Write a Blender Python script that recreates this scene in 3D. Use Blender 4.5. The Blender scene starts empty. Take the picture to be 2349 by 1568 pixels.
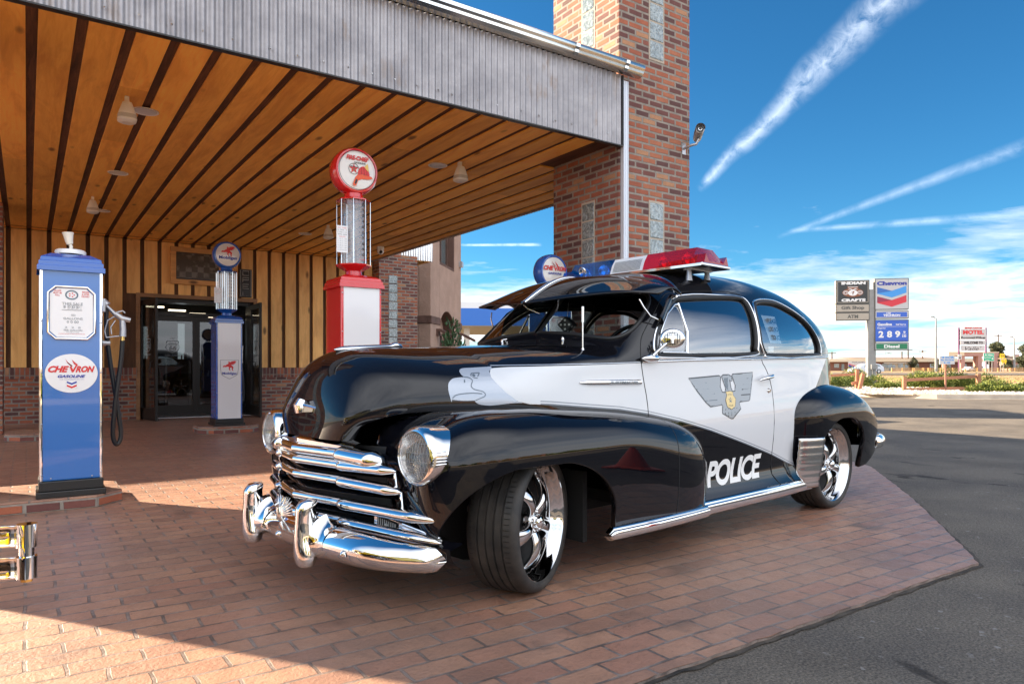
import bpy, bmesh, math, random
import numpy as np
from mathutils import Vector, Matrix
from mathutils.geometry import tessellate_polygon
from mathutils.bvhtree import BVHTree
R=math.radians; PI=math.pi
random.seed(7); rng=np.random.RandomState(3)
scene=bpy.context.scene
C=scene.collection
# ------------------------------------------------------------------ camera
cam_d=bpy.data.cameras.new('camera'); cam=bpy.data.objects.new('camera',cam_d); C.objects.link(cam)
cam_d.sensor_width=36; cam_d.lens=24.8; cam_d.clip_start=.05; cam_d.clip_end=3000
cam_d.shift_y=0.0251; cam.location=(0,0,1.0); cam.rotation_euler=(R(90),0,R(-34.5))
scene.camera=cam
# ------------------------------------------------------------------ sun and sky
SUN_EL=R(25); SUNH=Vector((.566,-.824,0)).normalized()      # horizontal travel direction of the light
sd=bpy.data.lights.new('sun','SUN'); sd.energy=5.0; sd.angle=R(.5); sd.color=(1,.82,.60)
sun=bpy.data.objects.new('sun',sd); C.objects.link(sun)
ldir=Vector((SUNH.x*math.cos(SUN_EL),SUNH.y*math.cos(SUN_EL),-math.sin(SUN_EL)))
sun.rotation_euler=ldir.to_track_quat('-Z','Y').to_euler(); sun.location=(-10,15,20)
scene.view_settings.view_transform='Standard'; scene.view_settings.look='None'
scene.view_settings.gamma=1; scene.view_settings.exposure=2.0
scene.cycles.use_denoising=True; scene.cycles.max_bounces=10; scene.cycles.glossy_bounces=5
scene.cycles.transparent_max_bounces=12; scene.cycles.diffuse_bounces=5; scene.cycles.sample_clamp_indirect=6

class NT:
    """small node-tree writer"""
    def __init__(s,tree): s.t=tree; s.n=tree.nodes; s.l=tree.links
    def new(s,typ,**kw):
        nd=s.n.new(typ)
        for k,v in kw.items():
            if k[0]=='_':
                key=k[1:]; key=int(key) if key.isdigit() else key.replace('_',' ')
                sock=nd.inputs[key]
                if hasattr(v,'is_output') or hasattr(v,'links'): s.l.new(v,sock)
                else: sock.default_value=v
            else: setattr(nd,k,v)
        return nd
    def math(s,op,a,b=None,c=None,clamp=False):
        nd=s.n.new('ShaderNodeMath'); nd.operation=op; nd.use_clamp=clamp
        for i,v in enumerate((a,b,c)):
            if v is None: continue
            if hasattr(v,'links'): s.l.new(v,nd.inputs[i])
            else: nd.inputs[i].default_value=v
        return nd.outputs[0]
    def mix(s,f,a,b,blend='MIX'):
        nd=s.n.new('ShaderNodeMix'); nd.data_type='RGBA'; nd.blend_type=blend; nd.clamp_factor=True
        for i,v in ((0,f),(6,a),(7,b)):
            if hasattr(v,'links'): s.l.new(v,nd.inputs[i])
            else: nd.inputs[i].default_value=v if i==0 else (tuple(v)+(1,) if len(v)==3 else v)
        return nd.outputs[2]
    def ramp(s,fac,stops,interp='LINEAR'):
        nd=s.n.new('ShaderNodeValToRGB'); nd.color_ramp.interpolation=interp; e=nd.color_ramp.elements
        while len(e)<len(stops): e.new(.5)
        for i,(p,c) in enumerate(stops):
            e[i].position=p; e[i].color=(c,c,c,1) if isinstance(c,(int,float)) else tuple(c)+(1,)
        if hasattr(fac,'links'): s.l.new(fac,nd.inputs[0])
        return nd.outputs[0]
    def noise(s,vec,scale,detail=4,rough=.55,dist=0):
        nd=s.new('ShaderNodeTexNoise',_Scale=scale,_Detail=detail,_Roughness=rough,_Distortion=dist)
        if vec is not None: s.l.new(vec,nd.inputs['Vector'])
        return nd.outputs[0]
    def mapv(s,vec,scale=(1,1,1),loc=(0,0,0),rot=(0,0,0)):
        nd=s.new('ShaderNodeMapping',_Scale=scale,_Location=loc,_Rotation=rot); s.l.new(vec,nd.inputs[0]); return nd.outputs[0]

# world: physical sky, with cloud layers and contrails mixed over it
w=bpy.data.worlds.new('World'); scene.world=w; w.use_nodes=True
t=NT(w.node_tree); t.n.clear()
sky=t.new('ShaderNodeTexSky'); sky.sky_type='NISHITA'; sky.sun_disc=False
sky.sun_elevation=SUN_EL; sky.sun_rotation=math.atan2(-SUNH.x,-SUNH.y)
sky.air_density=1.0; sky.dust_density=.4; sky.ozone_density=2.0; sky.altitude=1800
tc=t.new('ShaderNodeTexCoord'); D=tc.outputs['Generated']
sep=t.new('ShaderNodeSeparateXYZ'); t.l.new(D,sep.inputs[0])
elev=sep.outputs[2]
hs=t.new('ShaderNodeHueSaturation',_Saturation=1.25,_Value=1.0,_Color=sky.outputs[0])
skyc=t.mix(1.0,hs.outputs[0],(.36,.66,.70),'MULTIPLY')
# low stratus and cumulus: noise on a flat cloud plane (x/z,y/z) fading upwards
zz=t.math('ADD',t.math('MAXIMUM',elev,0.0),.055)
px=t.math('DIVIDE',sep.outputs[0],zz); py=t.math('DIVIDE',sep.outputs[1],zz)
cv=t.new('ShaderNodeCombineXYZ',_X=px,_Y=py,_Z=0.0).outputs[0]
n1=t.noise(cv,.36,9,.60,.5); n2=t.noise(cv,2.1,6,.6,.3)
nn=t.math('ADD',t.math('MULTIPLY',n1,.82),t.math('MULTIPLY',n2,.18))
band=t.ramp(elev,[(0,.64),(.06,.57),(.11,.51),(.15,.39),(.19,.12),(.23,.0),(.6,-.0)])
cl=t.math('MULTIPLY',t.math('SUBTRACT',t.math('ADD',nn,t.math('MULTIPLY',band,.55)),.66),5.5,clamp=True)
cl=t.math('MULTIPLY',cl,t.ramp(elev,[(0,1),(.2,1),(.3,.0)]))
shade=t.noise(cv,1.1,5,.6,.2)
ccol=t.mix(t.ramp(shade,[(.35,0),(.62,1)]),(3.6,4.1,4.7),(7.6,7.4,7.0))
base=t.mix(cl,skyc,ccol)
# bright veil added to the unseen southern sky as fill light, seen in reflections
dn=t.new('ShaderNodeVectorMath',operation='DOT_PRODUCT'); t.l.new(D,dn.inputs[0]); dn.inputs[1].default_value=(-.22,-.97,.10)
fill_veil=t.math('MULTIPLY',t.ramp(dn.outputs['Value'],[(.06,0),(.42,1)]),t.ramp(t.noise(cv,.55,6,.6,.6),[(.32,.45),(.62,1)]))
base=t.mix(fill_veil,base,(9.0,9.3,10.0))
# contrails: thin bands round great circles
def vdir(px_,py_):
    f=1618.; u=(px_-1174.5)/f; v=(843-py_)/f
    d=Vector((.5664+u*.8241,.8241-u*.5664,v)); return d.normalized()
def contrail(col,p,q,wid0,wid1,strength,ns,soft=.5,ends=(0,1)):
    a=vdir(*p); b=vdir(*q); n=a.cross(b).normalized(); ax=(b-a*(a.dot(b))).normalized()
    def dot(v):
        nd=t.new('ShaderNodeVectorMath',operation='DOT_PRODUCT'); t.l.new(D,nd.inputs[0]); nd.inputs[1].default_value=v; return nd.outputs['Value']
    span=math.acos(a.dot(b))
    ang=t.math('ARCTAN2',dot(ax),dot(a)); u=t.math('DIVIDE',ang,span)
    dist=dot(n); nz=t.noise(D,ns,6,.65,.4); nz2=t.noise(D,ns*.35,3,.5)
    dist=t.math('ADD',dist,t.math('MULTIPLY',t.math('SUBTRACT',nz2,.5),wid1*.45))
    wd=t.math('ADD',wid0,t.math('MULTIPLY',t.math('MAXIMUM',u,0),wid1-wid0))
    x=t.math('DIVIDE',t.math('ABSOLUTE',dist),wd)
    m=t.math('SUBTRACT',1.0,x,clamp=True); m=t.math('POWER',m,soft)
    m=t.math('MULTIPLY',m,t.math('MULTIPLY',t.math('SUBTRACT',nz,.30),3.2,clamp=True))
    e=t.ramp(u,[(0,0),(.06,1),(.95,1),(1,ends[1])]); inr=t.math('MULTIPLY',e,t.math('GREATER_THAN',u,0))
    inr=t.math('MULTIPLY',inr,t.math('LESS_THAN',u,2.0))
    return t.mix(t.math('MULTIPLY',t.math('MULTIPLY',m,inr),strength),col,(8.5,9.0,9.6))
base=contrail(base,(1600,437),(2075,-40),.008,.034,.36,46,1.5)
base=contrail(base,(1780,545),(2420,310),.004,.012,.22,16,1.2)
base=contrail(base,(1810,530),(2400,488),.004,.008,.28,14,1.2)
base=contrail(base,(1050,562),(1245,561),.002,.0028,.55,20,.8,(0,0))
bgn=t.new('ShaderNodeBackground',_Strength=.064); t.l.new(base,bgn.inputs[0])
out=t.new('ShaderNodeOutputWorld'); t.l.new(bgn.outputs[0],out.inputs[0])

# ------------------------------------------------------------------ materials
MATS={}
def pmat(name,col=(.5,.5,.5),rough=.5,metal=0,coat=0,spec=.5,custom=None,emit=None,crough=.03):
    if name in MATS: return MATS[name]
    m=bpy.data.materials.new(name); m.use_nodes=True; m.diffuse_color=tuple(col)+(1,)
    t=NT(m.node_tree); b=t.n['Principled BSDF']
    b.inputs['Base Color'].default_value=tuple(col)+(1,); b.inputs['Roughness'].default_value=rough
    b.inputs['Metallic'].default_value=metal; b.inputs['Coat Weight'].default_value=coat; b.inputs['Coat Roughness'].default_value=crough
    b.inputs['Specular IOR Level'].default_value=spec
    if emit: b.inputs['Emission Color'].default_value=tuple(emit[0])+(1,); b.inputs['Emission Strength'].default_value=emit[1]
    if custom: custom(t,b)
    MATS[name]=m; return m
def setc(t,b,sock,name='Base Color'): t.l.new(sock,b.inputs[name])
def bump(t,b,h,strength=.3,dist=.01):
    nd=t.new('ShaderNodeBump',_Strength=strength,_Distance=dist); t.l.new(h,nd.inputs['Height']); t.l.new(nd.outputs[0],b.inputs['Normal']); return nd
def coord(t,which='Object'): return t.new('ShaderNodeTexCoord').outputs[which]

def mottled(c1,c2,scale,rough=.8,bs=.2,bd=.01,det=6,kind='Object'):
    def f(t,b):
        v=coord(t,kind); n=t.noise(v,scale,det,.6); setc(t,b,t.mix(t.ramp(n,[(.35,0),(.65,1)]),c1,c2))
        b.inputs['Roughness'].default_value=rough; bump(t,b,t.noise(v,scale*6,4,.6),bs,bd)
    return f
def brickmat(name,scale_w,scale_h,mortar,tones,mcol,rough=.85,bd=.012,uv=True,dist=.004,off=.5,coatv=0,stain=None,crack=(.75,.9)):
    def f(t,b):
        v=coord(t,'UV' if uv else 'Object')
        nz=t.new('ShaderNodeTexNoise',_Scale=9.0,_Detail=2.0); t.l.new(v,nz.inputs['Vector'])
        vm=t.new('ShaderNodeVectorMath',operation='MULTIPLY_ADD'); t.l.new(nz.outputs['Color'],vm.inputs[0]); vm.inputs[1].default_value=(dist,dist,0); t.l.new(v,vm.inputs[2])
        vv=vm.outputs[0]
        br=t.new('ShaderNodeTexBrick',_Scale=1.0,_Mortar_Size=mortar,_Mortar_Smooth=.25,_Bias=0.0,_Brick_Width=scale_w,_Row_Height=scale_h)
        br.offset=off; br.inputs['Color1'].default_value=(0,0,0,1); br.inputs['Color2'].default_value=(1,1,1,1); br.inputs['Mortar'].default_value=(.5,.5,.5,1)
        t.l.new(vv,br.inputs['Vector'])
        tone=t.ramp(br.outputs['Color'],tones,'CONSTANT' if len(tones)>3 else 'LINEAR')
        fine=t.noise(v,60,5,.65); big=t.noise(v,6,4,.6)
        tone=t.mix(.55,tone,t.mix(fine,(.55,.5,.48),(1.35,1.3,1.25)),'MULTIPLY')
        tone=t.mix(.5,tone,t.mix(t.ramp(big,[(.3,0),(.7,1)]),(.72,.7,.7),(1.2,1.2,1.2)),'MULTIPLY')
        mc=t.mix(t.ramp(t.noise(v,8,4,.7),[(.42,0),(.60,1)]),mcol,tuple(x*crack[0] for x in mcol)); col=t.mix(br.outputs['Fac'],tone,mc)
        if stain: col=stain(t,v,col)
        setc(t,b,col)
        h=t.math('SUBTRACT',t.math('MULTIPLY',fine,.25),br.outputs['Fac'])
        h=t.math('ADD',h,t.math('MULTIPLY',big,.3))
        bump(t,b,h,.75,bd); b.inputs['Roughness'].default_value=rough
        if coatv: t.l.new(t.math('ADD',t.math('MULTIPLY',t.noise(v,14,5,.7),.55),.22),b.inputs['Roughness'])
        if coatv: b.inputs['Coat Weight'].default_value=coatv; b.inputs['Coat Roughness'].default_value=.4
    return pmat(name,tones[len(tones)//2][1],rough,custom=f)
BR=[(0,(.36,.115,.06)),(.20,(.14,.055,.048)),(.34,(.38,.14,.075)),(.47,(.18,.068,.055)),(.58,(.32,.10,.055)),(.70,(.11,.05,.046)),(.82,(.42,.22,.12)),(.88,(.24,.085,.06))]
M_BRICK=brickmat('old_brick',.215,.074,.014,BR,(.29,.25,.21),dist=.006)
M_SOLDIER=brickmat('brick_cap',.074,.215,.010,BR,(.26,.22,.18),off=0)
def pst(t,v,col):
    n=t.noise(v,1.3,5,.6); n2=t.noise(v,.35,3,.5)
    col=t.mix(t.math('MULTIPLY',t.ramp(t.noise(v,7,3,.5),[(.42,0),(.55,1)]),.0),col,col); col=t.mix(t.math('MULTIPLY',t.ramp(n,[(.45,0),(.7,1)]),.5),col,(.13,.10,.09)); sp=t.noise(v,16,5,.7); col=t.mix(t.math('MULTIPLY',t.ramp(sp,[(.58,0),(.68,1)]),.5),col,(.16,.085,.06)); col=t.mix(t.math('MULTIPLY',t.ramp(t.noise(v,2.7,3,.5),[(.62,0),(.72,1)]),.6),col,(.07,.05,.042)); col=t.mix(t.math('MULTIPLY',t.ramp(t.noise(v,45,4,.7),[(.60,0),(.70,1)]),.45),col,(.11,.065,.05))
    return t.mix(t.math('MULTIPLY',t.ramp(n2,[(.4,0),(.65,1)]),.35),col,(.40,.26,.19))
M_PAVER=brickmat('stamped_pavers',.228,.113,.007,[(0,(.30,.15,.10)),(.5,(.43,.23,.145)),(1,(.37,.175,.115))],(.26,.21,.185),rough=.55,bd=.03,dist=.014,coatv=.3,stain=pst,crack=(.30,))
def asph(t,b):
    v=coord(t); n=t.noise(v,1.1,6,.6); g=t.noise(v,105,3,.75); m=t.noise(v,.5,4,.55)
    vo=t.new('ShaderNodeTexVoronoi',_Scale=60.0); t.l.new(v,vo.inputs['Vector'])
    c=t.mix(t.ramp(n,[(.35,0),(.65,1)]),(.112,.100,.088),(.170,.148,.122))
    c=t.mix(t.ramp(m,[(.55,0),(.72,.8)]),c,(.09,.078,.066))
    c=t.mix(.8,c,t.mix(t.ramp(g,[(.38,0),(.64,1)]),(.50,.50,.50),(1.6,1.55,1.5)),'MULTIPLY')
    c=t.mix(t.ramp(vo.outputs['Color'],[(.90,0),(.96,.5)]),c,(.34,.32,.30))
    st=t.noise(t.mapv(v,(1.6,.9,1)),1.4,5,.6,.4); c=t.mix(t.ramp(st,[(.62,0),(.67,.8)]),c,(.03,.026,.024))
    setc(t,b,c); bump(t,b,t.math('ADD',g,t.math('MULTIPLY',vo.outputs['Distance'],.8)),.6,.006); b.inputs['Roughness'].default_value=.9
M_ASPH=pmat('asphalt',(.1,.09,.08),.75,spec=.2,custom=asph)
def woodmat(name,c1,c2,dark,axis,sx=1,rough=.6,knots=True):
    def f(t,b):
        v=coord(t); oi=t.new('ShaderNodeObjectInfo')
        sc=[14,14,14]; sc[axis]=.9
        geo=t.new('ShaderNodeNewGeometry'); rnd=geo.outputs['Random Per Island']
        off=t.new('ShaderNodeVectorMath',operation='ADD'); t.l.new(v,off.inputs[0])
        cx=t.new('ShaderNodeCombineXYZ',_X=t.math('MULTIPLY',rnd,37.0),_Y=t.math('MULTIPLY',rnd,17.0),_Z=t.math('MULTIPLY',rnd,9.0)); t.l.new(cx.outputs[0],off.inputs[1])
        vv=off.outputs[0]
        g=t.noise(t.mapv(vv,sc),2.2,6,.6,1.2); sb_=[5,5,5]; sb_[axis]=1.1; big=t.noise(t.mapv(vv,sb_),1.0,5,.6,.8)
        sc2=[60,60,60]; sc2[axis]=3; fine=t.noise(t.mapv(vv,sc2),1.5,3,.6)
        c=t.mix(t.ramp(g,[(.3,0),(.7,1)]),c1,c2)
        c=t.mix(t.ramp(big,[(.36,.5),(.55,0)]),c,dark)
        c=t.mix(.5,c,t.mix(rnd,(.70,.67,.64),(1.42,1.38,1.34)),'MULTIPLY')
        if knots:
            sk=[3.2,3.2,3.2]; sk[axis]=1.3
            vo=t.new('ShaderNodeTexVoronoi',_Scale=1.0); t.l.new(t.mapv(vv,sk),vo.inputs['Vector'])
            c=t.mix(t.ramp(vo.outputs['Distance'],[(.06,.9),(.14,0)]),c,tuple(x*.35 for x in dark))
        setc(t,b,c); bump(t,b,t.math('ADD',g,fine),.35,.004); b.inputs['Roughness'].default_value=rough
    return pmat(name,c1,rough,custom=f)
M_CEIL=woodmat('ceiling_boards',(.95,.50,.10),(.85,.38,.065),(.58,.20,.03),1)
M_GAP=woodmat('ceiling_underlay',(.16,.065,.03),(.05,.022,.012),(.02,.01,.006),1,knots=False,rough=.8)
M_WALLW=woodmat('wall_boards',(.88,.52,.18),(.78,.41,.12),(.48,.21,.06),2)
M_WGAP=woodmat('wall_underlay',(.13,.065,.03),(.08,.04,.02),(.04,.02,.012),2,knots=False,rough=.8)
M_FRAMEW=woodmat('picture_frame_wood',(.68,.36,.12),(.55,.26,.08),(.36,.16,.05),0)
M_DOORT=woodmat('door_trim_wood',(.34,.18,.08),(.24,.12,.05),(.14,.07,.03),0,knots=False)
M_RAILW=woodmat('rail_wood',(.44,.20,.11),(.34,.15,.085),(.22,.10,.06),0,knots=False,rough=.8)
def corr(t,b):
    v=coord(t); n=t.noise(v,2.5,5,.65); n2=t.noise(t.mapv(v,(3,3,1.2)),1.2,5,.6); n3=t.noise(v,26,4,.6)
    c=t.mix(t.ramp(n,[(.35,0),(.65,1)]),(.27,.26,.27),(.40,.385,.39))
    c=t.mix(t.ramp(n2,[(.60,0),(.68,.6)]),c,(.27,.20,.15)); c=t.mix(.35,c,t.mix(n3,(.6,.6,.6),(1.3,1.3,1.3)),'MULTIPLY')
    setc(t,b,c)
    b.inputs['Metallic'].default_value=.75; b.inputs['Roughness'].default_value=.48; bump(t,b,n3,.1,.002)
M_CORR=pmat('galvanised_sheet',(.5,.5,.5),.45,custom=corr)
M_GUT=pmat('bright_gutter_metal',(.80,.80,.78),.22,1,custom=lambda t,b:bump(t,b,t.noise(coord(t),7,3,.5),.05,.01))
M_CHROME=pmat('chrome',(.88,.88,.87),.035,1)
M_RIM=pmat('wheel_chrome',(.62,.62,.62),.06,1)
M_CHROME2=pmat('satin_chrome',(.75,.75,.74),.2,1)
def blk(t,b):
        b.inputs['Coat Weight'].default_value=1; b.inputs['Coat Roughness'].default_value=.015
M_BLACK=pmat('black_paint',(.004,.004,.006),.5,0,1,spec=.0,custom=blk)
M_YELLOW=pmat('yellow_paint',(.85,.62,.01),.3,0,1,custom=lambda t,b:None)
M_RUBBER=pmat('black_rubber',(.012,.012,.012),.5)
M_DARK=pmat('dark_cavity',(.008,.008,.008),.8)
def tyr(t,b):
    v=coord(t); n=t.noise(v,9,5,.6); setc(t,b,t.mix(t.ramp(n,[(.4,0),(.7,1)]),(.022,.021,.02),(.055,.047,.04))); bump(t,b,t.noise(v,90,3,.6),.15,.003)
M_TYRE=pmat('tyre_rubber',(.03,.03,.03),.62,custom=tyr)
def glassmat(name,tint,base=.03,rough=0,bumpf=None,power=5,body=None,k=.9):
    def f(t,b):
        t.n.remove(b); o=t.n['Material Output']
        tr=t.new('ShaderNodeBsdfTransparent'); tr.inputs[0].default_value=tuple(tint)+(1,)
        gl=t.new('ShaderNodeBsdfGlossy',_Roughness=rough); gl.inputs[0].default_value=(1,1,1,1)
        fr=t.new('ShaderNodeLayerWeight',_Blend=.5); fac=t.math('ADD',t.math('MULTIPLY',t.math('POWER',fr.outputs[1],4.0),k),base,clamp=True)
        if bumpf: 
            nb=t.new('ShaderNodeBump',_Strength=bumpf[1],_Distance=.02); t.l.new(bumpf[0](t),nb.inputs['Height']); t.l.new(nb.outputs[0],gl.inputs['Normal'])
        src=tr.outputs[0]
        if body:
            df=t.new('ShaderNodeBsdfDiffuse'); df.inputs[0].default_value=tuple(body[0])+(1,)
            m0=t.new('ShaderNodeMixShader',_0=body[1]); t.l.new(tr.outputs[0],m0.inputs[1]); t.l.new(df.outputs[0],m0.inputs[2]); src=m0.outputs[0]
        mx=t.new('ShaderNodeMixShader'); t.l.new(fac,mx.inputs[0]); t.l.new(src,mx.inputs[1]); t.l.new(gl.outputs[0],mx.inputs[2]); t.l.new(mx.outputs[0],o.inputs[0])
    return pmat(name,tint,.05,custom=f)
M_GLASS=glassmat('window_glass',(.62,.68,.70),.27,0,k=1.2)
M_SHIELD=glassmat('windscreen_glass',(.80,.84,.82),.09)
M_CLEAR=glassmat('clear_cylinder',(.90,.93,.95),.08,body=((.6,.68,.75),.16))
M_LENS=glassmat('lamp_lens',(.9,.9,.88),.10,.02,(lambda t:t.new('ShaderNodeTexWave',_Scale=20.0,_Distortion=.8,_Detail=1.0,bands_direction='Y').outputs[1],1.0),body=((.85,.85,.82),.13))
M_REDL=glassmat('red_plastic',(.88,.02,.05),.05,.03,body=((.75,.02,.04),.25))
M_BLUEL=glassmat('blue_plastic',(.05,.42,.92),.06,.03,body=((.01,.2,.6),.14))
def gblock(t,b):
    v=coord(t); n=t.noise(v,11,3,.55,2.5); vo=t.noise(v,50,2,.6,1.0)
    setc(t,b,t.mix(t.ramp(n,[(.38,0),(.62,1)]),(.16,.20,.20),(.36,.42,.42))); bump(t,b,t.math('ADD',n,t.math('MULTIPLY',vo,.3)),.9,.03)
M_GBLOCK=pmat('glass_block',(.5,.55,.55),.06,.1,1,custom=gblock)
M_WHITE=pmat('white_enamel',(.74,.74,.74),.25,0,.6)
M_WHITEP=pmat('white_plastic',(.74,.70,.62),.45)
M_RED=pmat('red_enamel',(.60,.012,.016),.2,0,1)
M_BLUE=pmat('blue_enamel',(.012,.10,.42),.22,0,1)
def bluep(t,b): bump(t,b,t.noise(coord(t),3.2,2,.5),.05,.03)
M_BLUE2=pmat('light_blue_enamel',(.022,.135,.43),.22,0,1,custom=bluep)
M_BASEB=pmat('black_base_metal',(.015,.015,.015),.35)
M_CAST=pmat('cast_aluminium',(.45,.45,.46),.38,.7)
M_BRASS=pmat('brass',(.7,.48,.16),.25,1)
M_INKR=pmat('ink_red',(.62,.03,.03),.5); M_INKB=pmat('ink_blue',(.03,.05,.32),.5); M_INKK=pmat('ink_black',(.02,.02,.022),.5)
M_INKG=pmat('ink_grey',(.30,.32,.33),.5); M_INKW=pmat('ink_white',(.80,.80,.78),.5); M_INKT=pmat('ink_teal_grey',(.10,.15,.19),.35)
M_SILV=pmat('silver_decal',(.42,.46,.52),.25,.25,.5); M_GOLD=pmat('gold_decal',(.72,.55,.25),.35,.3,.3)
M_SILV2=pmat('grey_decal',(.29,.32,.35),.3,.1,.4); M_DLINE=pmat('dark_decal_line',(.015,.02,.03),.3,0,.4)
M_DGREY=pmat('graphite_decal',(.09,.12,.15),.3,.2,.5)
M_STUC=pmat('stucco',(.42,.28,.21),.9,custom=mottled((.36,.235,.175),(.44,.29,.22),2.0,.9,.6,.03))
M_STUCB=pmat('brown_trim_stucco',(.12,.06,.045),.85,custom=mottled((.10,.055,.04),(.15,.08,.06),4,.85,.3))
M_CONC=pmat('kerb_concrete',(.45,.38,.30),.85,custom=mottled((.36,.30,.24),(.50,.43,.34),1.6,.85,.3))
M_STEELP=pmat('painted_steel_grey',(.27,.27,.26),.5,custom=mottled((.25,.25,.24),(.30,.30,.29),3,.5,.05))
M_LEATHER=pmat('dark_upholstery',(.02,.017,.015),.55)
M_SHINGLE=pmat('roof_shingle',(.07,.055,.05),.9,custom=mottled((.05,.04,.038),(.10,.08,.07),9,.9,.6,.02))
def greendef(c1,c2):
    def f(t,b):
        rnd=t.new('ShaderNodeNewGeometry').outputs['Random Per Island']; setc(t,b,t.mix(rnd,c1,c2))
    return f
M_JUN=pmat('juniper_leaf',(.10,.14,.02),.7,custom=greendef((.055,.10,.015),(.24,.26,.045)))
M_SHRUB=pmat('shrub_leaf',(.05,.1,.03),.7,custom=greendef((.02,.06,.02),(.07,.14,.05)))
M_PINE=pmat('pine_leaf',(.05,.08,.03),.8,custom=greendef((.035,.05,.022),(.12,.12,.055)))
M_BARK=pmat('bark',(.12,.07,.045),.9)

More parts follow.
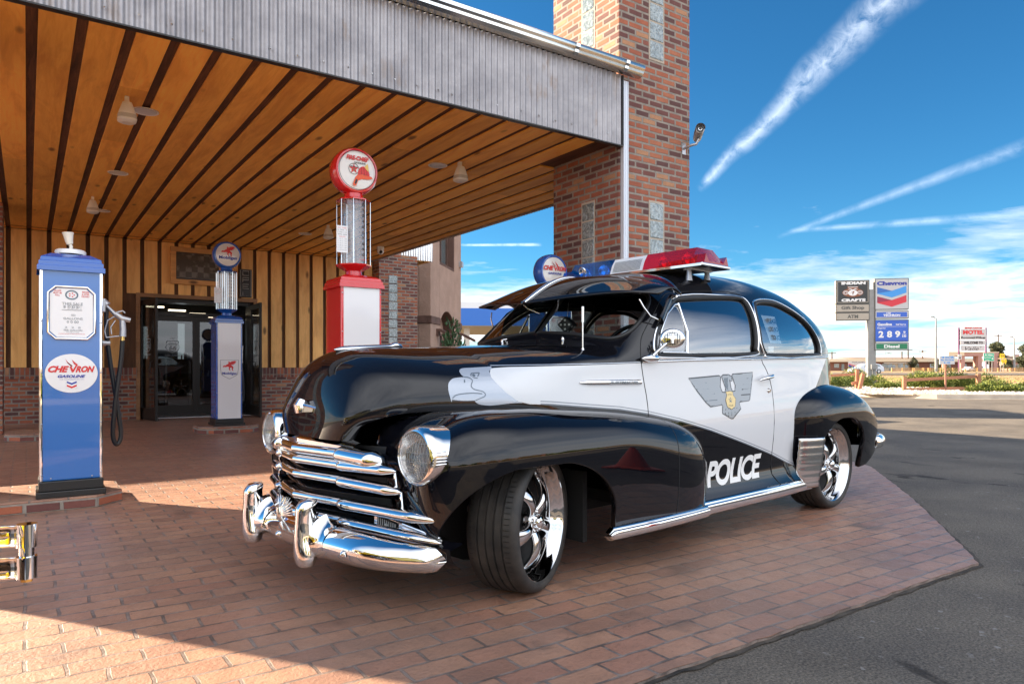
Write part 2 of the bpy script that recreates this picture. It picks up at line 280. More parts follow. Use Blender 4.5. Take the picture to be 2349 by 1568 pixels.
# ------------------------------------------------------------------ mesh builder
class MB:
    def __init__(s): s.v=[]; s.f=[]; s.m=[]; s.mats=[]
    def mi(s,mat):
        if mat not in s.mats: s.mats.append(mat)
        return s.mats.index(mat)
    def add(s,vs,fs,mat=None):
        o=len(s.v); s.v.extend([tuple(v) for v in vs]); k=s.mi(mat) if mat is not None else 0
        for f in fs: s.f.append(tuple(i+o for i in f)); s.m.append(k)
        return s
    def box(s,x0,x1,y0,y1,z0,z1,mat=None):
        return s.add([(x0,y0,z0),(x1,y0,z0),(x1,y1,z0),(x0,y1,z0),(x0,y0,z1),(x1,y0,z1),(x1,y1,z1),(x0,y1,z1)],
              [(0,3,2,1),(4,5,6,7),(0,1,5,4),(1,2,6,5),(2,3,7,6),(3,0,4,7)],mat)
    def tube(s,pts,r,n=10,closed=False,mat=None,caps=True,flat=1.0,up=None):
        pts=[Vector(p) for p in pts]; N=len(pts); rs=r if isinstance(r,(list,tuple)) else [r]*N
        vs=[]; prev=None
        for i,p in enumerate(pts):
            a=pts[i-1] if (i>0 or closed) else pts[i]; b=pts[(i+1)%N] if (i<N-1 or closed) else pts[i]
            tg=(b-a).normalized()
            if up is not None: u=Vector(up)-tg*tg.dot(Vector(up))
            elif prev is None:
                u=Vector((0,0,1)) if abs(tg.z)<.9 else Vector((1,0,0)); u=u-tg*tg.dot(u)
            else: u=prev-tg*tg.dot(prev)
            u.normalize(); prev=u; w_=tg.cross(u)
            for k in range(n):
                an=2*PI*k/n; vs.append(p+(u*math.cos(an)+w_*math.sin(an)*flat)*rs[i])
        fs=[]
        for i in range(N if closed else N-1):
            j=(i+1)%N
            for k in range(n): k2=(k+1)%n; fs.append((i*n+k,i*n+k2,j*n+k2,j*n+k))
        if not closed and caps: fs.append(tuple(range(n))[::-1]); fs.append(tuple(range((N-1)*n,N*n)))
        return s.add(vs,fs,mat)
    def cyl(s,p0,p1,r0,r1=None,n=16,mat=None): return s.tube([p0,p1],[r0,r0 if r1 is None else r1],n,mat=mat)
    def lathe(s,prof,n=32,mat=None,M=None,a0=0,a1=2*PI):
        """profile of (r,h) turned about local z, then moved by matrix M"""
        full=abs(a1-a0-2*PI)<1e-6; vs=[]; K=n if full else n+1
        for (r,h) in prof:
            for k in range(K):
                an=a0+(a1-a0)*k/n; v=Vector((r*math.cos(an),r*math.sin(an),h)); vs.append(M@v if M else v)
        fs=[]
        for i in range(len(prof)-1):
            for k in range(n):
                k2=(k+1)%K; fs.append((i*K+k,i*K+k2,(i+1)*K+k2,(i+1)*K+k))
        return s.add(vs,fs,mat)
    def grid(s,P,mat=None,flip=False,closeu=False):
        nu=len(P); nv=len(P[0]); vs=[p for row in P for p in row]; fs=[]
        for i in range(nu if closeu else nu-1):
            i2=(i+1)%nu
            for j in range(nv-1):
                q=(i*nv+j,i2*nv+j,i2*nv+j+1,i*nv+j+1); fs.append(q[::-1] if flip else q)
        return s.add(vs,fs,mat)
    def poly(s,pts,o,ux,uy,mat=None,eps=0.0,depth=0.0):
        """flat polygon (list of outlines) laid on plane o+x*ux+y*uy, optionally extruded by depth along the normal"""
        o=Vector(o);ux=Vector(ux);uy=Vector(uy);n=ux.cross(uy).normalized()
        outl=[pts] if not isinstance(pts[0][0],(tuple,list)) else pts
        flat=[p for q in outl for p in q]; tri=tessellate_polygon([[Vector((p[0],p[1],0)) for p in q] for q in outl])
        base=[o+ux*p[0]+uy*p[1]+n*eps for p in flat]; fs=[]
        for a,b,c in tri:
            A,B,Cc=flat[a],flat[b],flat[c]; ar=(B[0]-A[0])*(Cc[1]-A[1])-(B[1]-A[1])*(Cc[0]-A[0])
            fs.append((a,b,c) if ar>0 else (a,c,b))
        if depth:
            N=len(base); vs=[b-n*depth for b in base]+base
            f2=[tuple(i+N for i in f) for f in fs]+[f[::-1] for f in fs]; k=0
            for q in outl:
                for i in range(len(q)): j=(i+1)%len(q); f2.append((k+i,k+j,N+k+j,N+k+i))
                k+=len(q)
            return s.add(vs,f2,mat)
        return s.add(base,fs,mat)
    def xf(s,M,i0=0):
        s.v[i0:]=[tuple(M@Vector(v)) for v in s.v[i0:]]; return s
    def build(s,name,mat=None,parent=None,smooth=None,bevel=0,seg=2,uv=False,loc=None,rot=None,solid=0,recalc=False,normals=None):
        me=bpy.data.meshes.new(name); me.from_pydata(s.v,[],s.f)
        for m in (s.mats if s.mats and s.mats!=[None] else [mat]): me.materials.append(m if m is not None else mat)
        if len(me.materials)>1: me.polygons.foreach_set('material_index',s.m)
        if recalc:
            bm=bmesh.new(); bm.from_mesh(me); bmesh.ops.recalc_face_normals(bm,faces=bm.faces); bm.to_mesh(me); bm.free()
        if smooth is not None:
            me.polygons.foreach_set('use_smooth',[True]*len(me.polygons))
            if smooth<180: me.set_sharp_from_angle(angle=R(smooth))
        if uv: boxuv(me)
        me.update()
        if normals is not None: me.normals_split_custom_set_from_vertices(normals)
        o=bpy.data.objects.new(name,me); C.objects.link(o)
        if parent: o.parent=parent
        if loc: o.location=loc
        if rot: o.rotation_euler=rot
        if bevel:
            md=o.modifiers.new('bevel','BEVEL'); md.width=bevel; md.segments=seg; md.limit_method='ANGLE'; md.angle_limit=R(40)
        if solid:
            md=o.modifiers.new('thick','SOLIDIFY'); md.thickness=solid; md.offset=-1
        return o
def boxuv(me):
    uvl=me.uv_layers.new(name='UVMap'); N=len(me.loops)
    co=np.empty(len(me.vertices)*3); me.vertices.foreach_get('co',co); co=co.reshape(-1,3)
    uv=np.zeros((N,2))
    for p in me.polygons:
        n=p.normal; a=(abs(n.x),abs(n.y),abs(n.z)); k=a.index(max(a))
        for li in p.loop_indices:
            v=co[me.loops[li].vertex_index]; uv[li]=(v[1],v[2]) if k==0 else ((v[0],v[2]) if k==1 else (v[0],v[1]))
    uvl.data.foreach_set('uv',uv.ravel())
def tag(o,label,cat,group=None,kind=None):
    if label: o['label']=label
    if cat: o['category']=cat
    if group: o['group']=group
    if kind: o['kind']=kind
    return o
def thing(name,loc,label,cat,rz=0,group=None):
    o=bpy.data.objects.new(name,None); C.objects.link(o); o.location=loc; o.rotation_euler=(0,0,rz); o.empty_display_size=.2
    return tag(o,label,cat,group)
def struct(o): o['kind']='structure'; return o
def copytree(o,parent=None):
    c=o.copy(); C.objects.link(c)
    if parent: c.parent=parent
    for ch in list(o.children): copytree(ch,c)
    return c
_fc=bpy.data.curves.new('lettering_source','FONT'); _fo=bpy.data.objects.new('lettering_source',_fc); C.objects.link(_fo)
def textmesh(s,bold=0.0,shear=0.0,depth=0.0,space=1.0,res=3):
    _fc.body=s; _fc.size=1; _fc.offset=bold; _fc.shear=shear; _fc.extrude=depth; _fc.space_character=space; _fc.resolution_u=res
    _fc.align_x='LEFT'
    dg=bpy.context.evaluated_depsgraph_get(); dg.update(); me=bpy.data.meshes.new_from_object(_fo.evaluated_get(dg))
    vs=[tuple(v.co) for v in me.vertices]; fs=[tuple(p.vertices) for p in me.polygons]; bpy.data.meshes.remove(me)
    x0=min(v[0] for v in vs); x1=max(v[0] for v in vs); y0=min(v[1] for v in vs); y1=max(v[1] for v in vs)
    return vs,fs,(x0,x1,y0,y1)
def text(mb,s,o,ux,uy,w,h,mat,eps=.002,bold=.0,shear=0.,align='C',space=1.0):
    """lay lettering of width w and height h centred at o on plane ux,uy"""
    vs,fs,(x0,x1,y0,y1)=textmesh(s,bold,shear,0,space)
    o=Vector(o);ux=Vector(ux).normalized();uy=Vector(uy).normalized();n=ux.cross(uy)
    sx=w/(x1-x0); sy=h/(y1-y0); cx=(x0+x1)/2 if align=='C' else x0
    mb.add([o+ux*((v[0]-cx)*sx)+uy*((v[1]-(y0+y1)/2)*sy)+n*eps for v in vs],fs,mat)
def disc(n,rx,ry=None,cx=0,cy=0,a0=0): 
    ry=ry or rx; return [(cx+rx*math.cos(a0+2*PI*k/n),cy+ry*math.sin(a0+2*PI*k/n)) for k in range(n)]
def ring(mb,rx,ry,w_,o,ux,uy,mat,eps,n=48):
    mb.poly([disc(n,rx,ry),disc(n,rx-w_,ry-w_)[::-1]],o,ux,uy,mat,eps)
def star(n,r0,r1,cx=0,cy=0,a=PI/2): return [(cx+(r0 if k%2==0 else r1)*math.cos(a+PI*k/n),cy+(r0 if k%2==0 else r1)*math.sin(a+PI*k/n)) for k in range(2*n)]
X3=(1,0,0);Y3=(0,1,0);Z3=(0,0,1)
# ================================================================== CAR
def spl(pts):
    xs=[p[0] for p in pts]; ys=[p[1] for p in pts]; n=len(xs)
    h=[xs[i+1]-xs[i] for i in range(n-1)]; d=[(ys[i+1]-ys[i])/h[i] for i in range(n-1)]
    m=[d[0]]+[0 if d[i-1]*d[i]<=0 else 2*d[i-1]*d[i]/(d[i-1]+d[i]) for i in range(1,n-1)]+[d[-1]]
    def f(x):
        if x<=xs[0]: return ys[0]
        if x>=xs[-1]: return ys[-1]
        i=0
        while i<n-2 and xs[i+1]<=x: i+=1
        q=(x-xs[i])/h[i]
        return (2*q**3-3*q*q+1)*ys[i]+(q**3-2*q*q+q)*h[i]*m[i]+(-2*q**3+3*q*q)*ys[i+1]+(q**3-q*q)*h[i]*m[i+1]
    return f
def smooth(x): x=max(0,min(1,x)); return x*x*(3-2*x)
zr=spl([(-.2,1.103),(.23,1.118),(.62,1.14),(.72,1.16),(.78,1.205),(1.04,1.48),(1.15,1.535),(1.35,1.585),(1.6,1.62),(1.9,1.645),(2.3,1.655),(2.7,1.62),(3.05,1.53),(3.35,1.39),(3.6,1.19),(3.8,.97),(3.95,.76),(4.03,.55)])
zb=spl([(-.2,.98),(.5,1.005),(.9,1.03),(3.1,1.075),(3.3,1.03),(3.6,.84),(3.8,.65),(4.03,.42)])
wb=spl([(-.1,.50),(.25,.585),(.6,.66),(.9,.715),(1.4,.76),(2.0,.775),(2.6,.76),(3.0,.705),(3.3,.605),(3.6,.48),(3.85,.32),(4.0,.16),(4.03,.05)])
EX=.36
def tside(s,z):
    w_=wb(s); b_=zb(s)
    if z>b_:
        x=min(1,(z-b_)/(zr(s)-b_)); return w_*(1-x*x)**EX
    k=b_-z; tt=w_+.03*math.sin(min(1,k/.8)*PI)**2; q=(.42-z)/.17
    if q>0 and s>.7: tt+=.05*q*q*smooth((3.4-s)/.4)
    return tt
def topz(s,t_):
    w_=wb(s); q=max(0,1-(abs(t_)/w_)**(1/EX)) if abs(t_)<w_ else 0
    return zb(s)+(zr(s)-zb(s))*math.sqrt(q)
def inv_s(t_,z,a=.70,b=1.3):          # windscreen surface: station where the top surface at t reaches z
    for _ in range(40):
        m=(a+b)/2
        if topz(m,t_)<z: a=m
        else: b=m
    return (a+b)/2
WIN1=[(.99,1.083),(.985,1.125),(1.03,1.2),(1.145,1.305),(1.265,1.378),(1.35,1.402),(1.72,1.434),(1.93,1.442),(1.995,1.425),(1.985,1.345),(1.95,1.22),(1.918,1.123),(1.875,1.085),(1.344,1.07),(1.03,1.063)]
WIN2=[(2.07,1.388),(2.12,1.42),(2.254,1.436),(2.427,1.43),(2.6,1.385),(2.74,1.32),(2.835,1.24),(2.875,1.165),(2.865,1.11),(2.80,1.092),(2.10,1.08),(2.03,1.092),(1.995,1.14),(1.99,1.19),(2.02,1.31)]
WSH=[(.016,1.208),(.30,1.19),(.50,1.162),(.575,1.158),(.612,1.185),(.622,1.24),(.605,1.32),(.56,1.395),(.49,1.438),(.38,1.458),(.20,1.47),(.016,1.476)]
DOOR=[(.862,1.04),(.875,.93),(.888,.80),(.885,.5),(.885,.2),(2.085,.2),(2.075,.33),(2.078,.55),(2.078,.86),(2.035,.98),(1.975,1.055),(1.985,1.2),(2.025,1.34),(2.03,1.42),(1.96,1.475),(1.7,1.47),(1.34,1.44),(1.22,1.405),(1.08,1.31),(.93,1.18),(.875,1.10)]
def crc(pts,n=6,closed=True):
    """Catmull-Rom through points"""
    out=[]; N=len(pts); rng_=range(N if closed else N-1)
    for i in rng_:
        p0,p1,p2,p3=(pts[(i-1)%N],pts[i],pts[(i+1)%N],pts[(i+2)%N]) if closed else (pts[max(i-1,0)],pts[i],pts[i+1],pts[min(i+2,N-1)])
        for k in range(n):
            q=k/n; out.append(tuple(.5*((2*b)+(-a+c)*q+(2*a-5*b+4*c-d)*q*q+(-a+3*b-3*c+d)*q**3) for a,b,c,d in zip(p0,p1,p2,p3)))
    if not closed: out.append(tuple(pts[-1]))
    return out
def inside(pts,P):
    P=np.asarray(P); x=P[:,0];y=P[:,1]; r=np.zeros(len(P),bool); n=len(pts)
    for i in range(n):
        x1,y1=pts[i]; x2,y2=pts[(i+1)%n]
        c=((y1>y)!=(y2>y)); 
        if y1!=y2: r^=c&(x<(x2-x1)*(y-y1)/(y2-y1)+x1)
    return r
def snap(pts,P,tol):
    """nearest outline point for each P within tol"""
    P=np.asarray(P,float); best=np.full(len(P),1e9); Q=P.copy(); n=len(pts)
    for i in range(n):
        a=np.array(pts[i]); b=np.array(pts[(i+1)%n]); d=b-a; L=d@d
        if L<1e-12: continue
        u=np.clip(((P-a)@d)/L,0,1)[:,None]; q=a+u*d; ds=np.hypot(*(P-q).T); m=ds<best; best[m]=ds[m]; Q[m]=q[m]
    if isinstance(tol,tuple):
        dx=np.abs(Q-P); lim=np.where(P[:,0]<1.062,.0032,.0064); k=(dx[:,0]<=lim)&(dx[:,1]<=tol[1])
    else: k=best<tol
    P2=P.copy(); P2[k]=Q[k]; return P2,k
W1=crc(WIN1,5); W2=crc(WIN2,5); WS=crc(WSH[1:],4,False); WS=[WSH[0]]+WS; DR=crc(DOOR,3)

NOFLIP=set()
def NF(o): NOFLIP.add(o.name); return o
def flip_tree(root):
    # the car is drawn with +y towards its driver's side; turn it into a right-handed frame once, at the end
    done=set()
    def rec(o):
        for ch in o.children:
            if ch.type=='MESH' and ch.name not in NOFLIP and ch.data.name not in done:
                done.add(ch.data.name); ch.data.transform(Matrix.Scale(-1,4,(0,1,0))); ch.data.flip_normals()
            if ch.type=='MESH' and ch.location.length>0: ch.location.y*=-1
            rec(ch)
    rec(root)
def body_grid(sign):
    S=[.70+.006*i for i in range(60)]; s_=S[-1]
    while s_<4.03: s_+=.0125; S.append(min(s_,4.03))
    nl,nu=52,78; PTS=[];UV=[]
    for s in S:
        row=[]
        for j in range(nl): row.append((s,.235+(zb(s)-.235)*j/nl))
        for j in range(nu+1):
            ph=PI/2*j/nu; row.append((s,zb(s)+(zr(s)-zb(s))*math.sin(ph)))
        r2=[]
        for j,(s1,z) in enumerate(row):
            if j>=nl: ph=PI/2*(j-nl)/nu; t_=wb(s)*max(0,math.cos(ph))**(2*EX)
            else: t_=tside(s,z)
            r2.append((s1,t_,z))
        PTS.append(r2)
    A=np.array(PTS)                      # nu_s x nv x 3
    # snap side outlines
    flat=A.reshape(-1,3).copy(); side=(flat[:,1]>.42)&(flat[:,2]<1.5)
    for outl,tol in ((DR,(0,.0078)),(W1,(0,.0078)),(W2,(0,.0078))):
        idx=np.where(side)[0]; Q,k=snap(outl,flat[idx][:,[0,2]],tol)
        ii=idx[k]; 
        for n_,i in enumerate(ii): 
            s1,z1=Q[k][n_]; flat[i]=(s1,tside(s1,z1),z1)
    wsm=np.where((flat[:,0]<1.2)&(flat[:,2]>1.1)&(flat[:,0]>.72))[0]
    Q,k=snap(WS,flat[wsm][:,[1,2]],.006)
    for n_,i in enumerate(wsm[k]):
        t1,z1=Q[k][n_]; flat[i]=(inv_s(t1,z1),t1,z1)
    G=flat.reshape(A.shape)
    # normals
    du=np.gradient(A,axis=0); dv=np.gradient(A,axis=1); N=np.cross(du,dv); ln=np.linalg.norm(N,axis=2,keepdims=True); N=N/np.maximum(ln,1e-9)
    if (N[:,10,1].mean()<0): N=-N
    top=N[:,-1]; top[:]=[0,0,1]*1; 
    for i in range(len(S)):
        i0,i1=max(0,i-1),min(len(S)-1,i+1); sl=(zr(S[i1])-zr(S[i0]))/max(1e-6,S[i1]-S[i0]); v=np.array([-sl,0,1.]); N[i,-1]=v/np.linalg.norm(v)
    G2=G.copy();N2=N.copy(); G2[:,:,1]*=sign; N2[:,:,1]*=sign
    ns,nv=len(S),nl+nu+1
    faces=[];cent=[]
    for i in range(ns-1):
        for j in range(nv-1):
            a,b,c,d=i*nv+j,(i+1)*nv+j,(i+1)*nv+j+1,i*nv+j+1
            faces.append((d,c,b,a) if sign>0 else (a,b,c,d)); cent.append(G[i:i+2,j:j+2].reshape(4,3).mean(0))
    return G2.reshape(-1,3),N2.reshape(-1,3),faces,np.array(cent)
def submesh(name,V,N,F,mask,mat,parent):
    idx={}; vs=[];ns=[];fs=[]
    for f,m in zip(F,mask):
        if not m: continue
        g=[]
        for i in f:
            if i not in idx: idx[i]=len(vs); vs.append(tuple(V[i])); ns.append(tuple(N[i]))
            g.append(idx[i])
        fs.append(tuple(g))
    mb=MB(); mb.add(vs,fs,mat); o=mb.build(name,mat,parent,smooth=180,normals=ns)
    return o

# hood (alligator bonnet) : ribs from the lower seam up and over to the centre line
CL=crc([(-.690,.690),(-.680,.80),(-.668,.90),(-.635,.99),(-.570,1.052),(-.46,1.088),(-.18,1.103),(.23,1.118),(.62,1.14),(.72,1.16)],8,False)
SM=crc([(-.585,.285,.680),(-.585,.345,.745),(-.545,.392,.775),(-.48,.43,.795),(-.39,.463,.806),(-.22,.492,.808),(.02,.525,.802),(.27,.58,.79),(.58,.655,.77),(.72,.685,.765)],8,False)
def hood_grid():
    n=len(CL); NV=44; rows=[]
    for i in range(n):
        u=i/(n-1); c=CL[i]; s=SM[i]; P0=Vector((c[0],0,c[1])); P3=Vector(s)
        fr=1-smooth((u-.05)/.40); dz=P0.z-P3.z
        P1=P0+Vector((0,P3.y*(.60),0)); P2=P3+Vector((-.10*fr-.0*(1-fr),.03*(1-fr)+.02*fr,dz*(.62)))
        row=[]
        for j in range(NV+1):
            v=1-j/NV; q=v
            p=P0*(1-q)**3+P1*3*q*(1-q)**2+P2*3*q*q*(1-q)+P3*q**3
            row.append(p)
        wgt=smooth((c[0]-.0)/.62)
        if wgt>0:
            # matching body section between the same seam height and the centre
            sec=[]; nn=200
            for k in range(nn+1):
                a=k/nn
                if a<.4: z=P3.z+(zb(c[0])-P3.z)*a/.4; sec.append(Vector((c[0],tside(c[0],z),z)))
                else: ph=PI/2*(a-.4)/.6; sec.append(Vector((c[0],wb(c[0])*math.cos(ph)**(2*EX) if ph<PI/2 else 0,zb(c[0])+(zr(c[0])-zb(c[0]))*math.sin(ph))))
            def res(pl,N_):
                L=[0]
                for a,b in zip(pl,pl[1:]): L.append(L[-1]+(b-a).length)
                out=[];k=0
                for m in range(N_+1):
                    q=L[-1]*m/N_
                    while k<len(L)-2 and L[k+1]<q: k+=1
                    f=(q-L[k])/max(1e-9,L[k+1]-L[k]); out.append(pl[k].lerp(pl[k+1],f))
                return out
            A=res(row,NV); B=res(sec,NV)
            row=[a.lerp(b,wgt) for a,b in zip(A,B)]
        else:
            pass
        rows.append(row)
    return rows
def mirror_join(rows,sign_rows=True):
    """rows run seam->centre on +t side; returns rows running right seam -> centre -> left seam"""
    out=[]
    for r in rows:
        left=list(r); right=[Vector((p.x,-p.y,p.z)) for p in r]
        out.append(right+left[::-1][1:])
    return out

def fender(mb,par,mat):
    """superellipsoid pontoon: par gives centre line, half widths, heights; arch cut along the bottom"""
    tc_,wo,wi,s0,s1,s2,s3,n_,zm,zc,bot,tuck=[par[k] for k in ('tc','wo','wi','s0','s1','s2','s3','n','zm','zc','bot','tuck')]
    def pw(x,e): return math.copysign(abs(x)**e,x)
    out=[];e=2/n_; ei=2/par.get('nin',n_)
    NA=30
    for k in range(NA+1): a=PI/2*k/NA; out.append((s1-(s1-s0)*pw(math.cos(a),e),tc_+wo*pw(math.sin(a),e),s1))
    m=max(6,int((s2-s1)/.022))
    for k in range(1,m): q=k/m; s=s1+(s2-s1)*q; out.append((s,tc_+wo,s))
    er=2/par.get('nr',n_)
    for k in range(NA+1): a=PI/2*(1-k/NA); out.append((s2+(s3-s2)*pw(math.cos(a),er),tc_+wo*pw(math.sin(a),er),s2))
    n_out=len(out)
    for k in range(1,NA+1): a=PI/2*k/NA; g=e+(ei-e)*smooth(k/12); out.append((s2+(s3-s2)*pw(math.cos(a),g),tc_-wi*pw(math.sin(a),g),s2))
    for k in range(1,m): q=1-k/m; s=s1+(s2-s1)*q; out.append((s,tc_-wi,s))
    for k in range(NA): a=PI/2*(1-k/NA); g=e+(ei-e)*smooth((NA-k)/12); out.append((s1-(s1-s0)*pw(math.cos(a),g),tc_-wi*pw(math.sin(a),g),s1))
    rows=[]
    er=2/par.get('nr',n_)
    NB=26; NL=22
    for (s,t_,cs) in out:
        col=[]; g_=e+(ei-e)*smooth((tc_-t_)/(.35*wi)) if t_<tc_ else e
        if t_>=tc_: g_=e+(er-e)*smooth((s-s1)/(s2-s1))
        for j in range(NB+1):
            b=PI/2*(1-j/NB); rho=pw(math.cos(b),g_); hh=pw(math.sin(b),g_)
            ss=cs+(s-cs)*rho; tt=tc_+(t_-tc_)*rho
            if par.get('wf'): tt=tc_+(tt-tc_)*par['wf'](ss)
            col.append((ss,tt,zm(ss)+(zc(ss)-zm(ss))*hh))
        zb_=bot(s); z0=zm(s); wfac=par['wf'](s) if par.get('wf') else 1
        t0=tc_+(t_-tc_)*wfac
        zlow=min(zb_,z0-.012)
        for j in range(1,NL+1):
            z=z0+(zlow-z0)*j/NL; d=(z0-z)
            k_=1-tuck*(d/.35)**2 if t_>tc_ else 1
            ssx=cs+(s-cs)*(1-tuck*.8*(d/.35)**2)
            col.append((ssx,tc_+(t0-tc_)*k_,z))
        rows.append(col)
    # outer part carries the arch; add a rolled lip on the outer bottom edge
    for i in range(len(rows)):
        s,t_,z=rows[i][-1]
        if i<n_out: rows[i]+= [(s,t_-.006,z-.003),(s,t_-.028,z+.002),(s,t_-.03,z+.02)]
        else: rows[i]+=[(s,t_,z)]*3
    mb.grid(rows,mat,closeu=True)
    return out

def build_vehicle(root,paint,paint_side,police=True):
    P={}
    zmf=lambda s: .60-.20*smooth((s-.45)/.9)
    zcf=spl([(-.6,.775),(-.3,.812),(0,.815),(.3,.80),(.6,.78),(.95,.735),(1.35,.675)])
    def arch(c,hw,top,zl,p=2.3):
        def f(s):
            x=abs(s-c)/hw
            return zl if x>=1 else zl+(top-zl)*(1-x**p)**(1/p)
        return f
    a1=arch(-.03,.50,.598,.235); 
    FR=dict(tc=.69,wo=.215,wi=.52,nin=3.6,s0=-.54,s1=-.13,s2=.85,s3=1.345,nr=2.9,n=2.35,zm=zmf,zc=zcf,bot=lambda s:a1(s) if s>-.53 else .24,tuck=.18)
    a2=arch(2.915,.40,.655,.27)
    zc2=spl([(2.2,.83),(2.6,.872),(2.85,.892),(3.15,.875),(3.5,.80),(3.9,.66)])
    zm2=lambda s:.665-.14*smooth((s-3.2)/.6)
    RR=dict(tc=.62,wo=.285,wi=.2,s0=2.275,s1=2.74,s2=2.95,s3=3.86,n=2.3,zm=zm2,zc=zc2,bot=lambda s:a2(s) if s<3.4 else .27+.10*smooth((s-3.4)/.3),tuck=.16)
    for sg in (1,-1):
        for nm,par in (('front_fender',FR),('rear_fender',RR)):
            mb=MB(); fender(mb,par,paint)
            if sg<0: mb.v=[(x,-y,z) for x,y,z in mb.v]; 
            else: mb.f=[f[::-1] for f in mb.f]
            o=mb.build(nm,paint,root,smooth=180); P[(nm,sg)]=o
    rows=mirror_join(hood_grid()); mb=MB(); mb.grid(rows,paint_side); P['hood']=mb.build('hood',paint_side,root,smooth=180)
    for sg in (1,-1):
        V,N,F,Ce=body_grid(-sg); q=Ce[:,[0,2]]; sideok=Ce[:,1]>.40
        inw=(inside(W1,q)|inside(W2,q))&sideok&(Ce[:,2]<1.47)
        inws=inside(WS,Ce[:,[1,2]])&(Ce[:,0]<1.25)&(Ce[:,0]>.72)
        arc=(np.hypot(q[:,0]-2.915,(q[:,1]-.30))<.43)&(q[:,1]<.70)
        keep=~(inw|inws|arc); dm=inside(DR,q)&sideok
        P[('body',sg)]=NF(submesh('car_body',V,N,F,keep&~dm,paint_side,root))
        P[('door',sg)]=NF(submesh('door',V,N,F,keep&dm,paint_side,root))
    return P
def side_curve(outl,off=.0,sg=1,fn=tside):
    return [(s,sg*(fn(s,z)+off),z) for s,z in outl]

def bvh_of(objs):
    vs=[];fs=[]
    for o in objs:
        q=-1 if o.name in NOFLIP else 1
        k=len(vs); vs+=[Vector((v.co.x,v.co.y*q,v.co.z)) for v in o.data.vertices]; fs+=[tuple(i+k for i in p.vertices) for p in o.data.polygons]
    return BVHTree.FromPolygons(vs,fs)
def decal(name,parent,items,bvh,cell=.02,eps=.0016,sg=1,label=None):
    """items: list of (vertices2d,faces,material) in (s,z); cut on a lattice and laid on the bodywork"""
    mbs=MB()
    for vs,fs,mat in items:
        bm=bmesh.new(); vv=[bm.verts.new((x,y,0)) for x,y in vs]
        for f in fs:
            try: bm.faces.new([vv[i] for i in f])
            except ValueError: pass
        xs=[v[0] for v in vs]; ys=[v[1] for v in vs]
        for ax,lo,hi in ((0,min(xs),max(xs)),(1,min(ys),max(ys))):
            c=math.ceil(lo/cell)*cell
            while c<hi:
                bmesh.ops.bisect_plane(bm,geom=bm.verts[:]+bm.edges[:]+bm.faces[:],plane_co=(c,0,0) if ax==0 else (0,c,0),plane_no=(1,0,0) if ax==0 else (0,1,0)); c+=cell
        out=[];ok=[]
        for v in bm.verts:
            h=bvh.ray_cast(Vector((v.co.x,2*sg,v.co.y)),Vector((0,-sg,0)))
            if h[0] is None: h=bvh.find_nearest(Vector((v.co.x,.7*sg,v.co.y)))
            n=h[1]; n=n if n.y*sg>0 else -n
            out.append(h[0]+n*eps)
        bm.verts.index_update(); fl=[tuple(l.vert.index for l in f.loops) for f in bm.faces]
        if sg<0: pass
        mbs.add(out,[f[::-1] if sg>0 else f for f in fl],mat); bm.free()
    o=mbs.build(name,None,parent)
    if label: o['label']=label
    return o
def p2(pts,mat):
    outl=[pts] if not isinstance(pts[0][0],(tuple,list)) else pts
    flat=[p for q in outl for p in q]; tri=tessellate_polygon([[Vector((p[0],p[1],0)) for p in q] for q in outl]); return (flat,[tuple(f) for f in tri],mat)
def stroke(pts,wd,mat,closed=False):
    n=len(pts); L=[];Rr=[]
    for i in range(n):
        a=Vector(pts[i-1] if (i>0 or closed) else pts[i]); b=Vector(pts[(i+1)%n] if (i<n-1 or closed) else pts[i]); d=(b-a).normalized(); nn=Vector((-d.y,d.x))*wd/2; p=Vector(pts[i])
        L.append(tuple(p+nn)); Rr.append(tuple(p-nn))
    vs=L+Rr; fs=[(i,(i+1)%n,n+(i+1)%n,n+i) for i in range(n if closed else n-1)]
    return (vs,fs,mat)
def txt2(s,x,y,w_,h,mat,bold=0,shear=0,skew=0,rise=0,space=1.0):
    vs,fs,(x0,x1,y0,y1)=textmesh(s,bold,shear,0,space,6)
    out=[]
    for v in vs:
        a=(v[0]-x0)/(x1-x0); b=(v[1]-y0)/(y1-y0); out.append((x+a*w_+skew*b,y+b*h+rise*a))
    return (out,fs,mat)

